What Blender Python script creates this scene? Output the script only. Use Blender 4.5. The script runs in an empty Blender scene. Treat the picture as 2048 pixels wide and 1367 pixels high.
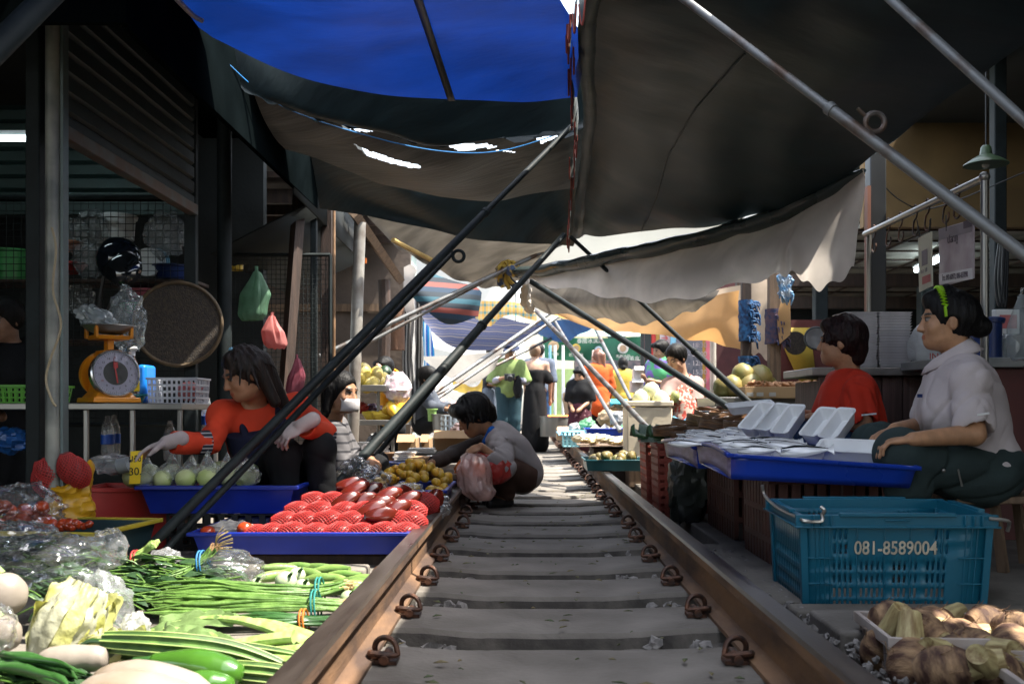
import bpy, bmesh, math, random
import numpy as np
from mathutils import Vector, Matrix, Euler, noise as mnoise
R = math.radians
random.seed(7)
SC = bpy.context.scene
COL = SC.collection
# ---------------------------------------------------------------- camera, sky, sun
H, F, VX, VY = 0.642, 1991.0, 1056.0, 818.0     # eye height, focal length and vanishing point of the track
cd = bpy.data.cameras.new("camera"); cam = bpy.data.objects.new("camera", cd); COL.objects.link(cam)
cam.location = (0, 0, H); cam.rotation_euler = (R(90), 0, 0)
cd.sensor_width = 36; cd.lens = 36 * F / 2048
cd.shift_x = -(VX - 1024) / 2048; cd.shift_y = (VY - 683.5) / 2048
cd.clip_start = .05; cd.clip_end = 2000
cd.dof.use_dof = True; cd.dof.focus_distance = 4.6; cd.dof.aperture_fstop = 5.6
SC.camera = cam
SUN_AZ = Vector((.50, -.10, 1.0)).normalized()   # direction to the sun
w = bpy.data.worlds.new("World"); SC.world = w; w.use_nodes = True
nt = w.node_tree; bg = nt.nodes['Background']
sk = nt.nodes.new('ShaderNodeTexSky'); sk.sky_type = 'NISHITA'; sk.sun_disc = False
sk.sun_elevation = math.asin(SUN_AZ.z); sk.sun_rotation = math.atan2(SUN_AZ.x, SUN_AZ.y)
sk.air_density = 1.3; sk.dust_density = 2.0; sk.ozone_density = 1.5
hs = nt.nodes.new('ShaderNodeHueSaturation'); hs.inputs['Saturation'].default_value = .45
nt.links.new(sk.outputs[0], hs.inputs['Color']); nt.links.new(hs.outputs[0], bg.inputs[0]); bg.inputs[1].default_value = .15
sl = bpy.data.lights.new("sun", 'SUN'); sl.energy = 3.4; sl.angle = R(.5); sl.color = (1, .93, .82)
so = bpy.data.objects.new("sun", sl); COL.objects.link(so)
so.rotation_euler = (-SUN_AZ).to_track_quat('-Z', 'Y').to_euler(); so.location = (5, -5, 20)
SC.view_settings.view_transform = 'Standard'; SC.view_settings.look = 'None'
SC.view_settings.exposure = 2.25; SC.view_settings.gamma = 1.0
SC.cycles.max_bounces = 8; SC.cycles.transparent_max_bounces = 24; SC.cycles.caustics_reflective = False
SC.cycles.caustics_refractive = False; SC.cycles.sample_clamp_indirect = 6

# ---------------------------------------------------------------- helpers
def P(px, py, Y): return Vector(((px - VX) / F * Y, Y, H - (py - VY) / F * Y))
def S(n, Y): return n / F * Y
def V(*a): return Vector(a)
ZERO = Matrix.Identity(4)
ROOTM = {}

def thing(name, label, cat, loc=(0, 0, 0), group=None, kind=None):
    o = bpy.data.objects.new(name, None); COL.objects.link(o); o.location = loc; o.empty_display_size = .1
    ROOTM[o.name] = Matrix.Translation(Vector(loc)); tag(o, label, cat, group, kind); return o
def tag(o, label=None, cat=None, group=None, kind=None):
    if label: o['label'] = label
    if cat: o['category'] = cat
    if group: o['group'] = group
    if kind: o['kind'] = kind
    return o
def link(o, parent=None):
    COL.objects.link(o)
    if parent is not None:
        o.parent = parent; o.matrix_parent_inverse = ROOTM.get(parent.name, ZERO).inverted()
    return o
def copy_tree(o, parent=None):
    c = o.copy(); COL.objects.link(c)
    if parent is not None:
        c.parent = parent; c.matrix_parent_inverse = o.matrix_parent_inverse.copy()
    for ch in o.children: copy_tree(ch, c)
    return c
def dup(o, M, label=None, group=None):
    c = copy_tree(o); c.matrix_basis = M
    if label: c['label'] = label
    if group: c['group'] = group
    return c
def frame(loc, xdir=(1, 0, 0), zdir=(0, 0, 1), s=1.0):
    z = Vector(zdir).normalized(); x = Vector(xdir); x = (x - z * x.dot(z)).normalized(); y = z.cross(x)
    M = Matrix((x, y, z)).transposed().to_4x4()
    M = M @ Matrix.Scale(s, 4) if not isinstance(s, tuple) else M @ Matrix.Diagonal((*s, 1))
    M.translation = Vector(loc); return M
def TR(x, y, z, rz=0, rx=0, ry=0, s=1): return Matrix.Translation((x, y, z)) @ Euler((rx, ry, rz)).to_matrix().to_4x4() @ Matrix.Scale(s, 4)

class MB:
    def __init__(s, M=None): s.v = []; s.f = []; s.m = []; s.M = M; s.mi = 0
    def add(s, vs, fs):
        n = len(s.v)
        s.v += [(s.M @ Vector(p)) if s.M is not None else Vector(p) for p in vs]
        s.f += [tuple(i + n for i in f) for f in fs]; s.m += [s.mi] * len(fs); return s
    def box(s, c, d, M=None, top=1.0):
        x, y, z = d[0] / 2, d[1] / 2, d[2] / 2; c = Vector(c)
        vs = [Vector((i * x * (top if k > 0 else 1), j * y * (top if k > 0 else 1), k * z)) for k in (-1, 1) for j in (-1, 1) for i in (-1, 1)]
        vs = [(M.to_3x3() @ p if M else p) + c for p in vs]
        return s.add(vs, [(0, 2, 3, 1), (4, 5, 7, 6), (0, 1, 5, 4), (2, 6, 7, 3), (0, 4, 6, 2), (1, 3, 7, 5)])
    def span(s, a, b): a = Vector(a); b = Vector(b); return s.box((a + b) / 2, [abs(q) for q in (b - a)])
    def tube(s, pts, r, n=8, cap=True, closed=False, flat=1.0, up=None):
        pts = [Vector(p) for p in pts]; N = len(pts); rs = r if isinstance(r, (list, tuple)) else [r] * N
        vs = []; fs = []; prev = None
        for i, p in enumerate(pts):
            t = (pts[(i + 1) % N] - pts[i - 1]) if (closed or 0 < i < N - 1) else (pts[1] - pts[0] if i == 0 else pts[-1] - pts[-2])
            t = t.normalized() if t.length > 1e-9 else Vector((0, 0, 1))
            if prev is None:
                a = Vector(up) if up else (Vector((0, 0, 1)) if abs(t.z) < .9 else Vector((1, 0, 0)))
            else: a = prev
            a = a - t * a.dot(t); a = a.normalized() if a.length > 1e-6 else t.orthogonal().normalized()
            prev = a; b = t.cross(a)
            for k in range(n):
                q = 2 * math.pi * k / n; vs.append(p + (a * math.cos(q) * flat + b * math.sin(q)) * rs[i])
        for i in range(N if closed else N - 1):
            j = (i + 1) % N
            for k in range(n): fs.append((i * n + k, i * n + (k + 1) % n, j * n + (k + 1) % n, j * n + k))
        if cap and not closed:
            fs.append(tuple(range(n))[::-1]); fs.append(tuple((N - 1) * n + k for k in range(n)))
        return s.add(vs, fs)
    def cyl(s, a, b, r, r2=None, n=16): return s.tube([a, b], [r, r if r2 is None else r2], n)
    def lathe(s, prof, n=24, M=None, wob=None):
        vs = []; fs = []; N = len(prof)
        for i, (r, z) in enumerate(prof):
            for k in range(n):
                q = 2 * math.pi * k / n; rr = r * (wob(q, z) if wob else 1); p = Vector((rr * math.cos(q), rr * math.sin(q), z))
                vs.append(M @ p if M is not None else p)
        for i in range(N - 1):
            for k in range(n): fs.append((i * n + k, i * n + (k + 1) % n, (i + 1) * n + (k + 1) % n, (i + 1) * n + k))
        if prof[0][0] > 1e-5: fs.append(tuple(range(n))[::-1])
        if prof[-1][0] > 1e-5: fs.append(tuple((N - 1) * n + k for k in range(n)))
        return s.add(vs, fs)
    def ell(s, c, r, nu=12, nv=8, M=None, amp=0, fr=8):
        c = Vector(c); vs = []; fs = []
        for j in range(nv + 1):
            th = math.pi * j / nv
            for i in range(nu):
                ph = 2 * math.pi * i / nu; p = Vector((math.sin(th) * math.cos(ph), math.sin(th) * math.sin(ph), -math.cos(th)))
                k = 1 + (amp * mnoise.noise(p * fr * .3 + c * 9) if amp else 0)
                p = Vector((p.x * r[0], p.y * r[1], p.z * r[2])) * k
                vs.append((M.to_3x3() @ p if M is not None else p) + c)
        for j in range(nv):
            for i in range(nu): fs.append((j * nu + i, j * nu + (i + 1) % nu, (j + 1) * nu + (i + 1) % nu, (j + 1) * nu + i))
        return s.add(vs, fs)
    def grid(s, rows, wrap=False):
        nr = len(rows); nc = len(rows[0]); fs = []
        for i in range(nr - 1):
            for k in range(nc if wrap else nc - 1): fs.append((i * nc + k, i * nc + (k + 1) % nc, (i + 1) * nc + (k + 1) % nc, (i + 1) * nc + k))
        return s.add([p for r in rows for p in r], fs)
    def prism(s, out, d, M=None):
        n = len(out); vs = [Vector((x, y, 0)) for x, y in out] + [Vector((x, y, d)) for x, y in out]
        if M is not None: vs = [M @ p for p in vs]
        return s.add(vs, [tuple(range(n))[::-1], tuple(range(n, 2 * n))] + [(i, (i + 1) % n, n + (i + 1) % n, n + i) for i in range(n)])
    def build(s, name, mats, parent=None, bev=0, ang=35, solid=0, sub=0, seg=2, flat=False):
        me = bpy.data.meshes.new(name); me.from_pydata([tuple(p) for p in s.v], [], s.f)
        ml = mats if isinstance(mats, (list, tuple)) else [mats]
        for m in ml: me.materials.append(m)
        if len(ml) > 1: me.polygons.foreach_set('material_index', s.m)
        me.update()
        if not flat:
            me.polygons.foreach_set('use_smooth', [True] * len(me.polygons)); me.set_sharp_from_angle(angle=R(ang))
        o = bpy.data.objects.new(name, me)
        if sub: md = o.modifiers.new('sub', 'SUBSURF'); md.levels = md.render_levels = sub
        if solid: md = o.modifiers.new('solid', 'SOLIDIFY'); md.thickness = solid; md.offset = 0
        if bev: md = o.modifiers.new('bevel', 'BEVEL'); md.width = bev; md.segments = seg; md.limit_method = 'ANGLE'; md.angle_limit = R(40)
        return link(o, parent)

def text(name, body, M, size, mat, parent=None, depth=.001, bold=0, align='CENTER', sx=1):
    c = bpy.data.curves.new(name, 'FONT'); c.body = body; c.size = size; c.extrude = depth; c.align_x = align; c.align_y = 'CENTER'; c.offset = bold
    o = bpy.data.objects.new(name, c); COL.objects.link(o)
    dg = bpy.context.evaluated_depsgraph_get(); me = bpy.data.meshes.new_from_object(o.evaluated_get(dg))
    bpy.data.objects.remove(o); me.transform(M @ Matrix.Diagonal((sx, 1, 1, 1))); me.materials.clear(); me.materials.append(mat)
    return link(bpy.data.objects.new(name, me), parent)

def catmull(p, n):
    p = [Vector(q) for q in p]; out = []
    for i in range(len(p) - 1):
        a = p[max(i - 1, 0)]; b = p[i]; c = p[i + 1]; d = p[min(i + 2, len(p) - 1)]
        for k in range(n):
            t = k / n
            out.append(.5 * ((2 * b) + (c - a) * t + (2 * a - 5 * b + 4 * c - d) * t * t + (3 * b - a - 3 * c + d) * t ** 3))
    return out + [p[-1]]
def patch(rows, nu, nv):
    """smooth surface through rows of control points"""
    rr = [catmull(r, nu) for r in rows]
    cols = [catmull([r[i] for r in rr], nv) for i in range(len(rr[0]))]
    return [[cols[i][j] for i in range(len(cols))] for j in range(len(cols[0]))]
def nz(p, s=1.0): return mnoise.noise(Vector(p) * s)
def rag(pts, amp, s):  # displace a rows grid by noise
    return [[p + Vector((nz(p, s), nz(p + V(7, 1, 3), s), nz(p + V(3, 9, 5), s))) * amp for p in r] for r in pts]

# ---------------------------------------------------------------- materials
def srgb(r, g, b):
    f = lambda c: (c / 255 / 12.92) if c <= 10 else ((c / 255 + .055) / 1.055) ** 2.4
    return (f(r), f(g), f(b))
_mc = {}
def mat(name, col=(.5, .5, .5), rough=.6, metal=0, var=.25, vs=6, col2=None, bump=0, bs=40, spec=.5, trans=0, tcol=None, vary=0, stretch=None, mix=(.4, .65), attr=None, sheen=0, coat=0, det=4):
    """principled surface: colour mottled with noise, optional second colour, bump, translucency"""
    if name in _mc: return _mc[name]
    m = bpy.data.materials.new(name); m.use_nodes = True; t = m.node_tree; N = t.nodes; L = t.links
    b = N['Principled BSDF']; b.inputs['Roughness'].default_value = rough; b.inputs['Metallic'].default_value = metal
    b.inputs['Specular IOR Level'].default_value = spec; b.inputs['Coat Weight'].default_value = coat
    if sheen: b.inputs['Sheen Weight'].default_value = sheen
    tc = N.new('ShaderNodeTexCoord'); mp = N.new('ShaderNodeMapping'); L.new(tc.outputs['Object'], mp.inputs[0])
    if stretch: mp.inputs['Scale'].default_value = stretch
    nz_ = N.new('ShaderNodeTexNoise'); nz_.inputs['Scale'].default_value = vs; nz_.inputs['Detail'].default_value = det; L.new(mp.outputs[0], nz_.inputs[0])
    rp = N.new('ShaderNodeValToRGB'); L.new(nz_.outputs[0], rp.inputs[0])
    c1 = col; c2 = col2 if col2 else tuple(max(0, c * (1 - var)) for c in col)
    rp.color_ramp.elements[0].position = mix[0]; rp.color_ramp.elements[1].position = mix[1]
    rp.color_ramp.elements[0].color = (*c2, 1); rp.color_ramp.elements[1].color = (*c1, 1)
    out = rp.outputs[0]
    if attr:
        at = N.new('ShaderNodeAttribute'); at.attribute_name = attr; mx = N.new('ShaderNodeMix'); mx.data_type = 'RGBA'; mx.blend_type = 'MULTIPLY'; mx.inputs[0].default_value = 1
        L.new(at.outputs['Color'], mx.inputs['A']); L.new(out, mx.inputs['B']); out = mx.outputs['Result']
    if vary:
        oi = N.new('ShaderNodeObjectInfo'); hs = N.new('ShaderNodeHueSaturation'); L.new(out, hs.inputs['Color'])
        mr = N.new('ShaderNodeMapRange'); mr.inputs[3].default_value = 1 - vary; mr.inputs[4].default_value = 1 + vary * .6
        L.new(oi.outputs['Random'], mr.inputs[0]); L.new(mr.outputs[0], hs.inputs['Value']); out = hs.outputs[0]
    L.new(out, b.inputs['Base Color'])
    rr = N.new('ShaderNodeMapRange'); rr.inputs[3].default_value = max(.03, rough - .12); rr.inputs[4].default_value = min(1, rough + .12)
    L.new(nz_.outputs[0], rr.inputs[0]); L.new(rr.outputs[0], b.inputs['Roughness'])
    if bump:
        n2 = N.new('ShaderNodeTexNoise'); n2.inputs['Scale'].default_value = bs; n2.inputs['Detail'].default_value = 4; L.new(mp.outputs[0], n2.inputs[0])
        bp = N.new('ShaderNodeBump'); bp.inputs['Strength'].default_value = bump; bp.inputs['Distance'].default_value = .01
        L.new(n2.outputs[0], bp.inputs['Height']); L.new(bp.outputs[0], b.inputs['Normal'])
    if trans:
        tr = N.new('ShaderNodeBsdfTranslucent'); ms = N.new('ShaderNodeMixShader'); ms.inputs[0].default_value = trans
        if tcol: tr.inputs[0].default_value = (*tcol, 1)
        else: L.new(out, tr.inputs[0])
        L.new(b.outputs[0], ms.inputs[1]); L.new(tr.outputs[0], ms.inputs[2]); L.new(ms.outputs[0], N['Material Output'].inputs[0])
    _mc[name] = m; return m
def film(name, col=(.9, .93, .95), haze=.12, gloss=.5, rough=.12, bs=18, bump=.6, tint=None):
    """clear or tinted plastic film: see-through with milky haze and sharp crinkled highlights"""
    if name in _mc: return _mc[name]
    m = bpy.data.materials.new(name); m.use_nodes = True; t = m.node_tree; N = t.nodes; L = t.links; N.remove(N['Principled BSDF'])
    tp = N.new('ShaderNodeBsdfTransparent'); tp.inputs[0].default_value = (*(tint or (1, 1, 1)), 1)
    df = N.new('ShaderNodeBsdfDiffuse'); df.inputs[0].default_value = (*col, 1); tl = N.new('ShaderNodeBsdfTranslucent'); tl.inputs[0].default_value = (*col, 1)
    gl = N.new('ShaderNodeBsdfGlossy'); gl.inputs['Roughness'].default_value = rough
    tc = N.new('ShaderNodeTexCoord'); v = N.new('ShaderNodeTexNoise'); v.inputs['Scale'].default_value = bs; v.inputs['Detail'].default_value = 3; v.inputs['Distortion'].default_value = 1.2
    L.new(tc.outputs['Object'], v.inputs[0]); bp = N.new('ShaderNodeBump'); bp.inputs['Strength'].default_value = bump; bp.inputs['Distance'].default_value = .02
    L.new(v.outputs[0], bp.inputs['Height'])
    for n in (df, gl, tl): L.new(bp.outputs[0], n.inputs['Normal'])
    fr = N.new('ShaderNodeLayerWeight'); fr.inputs['Blend'].default_value = .35; L.new(bp.outputs[0], fr.inputs['Normal'])
    a0 = N.new('ShaderNodeMixShader'); a0.inputs[0].default_value = .5; L.new(df.outputs[0], a0.inputs[1]); L.new(tl.outputs[0], a0.inputs[2])
    a = N.new('ShaderNodeMixShader'); a.inputs[0].default_value = haze; L.new(tp.outputs[0], a.inputs[1]); L.new(a0.outputs[0], a.inputs[2])
    mr = N.new('ShaderNodeMapRange'); mr.inputs[3].default_value = .05 * gloss; mr.inputs[4].default_value = gloss; L.new(fr.outputs['Facing'], mr.inputs[0])
    b = N.new('ShaderNodeMixShader'); L.new(mr.outputs[0], b.inputs[0]); L.new(a.outputs[0], b.inputs[1]); L.new(gl.outputs[0], b.inputs[2])
    L.new(b.outputs[0], N['Material Output'].inputs[0]); _mc[name] = m; return m
def emit(name, col, st):
    if name in _mc: return _mc[name]
    m = bpy.data.materials.new(name); m.use_nodes = True; b = m.node_tree.nodes['Principled BSDF']
    b.inputs['Base Color'].default_value = (*col, 1); b.inputs['Emission Color'].default_value = (*col, 1); b.inputs['Emission Strength'].default_value = st
    _mc[name] = m; return m

# ---------------------------------------------------------------- signed-distance modelling (organic bodies)
def surfnet(d, lo, h):
    s = d < 0; n = d.shape
    c = np.zeros([k - 1 for k in n], np.int8)
    corners = [(i, j, k) for i in (0, 1) for j in (0, 1) for k in (0, 1)]
    for i, j, k in corners: c += s[i:n[0] - 1 + i, j:n[1] - 1 + j, k:n[2] - 1 + k]
    act = (c > 0) & (c < 8); idx = np.argwhere(act); mp = np.full(act.shape, -1, np.int32); mp[act] = np.arange(len(idx))
    acc = np.zeros((len(idx), 3)); cnt = np.zeros(len(idx))
    for a in corners:
        for ax in range(3):
            if a[ax]: continue
            b = list(a); b[ax] = 1
            ia = idx + a; ib = idx + b; da = d[ia[:, 0], ia[:, 1], ia[:, 2]]; db = d[ib[:, 0], ib[:, 1], ib[:, 2]]
            m = (da < 0) != (db < 0); t = np.where(m, da / np.where(m, da - db, 1), 0)
            p = np.array(a, float)[None] + t[:, None] * (np.array(b, float) - np.array(a, float))[None]
            acc[m] += p[m]; cnt[m] += 1
    v = (idx + acc / cnt[:, None]) * h + np.array(lo)
    F_ = []
    for ax in range(3):
        u, w_ = (ax + 1) % 3, (ax + 2) % 3
        sl0 = [slice(None)] * 3; sl1 = [slice(None)] * 3; sl0[ax] = slice(0, -1); sl1[ax] = slice(1, None)
        e = s[tuple(sl0)] != s[tuple(sl1)]; q = np.argwhere(e); lim = [k - 1 for k in n]
        ok = (q[:, u] > 0) & (q[:, w_] > 0) & (q[:, u] < lim[u]) & (q[:, w_] < lim[w_]); q = q[ok]
        def cell(du, dw):
            r = q.copy(); r[:, u] -= du; r[:, w_] -= dw; return mp[r[:, 0], r[:, 1], r[:, 2]]
        f = np.stack([cell(1, 1), cell(0, 1), cell(0, 0), cell(1, 0)], 1)
        inside = s[q[:, 0], q[:, 1], q[:, 2]]; f[~inside] = f[~inside][:, ::-1]; F_.append(f)
    return v, np.concatenate(F_)
def arr2mesh(name, v, f, mats, parent=None, col=None, smooth=True):
    me = bpy.data.meshes.new(name); me.vertices.add(len(v)); me.vertices.foreach_set('co', np.asarray(v, np.float32).ravel())
    me.loops.add(f.size); me.loops.foreach_set('vertex_index', f.ravel().astype(np.int32)); me.polygons.add(len(f))
    me.polygons.foreach_set('loop_start', np.arange(0, f.size, 4, dtype=np.int32)); me.update(calc_edges=True); me.validate()
    me.polygons.foreach_set('use_smooth', [smooth] * len(me.polygons))
    for m in (mats if isinstance(mats, (list, tuple)) else [mats]): me.materials.append(m)
    if col is not None:
        a = me.attributes.new('col', 'FLOAT_COLOR', 'POINT'); c = np.ones((len(v), 4), np.float32); c[:, :3] = col; a.data.foreach_set('color', c.ravel())
    return link(bpy.data.objects.new(name, me), parent)
class Sdf:
    """smooth union of round cones and ellipsoids, meshed with surface nets"""
    def __init__(s, h): s.h = h; s.p = []
    def rc(s, a, b, ra, rb=None, k=.02, op=0): s.p.append(('rc', np.array(a, float), np.array(b, float), ra, ra if rb is None else rb, k, op)); return s
    def ch(s, pts, rs, k=.02):
        for i in range(len(pts) - 1): s.rc(pts[i], pts[i + 1], rs[i], rs[i + 1], k)
        return s
    def el(s, c, r, M=None, k=.02, op=0): s.p.append(('el', np.array(c, float), np.array(r, float), np.array(M.to_3x3()) if M is not None else np.eye(3), 0, k, op)); return s
    def cut(s, p, n): s.p.append(('cut', np.array(p, float), np.array(n, float), 0, 0, 0, 2)); return s
    def mesh(s, name, mats, parent=None, disp=None, colf=None):
        h = s.h; los = []; his = []
        for q in s.p:
            if q[6]: continue
            if q[0] == 'rc': r = max(q[3], q[4]); los += [q[1] - r, q[2] - r]; his += [q[1] + r, q[2] + r]
            else: r = q[2].max(); los.append(q[1] - r); his.append(q[1] + r)
        lo = np.min(los, 0) - 4 * h; hi = np.max(his, 0) + 4 * h
        n = np.ceil((hi - lo) / h).astype(int) + 1; d = np.full(n, 1., np.float32)
        for q in s.p:
            k = q[5]
            if q[0] == 'rc': r = max(q[3], q[4]); a = np.minimum(q[1], q[2]) - r; b = np.maximum(q[1], q[2]) + r
            elif q[0] == 'el': r = q[2].max(); a = q[1] - r; b = q[1] + r
            else: a, b = lo, hi
            mg = k + 3 * h + .01
            i0 = np.maximum(((a - mg - lo) / h).astype(int), 0); i1 = np.minimum(((b + mg - lo) / h).astype(int) + 2, n)
            if (i1 <= i0).any(): continue
            X = np.stack(np.meshgrid(*[lo[t] + h * np.arange(i0[t], i1[t]) for t in range(3)], indexing='ij'), -1)
            if q[0] == 'rc':
                ba = q[2] - q[1]; pa = X - q[1]; t = np.clip(pa @ ba / max(ba @ ba, 1e-9), 0, 1)
                e = np.linalg.norm(pa - t[..., None] * ba, axis=-1) - (q[3] + (q[4] - q[3]) * t)
            elif q[0] == 'el':
                y = (X - q[1]) @ q[3]; k0 = np.linalg.norm(y / q[2], axis=-1); k1 = np.linalg.norm(y / q[2] ** 2, axis=-1); e = k0 * (k0 - 1) / np.maximum(k1, 1e-6)
            else: e = (X - q[1]) @ q[2]
            sl = tuple(slice(i0[t], i1[t]) for t in range(3)); o = d[sl]
            if q[6] == 0:
                hh = np.clip(.5 + .5 * (o - e) / max(k, 1e-6), 0, 1); d[sl] = o * (1 - hh) + e * hh - k * hh * (1 - hh)
            elif q[6] == 1:
                hh = np.clip(.5 - .5 * (o + e) / max(k, 1e-6), 0, 1); d[sl] = o * (1 - hh) - e * hh + k * hh * (1 - hh)
            else: d[sl] = np.maximum(o, e)
        if disp is not None:
            X = np.stack(np.meshgrid(*[lo[t] + h * np.arange(n[t]) for t in range(3)], indexing='ij'), -1); d = d + disp(X).astype(np.float32)
        d[0] = d[-1] = 1; d[:, 0] = d[:, -1] = 1; d[:, :, 0] = d[:, :, -1] = 1
        v, f = surfnet(d, lo, h)
        for _ in range(1):   # light smoothing
            nb = np.zeros_like(v); c = np.zeros(len(v))
            for a, b in ((0, 1), (1, 2), (2, 3), (3, 0)):
                np.add.at(nb, f[:, a], v[f[:, b]]); np.add.at(c, f[:, a], 1); np.add.at(nb, f[:, b], v[f[:, a]]); np.add.at(c, f[:, b], 1)
            v = v * .5 + .5 * nb / np.maximum(c, 1)[:, None]
        return arr2mesh(name, v, f, mats, parent, colf(v) if colf else None)
# ---------------------------------------------------------------- shared materials
STEEL = mat('galvanised steel', (.15, .155, .155), .5, .4, .4, 7, col2=(.075, .045, .03), mix=(.36, .5), bump=.1, bs=60, det=8)
STEELD = mat('dark painted steel', (.016, .022, .023), .6, .0, .4, 8, bump=.1, bs=60, spec=.2)
STAIN = mat('stainless', (.3, .29, .27), .38, .75, .2, 4)
WOODD = mat('dark wood', (.055, .032, .022), .7, 0, .5, 5, bump=.3, bs=30, stretch=(6, 6, .6))
WOODM = mat('weathered wood', (.2, .13, .08), .75, 0, .45, 6, bump=.3, bs=30, stretch=(6, 6, .6))
CONC = mat('sleeper concrete', (.21, .19, .165), .85, 0, .5, 4, col2=(.1, .088, .073), bump=.35, bs=55, mix=(.3, .7), det=8)
CONC2 = mat('old concrete', (.2, .18, .15), .9, 0, .5, 4, bump=.5, bs=30, mix=(.3, .7), det=8)
DIRT = mat('packed dirt', (.085, .074, .062), .95, 0, .5, 6, bump=.9, bs=45, mix=(.3, .7), det=8)
STONE = mat('ballast stone', (.3, .28, .26), .9, 0, .5, 30, bump=.4, bs=60)
RUST = mat('rusty rail web', (.2, .11, .055), .75, .1, .5, 9, col2=(.06, .035, .024), bump=.3, bs=70, stretch=(1, .25, 1), det=8)
RAILT = mat('worn rail head', (.11, .09, .075), .32, .6, .5, 6, col2=(.028, .02, .016), stretch=(3, .35, 3), mix=(.35, .7), bump=.06, bs=80, det=8)
CLIPM = mat('rusty clip', (.14, .062, .035), .55, .5, .5, 25, col2=(.035, .025, .022), bump=.2, bs=90)
BLACK = mat('black plastic', (.012, .013, .014), .5)
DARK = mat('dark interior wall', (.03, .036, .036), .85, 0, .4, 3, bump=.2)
# ---------------------------------------------------------------- ground and track
g = MB(); g.grid([[V(x, y, -.10) for x in (-400, -40, -6, 6, 40, 400)] for y in (-60, 0, 12, 40, 120, 900)])
tag(g.build('ground', DIRT), kind='structure')
g = MB(); g.span((.93, 1.6, -.099), (7, 24, -.004)); tag(g.build('market_floor', CONC2, bev=.01), kind='structure')
g = MB(); g.span((-7, 1.2, -.099), (-.60, 24, -.003)); tag(g.build('market_walkway', CONC2, bev=.01), kind='structure')
RX = (-.447, .613)
prof = [(-.055, 0), (.055, 0), (.055, .012), (.012, .028), (.009, .10), (.028, .112), (.033, .118), (.033, .142), (.026, .15), (-.026, .15), (-.033, .142), (-.033, .118), (-.028, .112), (-.009, .10), (-.012, .028), (-.055, .012)]
for x, l in zip(RX, ('worn steel rail on the left side of the track beside the vegetables', 'worn steel rail on the right side of the track beside the blue crates')):
    m = MB(); n = len(prof); ys = [-1 + .5 * i for i in range(120)]
    m.grid([[V(x + a, y, b) for a, b in prof] for y in ys], wrap=True)
    m.m = [1 if (k % n) in (7, 8, 9) else 0 for k in range(len(m.f))]
    tag(m.build('rail', [RUST, RAILT], ang=25), l, 'rail')
# sleeper prototype with four spring clips
def sleeper():
    m = MB()
    for x0, x1, zt, wt in ((-.95, -.12, .0, .155), (-.12, .35, -.0, .165), (.35, 1.12, .0, .155)): pass
    xs0 = [-.585, -.57, -.40, -.30, -.12, .083, .28, .47, .57, .72, .76]; xs = [-.585 + 1.345 * i / 54 for i in range(55)]
    wd = [.15, .165, .165, .168, .182, .188, .182, .168, .165, .165, .15]; zt = [-.006, 0, 0, -.004, -.014, -.014, -.014, -.004, 0, 0, -.006]
    wd = [float(np.interp(x, xs0, wd)) + .003 * nz((x, 0, 0), 9) + .004 * nz((x, 3, 0), 40) for x in xs]; zt = [float(np.interp(x, xs0, zt)) + .003 * nz((x, 5, 0), 8) for x in xs]
    rows = []
    for x, w_, z in zip(xs, wd, zt):
        rows.append([V(x, -w_ - .035, -.10), V(x, -w_ - .012 - .006 * nz((x, 9, 0), 22), z - .014), V(x, -w_, z), V(x, w_, z), V(x, w_ + .01, z - .012), V(x, w_ + .035, -.10)])
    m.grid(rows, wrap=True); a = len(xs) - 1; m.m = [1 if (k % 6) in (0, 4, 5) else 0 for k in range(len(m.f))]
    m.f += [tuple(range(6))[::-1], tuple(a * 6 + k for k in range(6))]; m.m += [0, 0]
    o = m.build('sleeper', [CONC, mat('shade darkened sleeper flank', (.1, .088, .074), .95, 0, .6, 8, bump=.5, bs=40)], ang=40)  # flank faces coloured darker to stand for shade between the sleepers
    for rx in RX:
        for sd in (-1, 1):
            c = MB(); x0 = rx + sd * .075
            pts = [V(x0 - sd * .03, .012, .022), V(x0 - sd * .02, -.03, .03)]
            for q in range(11):
                a_ = R(200 - 245 * q / 10); pts.append(V(x0 + sd * .012 + sd * .03 * -math.cos(a_), -.03 + .0045 * q, .035 + .03 * math.sin(a_)))
            pts += [V(x0 + sd * .012, .035, .014), V(x0 - sd * .012, .03, .014)]
            c.tube(catmull(pts, 3), .0075, 8)
            c.cyl((x0 + sd * .012, -.05, .016), (x0 + sd * .012, .05, .016), .012, n=10)
            c.box((x0 + sd * .012, 0, .005), (.06, .06, .01)); c.box((x0 - sd * .018, -.0, .018), (.026, .04, .01))
            c.build('rail_clip', CLIPM, o, bev=.0015)
    return tag(o, 'pale concrete sleepers with rusty spring clips crossing under both rails', 'sleeper', 'concrete sleepers of the track')
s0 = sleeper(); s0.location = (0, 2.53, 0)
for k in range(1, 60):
    c = copy_tree(s0); c.location = (random.uniform(-.012, .012), 2.53 + .572 * k + random.uniform(-.008, .008), random.uniform(-.006, .004)); c.rotation_euler = (random.uniform(-.01, .01), 0, random.uniform(-.012, .012))
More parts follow.
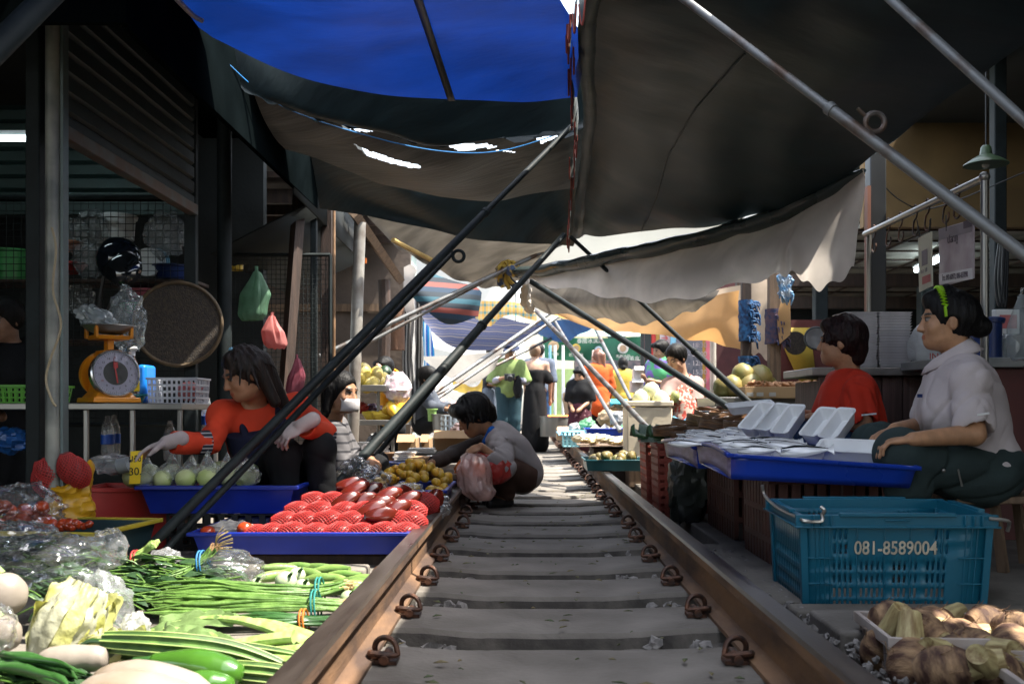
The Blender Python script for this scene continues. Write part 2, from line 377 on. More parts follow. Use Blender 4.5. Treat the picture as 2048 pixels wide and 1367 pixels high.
# ballast in the gaps and beside the rails
def stones(m, n, xr, yr, zr, sr):
    for _ in range(n):
        r = random.uniform(*sr); c = V(random.uniform(*xr), random.uniform(*yr), random.uniform(*zr))
        m.ell(c, (r, r * random.uniform(.6, 1), r * random.uniform(.5, .8)), 6, 4, Euler((random.random() * 3, random.random() * 3, random.random() * 3)).to_matrix(), .9, 9)
b = MB()
for k in range(22):
    y = 2.53 + .572 * k + .286
    n = 16 if k < 6 else 6
    for xr in ((-.38, -.22), (.36, .54)): stones(b, n, xr, (y - .12, y + .12), (-.07, -.035), (.012, .032))
    stones(b, n // 2, (-.25, .4), (y - .1, y + .1), (-.1, -.085), (.01, .025))
stones(b, 900, (.69, .95), (2.1, 4.6), (-.04, .004), (.006, .016))
stones(b, 160, (-.62, -.52), (2.0, 5.2), (-.06, -.03), (.01, .025))
tag(b.build('ballast', STONE, flat=True), 'loose grey ballast stones between the sleepers and beside the rails', 'ballast', kind='stuff')
lm = MB()
for _ in range(170):
    c = V(random.uniform(-.36, .52), random.uniform(2.3, 9), .004); a = random.random() * 6.3; L = random.uniform(.006, .022); d = V(math.cos(a), math.sin(a), 0) * L; s_ = V(-math.sin(a), math.cos(a), 0) * L * random.uniform(.25, .5); lm.add([c - d, c + s_ + V(0, 0, .004), c + d, c - s_ + V(0, 0, .002)], [(0, 1, 2, 3)])
tag(lm.build('litter', mat('dry leaf scraps', (.2, .15, .07), .8, 0, .6, 12, col2=(.06, .09, .03)), solid=.0015), 'tiny dry leaf scraps scattered over the sleepers', 'litter', kind='stuff')
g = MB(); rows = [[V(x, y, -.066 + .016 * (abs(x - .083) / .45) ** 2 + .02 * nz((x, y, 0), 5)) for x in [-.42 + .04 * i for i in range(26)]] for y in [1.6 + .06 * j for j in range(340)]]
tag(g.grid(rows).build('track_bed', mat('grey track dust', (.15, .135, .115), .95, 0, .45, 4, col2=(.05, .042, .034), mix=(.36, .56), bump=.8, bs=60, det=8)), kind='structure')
def block(name, label, a, b_, m_, cat='slab', bev=.012):
    o = MB(); a = Vector(a); b_ = Vector(b_); c = (a + b_) / 2; o.box((0, 0, 0), [abs(q) for q in (b_ - a)]); ob = o.build(name, m_, bev=bev, seg=3); ob.location = c; return tag(ob, label, cat)
block('concrete_slab', 'small concrete slab on the gravel in front of the blue crate with white numbers', (.86, 2.74, -.10), (1.28, 3.05, .03), CONC)
block('concrete_slab', 'narrow slab edge lying directly under the front of the blue crate', (.84, 3.12, -.10), (1.5, 3.24, .012), CONC2)
block('concrete_beam', 'low concrete beam between the cucumbers and the rose apple tray', (-1.3, 3.78, -.03), (-.62, 3.92, .035), CONC2, 'beam')
block('stone_slab', 'flat slab on the ground beside the right rail under the brown crates', (.75, 3.3, -.1), (1.0, 4.7, .008), CONC2)

# ---------------------------------------------------------------- tarpaulins overhead
def cloth_mat(name, col, trans=.3, rough=.6, tcol=None, var=.35, stretch=(1, 1, 1), bump=.25, bs=14, sheen=0, vs=3, spec=.4):
    return mat(name, col, rough, 0, var, vs, bump=bump, bs=bs, trans=trans, tcol=tcol, stretch=stretch, sheen=sheen, spec=spec, det=7)
TB = cloth_mat('blue tarpaulin', (.0016, .011, .075), .62, .4, None, .35, (1, 2, 1), .4, 7, vs=2)
TK = cloth_mat('black green shade cloth', (.005, .012, .014), .04, .4, None, .4, (.5, 4, 1), .4, 10)
TG = cloth_mat('brown grey tarpaulin', (.062, .057, .05), .03, .5, None, .5, (.5, 4, 1), .4, 12)
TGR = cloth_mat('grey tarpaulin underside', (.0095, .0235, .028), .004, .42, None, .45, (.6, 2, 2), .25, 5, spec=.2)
TW = cloth_mat('off white canvas', (.7, .64, .58), .42, .75, None, .25, (1, 1, 1), .3, 12)
TBE = cloth_mat('beige tarpaulin', (.2, .175, .14), .2, .6, None, .4, (1, 4, 1), .4, 10)
TOR = cloth_mat('orange canvas', (.66, .4, .18), .5, .75, (.7, .38, .14), .35, (1, 1, 1), .25, 10)
TROLL = cloth_mat('dark green vinyl', (.035, .055, .055), .0, .28, None, .4, (1, 1, 1), .3, 7, spec=.6)
def inpoly(x, y, poly):
    c = False; n = len(poly)
    for i in range(n):
        x1, y1 = poly[i]; x2, y2 = poly[(i + 1) % n]
        if (y1 > y) != (y2 > y) and x < (x2 - x1) * (y - y1) / (y2 - y1) + x1: c = not c
    return c
def tarp(name, label, rows, m_, nu=12, nv=12, wr=.02, ws=2.5, holes=(), folds=None, cat='tarpaulin', ragged=0, group=None):
    g = rag(patch(rows, nu, nv), wr, ws); nr = len(g); nc = len(g[0])
    if folds:
        am, fr, ph = folds
        for j in range(nr):
            for i in range(nc): g[j][i] = g[j][i] + V(0, .3, 1) * (am * math.sin(fr * (i / nc) + 2.5 * nz((i / nc * 3, j / nr * 2, ph), 1)) * (j / nr))
    if ragged:
        for i in range(nc): g[-1][i] = g[-1][i] + V(0, 0, ragged * nz((i * .31, 5, 0), 1) + ragged * .5 * nz((i * 1.3, 5, 0), 1))
    m = MB(); m.grid(g)
    if holes:
        keep = []
        for f in m.f:
            c = sum((m.v[i] for i in f), Vector()) / 4; x = VX + c.x / c.y * F; y = VY - (c.z - H) / c.y * F
            keep.append(not any(all(inpoly(x, y + e + 3 * nz((x * .08, y * .08, 0)), h_) for e in (-2.6, 2.6)) for h_ in holes))
        m.f = [f for f, k in zip(m.f, keep) if k]; m.m = [0] * len(m.f)
    o = tag(m.build(name, m_), label, cat, group); return o, g
o, gb = tarp('blue_tarpaulin', 'bright blue tarpaulin glowing overhead with a dark seam', [
    [V(-1.75, 2.2, 2.6), V(-1.1, 2.2, 2.45), V(-.6, 2.2, 2.45), V(-.3, 2.3, 2.55)],
    [V(-1.65, 3.8, 2.5), V(-1.0, 3.8, 2.36), V(-.55, 3.7, 2.34), V(-.12, 3.6, 2.48)],
    [P(330, 0, 4.35), P(620, 60, 4.6), P(880, 60, 4.75), P(1160, 60, 4.9)],
    [P(425, 75, 4.7), P(640, 168, 5.1), P(900, 203, 5.3), P(1156, 195, 5.6)]], TB, 10, 8, .02, 2.2)
m = MB(); ci = int(len(gb[0]) * .645)
sr = []
for r in gb[6:]:
    for i in range(len(r) - 1):
        f0, f1 = [VX + p.x / p.y * F - 838 - (VY - (p.z - H) / p.y * F) * .33 for p in (r[i], r[i + 1])]
        if f0 <= 0 < f1: c = r[i].lerp(r[i + 1], -f0 / (f1 - f0)); sr.append([c + V(-.02, -.012, -.012), c + V(.02, -.012, -.012)]); break
m.grid(sr)
m.build('seam', BLACK, o, solid=.002)
ROWK = [[P(395, 40, 4.9), P(560, 120, 5.4), P(720, 160, 5.7), P(900, 175, 5.9), P(1188, 155, 6.2)],
        [P(430, 130, 5.1), P(610, 215, 5.6), P(760, 258, 5.9), P(900, 280, 6.1), P(1182, 240, 6.3)],
        [P(460, 165, 5.2), P(625, 236, 5.7), P(765, 268, 6.0), P(900, 288, 6.15), P(1060, 303, 6.25), ][:4] + [P(1148, 262, 6.25)]]
tarp('shade_cloth', 'black torn shade cloth hanging along the edge of the blue tarpaulin', ROWK, TK, 16, 10, .02, 3, ragged=.06)
HOL = [[(560, 165), (600, 212), (640, 234), (690, 243), (750, 254), (745, 266), (690, 262), (640, 252), (600, 228)], [(690, 276), (740, 300), (800, 319), (845, 329), (838, 339), (790, 332), (735, 314)],
       [(882, 282), (985, 287), (1000, 296), (925, 304), (885, 294)], [(1070, 276), (1132, 254), (1137, 262), (1085, 290)], [(612, 176), (648, 178), (642, 192), (620, 190)], [(990, 296), (1040, 303), (1030, 309), (995, 304)]]
tarp('brown_tarpaulin', 'ragged brown grey tarpaulin with bright tears below the black shade cloth', [
    [P(430, 100, 5.2), P(600, 175, 5.6), P(760, 225, 6.0), P(900, 240, 6.25), P(1185, 215, 6.5)],
    [P(480, 215, 5.6), P(670, 285, 6.1), P(830, 330, 6.5), P(960, 325, 6.7), P(1178, 292, 6.9)],
    [P(530, 280, 6.1), P(700, 345, 6.6), P(850, 388, 7.1), P(1000, 398, 7.3), P(1170, 368, 7.6)]], TG, 44, 44, .03, 2.5, HOL)
tarp('black_tarpaulin', 'flat black tarpaulin band behind the brown tarpaulin', [
    [P(560, 280, 6.8), P(740, 350, 7.2), P(900, 385, 7.7), P(1172, 350, 8.0)],
    [P(615, 365, 7.1), P(790, 415, 7.6), P(950, 445, 7.9), P(1165, 420, 8.4)],
    [P(640, 415, 7.3), P(850, 455, 7.8), P(1000, 484, 8.1), P(1145, 490, 8.7)]], TK, 10, 8, .02)
tarp('taupe_tarpaulin', 'taupe tarpaulin hanging low over the left stalls behind the black band', [
    [P(690, 380, 7.9), P(860, 430, 8.4), P(1000, 465, 8.7), P(1128, 478, 8.9)],
    [P(760, 460, 8.3), P(880, 500, 8.7), P(1000, 525, 9.0), P(1080, 520, 9.2)],
    [P(800, 500, 8.5), P(900, 550, 8.9), P(985, 578, 9.2), P(1050, 560, 9.4)]], TBE, 10, 10, .03, 2, folds=(.015, 30, 1))
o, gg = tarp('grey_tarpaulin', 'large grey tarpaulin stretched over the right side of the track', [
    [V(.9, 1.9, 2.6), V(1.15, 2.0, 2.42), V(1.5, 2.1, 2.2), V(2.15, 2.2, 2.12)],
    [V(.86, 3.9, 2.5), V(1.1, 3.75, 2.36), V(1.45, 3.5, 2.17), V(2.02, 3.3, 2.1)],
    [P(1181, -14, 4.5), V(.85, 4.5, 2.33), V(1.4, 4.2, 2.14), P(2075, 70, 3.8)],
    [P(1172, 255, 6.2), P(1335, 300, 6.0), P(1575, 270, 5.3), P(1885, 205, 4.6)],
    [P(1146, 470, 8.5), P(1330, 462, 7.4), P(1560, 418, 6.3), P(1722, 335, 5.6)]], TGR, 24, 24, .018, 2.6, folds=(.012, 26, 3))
m = MB(); nc = len(gg[0]); q_ = lambda j: nc * (.42 - .17 * (j - 50) / (len(gg) - 50)); m.tube([gg[j][int(q_(j))].lerp(gg[j][int(q_(j)) + 1], q_(j) % 1) + V(0, -.012, -.012) for j in range(50, len(gg), 3)], .004, 6); m.build('seam', TGR, o)
m = MB()   # gathered hem with ties along its left edge
m.grid([[gg[j][0] + V(-.02 + .035 * k + .006 * nz((j, k, 0), .7), 0, -.012 - .018 * math.sin(k * 1.2) + .008 * nz((j * .9, k, 3))) for k in range(4)] for j in range(len(gg))])
m.build('hem', TGR, o)
hm = [gg[j][0] for j in range(len(gg))]
m = MB(); FR = MB()          # scalloped valance hanging from the same line
for j in range(46, len(hm) - 1, 2):
    a = hm[j]; b_ = hm[min(j + 2, len(hm) - 1)]; sw = .05 * nz((j, 0, 0), .9); pr = []
    for k in range(7):
        t = k / 6; pr.append([a.lerp(b_, t) + V(-.05, 0, 0), a.lerp(b_, t) + V(-.06 + sw * .6, 0, -.05 - .05 * math.sin(math.pi * t)), a.lerp(b_, t) + V(-.07 + sw, 0, -.05 - .11 * math.sin(math.pi * t))])
    m.grid(pr); FR.tube([p[2] for p in pr], .005, 5)
o = tag(m.build('scalloped_valance', mat('valance cloth', (.06, .075, .075), .7, 0, .4, 6, col2=(.12, .13, .12), trans=.15)), 'dark scalloped valance with red piping along the gap between the tarpaulins', 'valance')
FR.build('piping', mat('red piping', (.25, .045, .03), .7), o)
m = MB(); m.tube(catmull([P(1030, 545, 8.9), P(1130, 533, 8.3), P(1250, 508, 7.7), P(1400, 478, 7.0), P(1600, 415, 6.2), P(1728, 338, 5.6)], 8), [.05, .07] + [.085] * 33 + [.08, .07, .05, .04, .03, .02], 14, flat=.6)
m.v = [p + V(nz(p, 5), nz(p + V(3, 3, 3), 5), nz(p + V(9, 1, 2), 5)) * .02 for p in m.v]
tag(m.build('rolled_tarpaulin', TROLL), 'glossy dark green rolled tarpaulin above the white canvas', 'tarpaulin')
tarp('white_canvas', 'off white canvas awning hanging in folds, pinned by clips at its lower edge', [
    [P(1035, 545, 8.9), P(1200, 528, 8.0), P(1400, 485, 7.05), P(1560, 438, 6.4), P(1640, 398, 6.0), P(1690, 365, 5.75), P(1728, 340, 5.6)],
    [P(1045, 552, 8.8), P(1200, 560, 7.9), P(1370, 548, 6.9), P(1540, 500, 6.15), P(1590, 480, 5.95), P(1670, 490, 5.75), P(1730, 385, 5.6)],
    [P(1055, 560, 8.8), P(1190, 588, 7.95), P(1330, 602, 7.15), P(1520, 558, 6.35), P(1585, 546, 6.1), P(1645, 578, 5.85), P(1706, 535, 5.62)]], TW, 16, 14, .014, 4, folds=(.022, 60, 2), cat='awning')
tarp('tan_tarpaulin', 'tan folded tarpaulin just below the white canvas awning', [
    [P(1040, 560, 9.6), P(1180, 575, 9.0), P(1330, 590, 8.2), P(1440, 580, 7.9)],
    [P(1050, 590, 9.5), P(1190, 615, 8.9), P(1330, 612, 8.2), P(1430, 598, 7.9)],
    [P(1060, 615, 9.6), P(1200, 640, 9.0), P(1310, 645, 8.4), P(1410, 612, 8.0)]], TBE, 12, 10, .02, 3, folds=(.02, 40, 1))
tarp('orange_awning', 'orange beige canvas sheet hanging above the coconut seller', [
    [P(1075, 616, 9.9), P(1200, 632, 9.4), P(1330, 620, 8.9), P(1430, 592, 8.5), P(1478, 578, 8.3)],
    [P(1100, 628, 9.8), P(1200, 650, 9.3), P(1330, 652, 8.8), P(1425, 640, 8.4), P(1480, 640, 8.3)],
    [P(1125, 638, 9.7), P(1210, 660, 9.2), P(1320, 672, 8.8), P(1430, 684, 8.4), P(1490, 706, 8.2)]], TOR, 12, 10, .02, 3, folds=(.015, 20, 5), cat='awning')
tarp('hanging_canvas', 'pale beige canvas curtain hanging between the wrapped posts', [
    [P(1430, 580, 8.7), P(1480, 570, 8.6), P(1530, 555, 8.5), P(1580, 560, 8.4)],
    [P(1450, 640, 8.75), P(1490, 640, 8.6), P(1535, 640, 8.6), P(1580, 640, 8.5)],
    [P(1475, 690, 8.7), P(1500, 705, 8.6), P(1540, 715, 8.6), P(1572, 668, 8.5)]], cloth_mat('pale beige canvas', (.62, .5, .38), .4, .8), 10, 10, .02, 3, folds=(.03, 30, 8), cat='curtain')
def stripe(name, cols, scale, axis='X', cross=None, trans=.35, dist=1.5):
    m = bpy.data.materials.new(name); m.use_nodes = True; t = m.node_tree; N = t.nodes; L = t.links; b = N['Principled BSDF']; b.inputs['Roughness'].default_value = .8
    tc = N.new('ShaderNodeTexCoord'); last = None
    for ax, cc in ((axis, cols), (cross and 'Z', cross)):
        if not ax: continue
        wv = N.new('ShaderNodeTexWave'); wv.bands_direction = ax; wv.inputs['Scale'].default_value = scale; wv.inputs['Distortion'].default_value = dist; wv.wave_profile = 'SAW'; wv.inputs['Detail Scale'].default_value = .4
        L.new(tc.outputs['Object'], wv.inputs[0]); rp = N.new('ShaderNodeValToRGB'); rp.color_ramp.interpolation = 'CONSTANT'; L.new(wv.outputs[0], rp.inputs[0])
        e = rp.color_ramp.elements
        while len(e) < len(cc): e.new(.5)
        for i, c in enumerate(cc): e[i].position = i / len(cc); e[i].color = (*c, 1)
        if last is None: last = rp.outputs[0]
        else:
            mx = N.new('ShaderNodeMix'); mx.data_type = 'RGBA'; mx.inputs[0].default_value = .5; L.new(last, mx.inputs['A']); L.new(rp.outputs[0], mx.inputs['B']); last = mx.outputs['Result']
    L.new(last, b.inputs[0]); tr = N.new('ShaderNodeBsdfTranslucent'); L.new(last, tr.inputs[0]); ms = N.new('ShaderNodeMixShader'); ms.inputs[0].default_value = trans
    L.new(b.outputs[0], ms.inputs[1]); L.new(tr.outputs[0], ms.inputs[2]); L.new(ms.outputs[0], N['Material Output'].inputs[0]); return m
tarp('striped_blanket', 'navy and red striped blanket slung under the taupe tarpaulin', [
    [P(842, 540, 10.2), P(890, 556, 10.2), P(945, 572, 10.3), P(962, 585, 10.4)],
    [P(832, 572, 10), P(880, 605, 10), P(930, 612, 10.2), P(960, 600, 10.4)],
    [P(828, 595, 10), P(865, 632, 10), P(905, 648, 10.2), P(955, 632, 10.4)]], stripe('striped blanket', [(.01, .03, .06), (.2, .05, .04), (.012, .02, .03), (.02, .08, .11), (.01, .02, .03)], 1.2, 'Z', trans=.15), 10, 10, .02, cat='blanket')
tarp('plaid_cloth', 'orange and teal plaid cloth hanging over the track', [
    [P(955, 600, 12), P(1000, 602, 12), P(1045, 604, 12.2), P(1072, 612, 12.3)],
    [P(950, 618, 12), P(995, 622, 12), P(1040, 625, 12.2), P(1072, 628, 12.3)],
    [P(944, 628, 12), P(978, 652, 12), P(1010, 630, 12.2), P(1072, 640, 12.3)]], stripe('orange plaid', [(.75, .4, .08), (.1, .28, .3), (.75, .45, .12), (.6, .5, .35)], 3.4, 'X', [(.8, .45, .1), (.1, .3, .3), (.8, .5, .15)], .45, .4), 10, 8, .02, cat='cloth')
tarp('blue_white_tarpaulin', 'blue and white tarpaulin sagging across the far end of the track', [
    [P(834, 590, 12.6), P(930, 610, 13.4), P(1010, 635, 13.8), P(1085, 650, 14.2)],
    [P(842, 630, 12.8), P(920, 665, 13.4), P(1000, 668, 13.8), P(1080, 660, 14.2)],
    [P(850, 652, 12.8), P(905, 692, 13.4), P(980, 700, 13.8), P(1075, 668, 14.2)]], stripe('blue white tarp', [(.05, .07, .16), (.12, .12, .19), (.04, .06, .14), (.17, .16, .2), (.15, .14, .17), (.06, .08, .17), (.16, .15, .19)], 3.2, 'Z', trans=.4, dist=5), 12, 10, .03, 1.5)
tarp('navy_tarpaulin', 'navy blue tarpaulin corner under the orange awning over the far track', [
    [P(1080, 640, 14), P(1120, 640, 13.5), P(1160, 642, 13), P(1190, 652, 12.8)],
    [P(1070, 655, 14.5), P(1110, 665, 14), P(1140, 668, 13.5), P(1175, 660, 13)],
    [P(1075, 668, 14.6), P(1105, 680, 14.2), P(1135, 684, 13.8), P(1150, 672, 13.5)]], cloth_mat('navy tarp', (.015, .05, .14), .3, .5), 8, 8)
tarp('low_grey_tarpaulin', 'grey tarpaulin slung low in front of the far left stalls', [
    [P(842, 712, 12.2), P(900, 712, 12.6), P(960, 706, 13), P(1010, 698, 13.2)],
    [P(862, 732, 12), P(905, 738, 12.4), P(955, 735, 12.8), P(1000, 712, 13.1)],
    [P(890, 752, 12), P(920, 766, 12.3), P(955, 764, 12.6), P(988, 738, 13)]], cloth_mat('grey low tarp', (.15, .14, .125), .1, .7), 10, 10, .03)
o, gx = tarp('white_sheet_awning', 'bright white plastic awning sheet in the sun above the far left stalls', [
    [P(850, 650, 15), P(900, 672, 15.5), P(980, 690, 16), P(1050, 690, 16.5)],
    [P(858, 690, 14.6), P(910, 705, 15), P(980, 712, 15.5), P(1050, 700, 16)]], cloth_mat('white plastic sheet', (.5, .5, .48), .4, .6), 10, 10, .03, cat='awning')
# unseen canopies and curtain added to block light; their opening shapes the sun patch
tarp('light_block_canopy', 'unseen dark canopy added over the near left stalls to block light', [[V(-2.6, -14, 2.75), V(-.36, -14, 2.6)], [V(-2.6, -1, 2.75), V(-.36, -1, 2.6)], [V(-2.6, 2.4, 2.65), V(-.34, 2.4, 2.55)]], TK, 8, 6)
tarp('light_block_canopy', 'unseen dark canopy added over the near right stalls to block light', [[V(.66, -14, 2.6), V(3.2, -14, 2.3)], [V(.9, -2.5, 2.6), V(3.2, -1, 2.3)], [V(1.2, -1.5, 2.55), V(3.2, 0, 2.3)], [V(1.2, 1.2, 2.5), V(2.6, 1.2, 2.3)], [V(.95, 2.1, 2.6), V(2.2, 2.4, 2.2)]], TK, 8, 6)
tarp('light_block_canopy', 'unseen dark canopy added over the near track to block light', [[V(-.4, -14, 2.64), V(.7, -14, 2.64)], [V(-.4, -3, 2.64), V(.8, -3, 2.64)]], TK, 6, 6)
tarp('light_block_curtain', 'unseen dark tarpaulin curtain added behind the viewer to block rear light', [[V(-6, -9, 3), V(0, -9, 2.7), V(6, -9, 3)], [V(-6, -9, -.05), V(0, -9.2, -.05), V(6, -9, -.05)]], TK, 8, 8, cat='curtain')

# ---------------------------------------------------------------- slanting awning poles
def pole(label, pts, r, m_=STEEL, joint=None, ring=None, group=None, name='awning_pole'):
    a = pts; o = thing(name, label, 'pole', a[0], group)
    q = MB()
    if joint is None: q.tube(a, r, 12); q.build('tube', m_, o)
    else:
        j = Vector(a[0]).lerp(Vector(a[1]), joint); q.tube([a[0], j], r, 12); q.build('outer_tube', m_, o)
        q = MB(); q.tube([j, a[1]], r * .78, 12); q.build('inner_tube', m_, o)
        q = MB(); d = (Vector(a[1]) - Vector(a[0])).normalized(); q.tube([j - d * .012, j + d * .012], r * 1.2, 12); q.build('collar', m_, o, bev=.002)
    if ring:
        q = MB(); c = Vector(ring); q.tube([c + V(.03 * math.cos(t), 0, .03 * math.sin(t)) for t in [i * math.pi / 8 for i in range(16)]], .009, 8, closed=True); q.cyl(c + V(-.03, 0, .02), c + V(-.055, 0, .045), .006, n=6); q.build('ring', m_, o)
    return o
PD = STEELD
pole('long telescopic awning pole slanting up from the vegetables in front of the woman in red', [P(292, 1100, 4.0), P(1142, 254, 5.9)], .021, PD, .73, P(917, 512, 5.3))
pole('second slanting pole lying parallel just below the long telescopic pole', [P(330, 1100, 4.08), P(905, 505, 5.5)], .015, PD)
pole('thick dark awning pole slanting up from behind the rose apple tray', [P(672, 972, 5.5), P(1128, 470, 8.0)], .03, PD, .55)
pole('thin dark pole beside the thick dark awning pole over the paper goods', [P(690, 985, 5.7), P(1010, 600, 7.2)], .016, PD)
pole('thin pale pole rising left to right towards the knot of bright rags', [P(640, 712, 8.2), P(1218, 442, 9.4)], .02)
pole('lower pale pole running beside the thin pale pole to the knotted rags', [P(655, 728, 8.3), P(1100, 493, 9.2)], .015)
pole('far thin pole over the squatting man, upper of the slanting pair', [P(742, 872, 11), P(1105, 622, 13)], .026, STEEL)
pole('far thin pole over the squatting man, lower of the slanting pair', [P(752, 880, 11), P(1118, 632, 13)], .02, STEEL)
pole('far pole crossing in front of the man in the green shirt', [P(850, 800, 13), P(1160, 648, 14.5)], .02, STEEL)
pole('long grey telescopic pole slanting across the grey tarpaulin on the right', [P(2130, 570, 2.75) * 1.8 - P(1330, -30, 3.6) * .8, P(1330, -30, 3.6) * 1.15 - P(2130, 570, 2.75) * .15], .0185, STEEL, .677, P(1750, 245, 3.12))
pole('short pole slanting across the top right corner', [P(2140, 325, 2.6) * 2.8 - P(1750, -30, 3.1) * 1.8, P(1750, -30, 3.1) * 1.5 - P(2140, 325, 2.6) * .5], .015, STEEL)
pole('dark brace pole from the valance tip down to the table of green fruit', [P(1510, 815, 6.6), P(1142, 474, 8.3)], .022, PD, .28)
pole('dark brace pole from the knotted rags down to the steamer baskets', [P(1475, 825, 6.8), P(1045, 552, 9.2)], .025, PD)
pole('thin brace pole down to the banana leaves in front of the coconut box', [P(1300, 860, 7.4), P(1066, 615, 10)], .022, STEEL)
pole('far brace pole in front of the woman in orange', [P(1240, 862, 10.5), P(1108, 640, 13)], .022, STEEL)
pole('far brace pole standing left of the coconuts', [P(1262, 800, 11.5), P(1190, 655, 13)], .022, STEEL)
pole('heavy slanting pole crossing the top left corner', [P(-60, 150, 2.6), P(150, -60, 2.9)], .035, STEELD)
m = MB()
for i in range(26):
    a = random.random() * 6.3; c = P(1018, 540, 9.0); m.tube(catmull([c, c + V(.08 * math.cos(a), random.uniform(-.05, .05), .08 * math.sin(a)), c + V(.13 * math.cos(a + .6), 0, .12 * math.sin(a + .6) - .05)], 4), .016, 5)
m.ell(P(1024, 541, 8.9), (.05, .05, .055), amp=.4); o = tag(m.build('knotted_rags', mat('coloured rags', (.45, .3, .05), .8, 0, .9, 12, col2=(.03, .05, .1), mix=(.48, .56))), 'bundle of bright knotted rags tied where the pale poles cross', 'rags')
o = tag(MB().tube(catmull([P(1040, 545, 9), P(1052, 575, 9.1), P(1050, 600, 9.3), P(1062, 620, 9.6)], 6), [.04 + .02 * math.sin(i * 2.1) for i in range(19)], 8).build('twisted_rope', mat('pale rope', (.5, .45, .38), .9, bump=.6, bs=60)), 'twisted pale rope binding the pole ends above the track', 'rope')
def wire(name, label, pts, r, m_, cat='rope'): return tag(MB().tube(catmull(pts, 10), r, 6).build(name, m_), label, cat)
BR = mat('blue cord', (.02, .2, .5), .5)
wire('slack_line', 'thin blue cord hanging below the torn shade cloth', [P(325, -5, 4.3), P(410, 82, 4.8), P(560, 210, 5.6), P(760, 278, 6.0), P(900, 304, 6.2), P(1010, 300, 6.25), P(1135, 262, 6.3)], .004, BR)
wire('cloth_edge', 'pale rolled cloth edge at the top left of the blue tarpaulin', [P(350, -5, 4.2), P(385, 30, 4.4), P(405, 42, 4.45)], .012, TW)
# ---------------------------------------------------------------- left shop row
SHUT = mat('teal shutter', (.007, .018, .02), .6, 0, .35, 4, bump=.1, bs=50)
SHUTL = mat('pale green shutter', (.04, .08, .075), .55, .2, .3, 4, bump=.1, bs=50)
GREYP = mat('grey painted sheet', (.018, .025, .026), .8, 0, .4, 3, bump=.12, bs=20)
WALLC = mat('stained concrete wall', (.13, .1, .08), .9, 0, .5, 3, bump=.4, bs=18, mix=(.3, .7), det=8)
TUBE = emit('fluorescent tube', (.75, .93, 1), 3)
def slats(m, x0, x1, z0, z1, y, n, fixed='Y', d=.02):
    rows = []
    for i in range(n * 6 + 1):
        t = i / (n * 6); z = z0 + (z1 - z0) * t; ph = (i % 6) / 6; o = d * (1 if ph < .68 else -.6)
        rows.append([V(x0, y - o, z), V(x1, y - o, z)] if fixed == 'Y' else [V(y + o, x0, z), V(y + o, x1, z)])
    m.grid(rows)
bl = thing('shop_building', 'dark shop front on the left with a half lowered rolling shutter', 'building', (-3, 5, 0))
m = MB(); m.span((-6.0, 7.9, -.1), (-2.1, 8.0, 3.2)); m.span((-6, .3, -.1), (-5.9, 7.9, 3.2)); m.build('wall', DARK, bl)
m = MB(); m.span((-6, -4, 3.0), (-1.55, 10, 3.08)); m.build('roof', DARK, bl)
m = MB(); slats(m, 4.27, 5.93, 1.85, 2.62, -2.0, 9, 'X', .012); m.build('rolling_shutter', SHUT, bl, ang=20)
m = MB(); m.span((-2.03, 4.25, 1.80), (-1.97, 5.95, 1.86)); m.build('shutter_bar', mat('rusty shutter bar', (.1, .1, .09), .6, .3, .5, 9, col2=(.09, .05, .03)), bl, bev=.004)
m = MB(); m.span((-2.35, 3.76, 2.1), (-1.52, 3.79, 3.0)); m.span((-1.55, 3.795, 2.09), (-1.52, 7.2, 2.95)); m.span((-2.35, 3.795, 2.6), (-1.555, 7.2, 2.63)); m.build('awning_box', mat('dark fascia sheet', (.004, .006, .0065), .9, 0, .4, 3, spec=.0), bl, bev=.004)
m = MB(); m.box((-2.02, 5.97, 1.2), (.07, .05, 2.6)); m.build('shutter_guide', STEELD, bl, bev=.004)
m = MB(); m.span((-4.9, 6.42, 1.9), (-2.2, 6.46, 2.0)); slats(m, -4.9, -2.2, 1.98, 2.6, 6.44, 7, 'Y', .02); m.build('inner_shutter', SHUTL, bl, ang=20)
m = MB(); m.add([V(-1.53, 6.5, 2.05), V(-1.53, 9.2, 2.0), V(-1.53, 9.2, 2.45), V(-1.53, 6.5, 2.5)], [(0, 1, 2, 3)]); m.add([V(-2.2, 6.9, 1.72), V(-1.54, 6.9, 2.06), V(-1.54, 9.15, 2.0), V(-2.2, 9.15, 1.7)], [(0, 1, 2, 3)]); m.build('awning_panel', GREYP, bl, solid=.012)
o = thing('post', 'round steel post with a paint-worn lit edge beside the weighing scale', 'post', P(98, 990, 4.2))
m = MB(); m.cyl(V(-2.005, 4.2, -.05), V(-2.005, 4.2, 2.65), .03, n=20); m.build('round_tube', mat('pale worn paint tube', (.33, .33, .29), .5, .2, .5, 5, col2=(.14, .15, .14)), o)
m = MB(); m.box((-2.085, 4.22, 1.3), (.06, .07, 2.7)); m.build('square_tube', STEELD, o, bev=.006)
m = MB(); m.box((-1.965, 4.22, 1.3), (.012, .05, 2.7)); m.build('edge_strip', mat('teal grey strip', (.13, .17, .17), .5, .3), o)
o = tag(MB().cyl(P(449, 930, 6.6), P(449, 200, 6.6), .047, n=20).build('post', STEELD), 'dark round steel post to the right of the big winnowing basket', 'post')
o = tag(MB().tube([P(562, 900, 7.0), P(606, 300, 7.2)], .05, 4).build('post', WOODD), 'dark leaning timber post behind the pink plastic bag', 'post')
m = MB(); m.box(((655 - VX) / F * 7.6, 7.6, 1.2), (.09, .09, 2.6)); o = tag(m.build('post', WOODD, bev=.006), 'tall dark timber post with a sunlit edge above the woman in the mask', 'post')
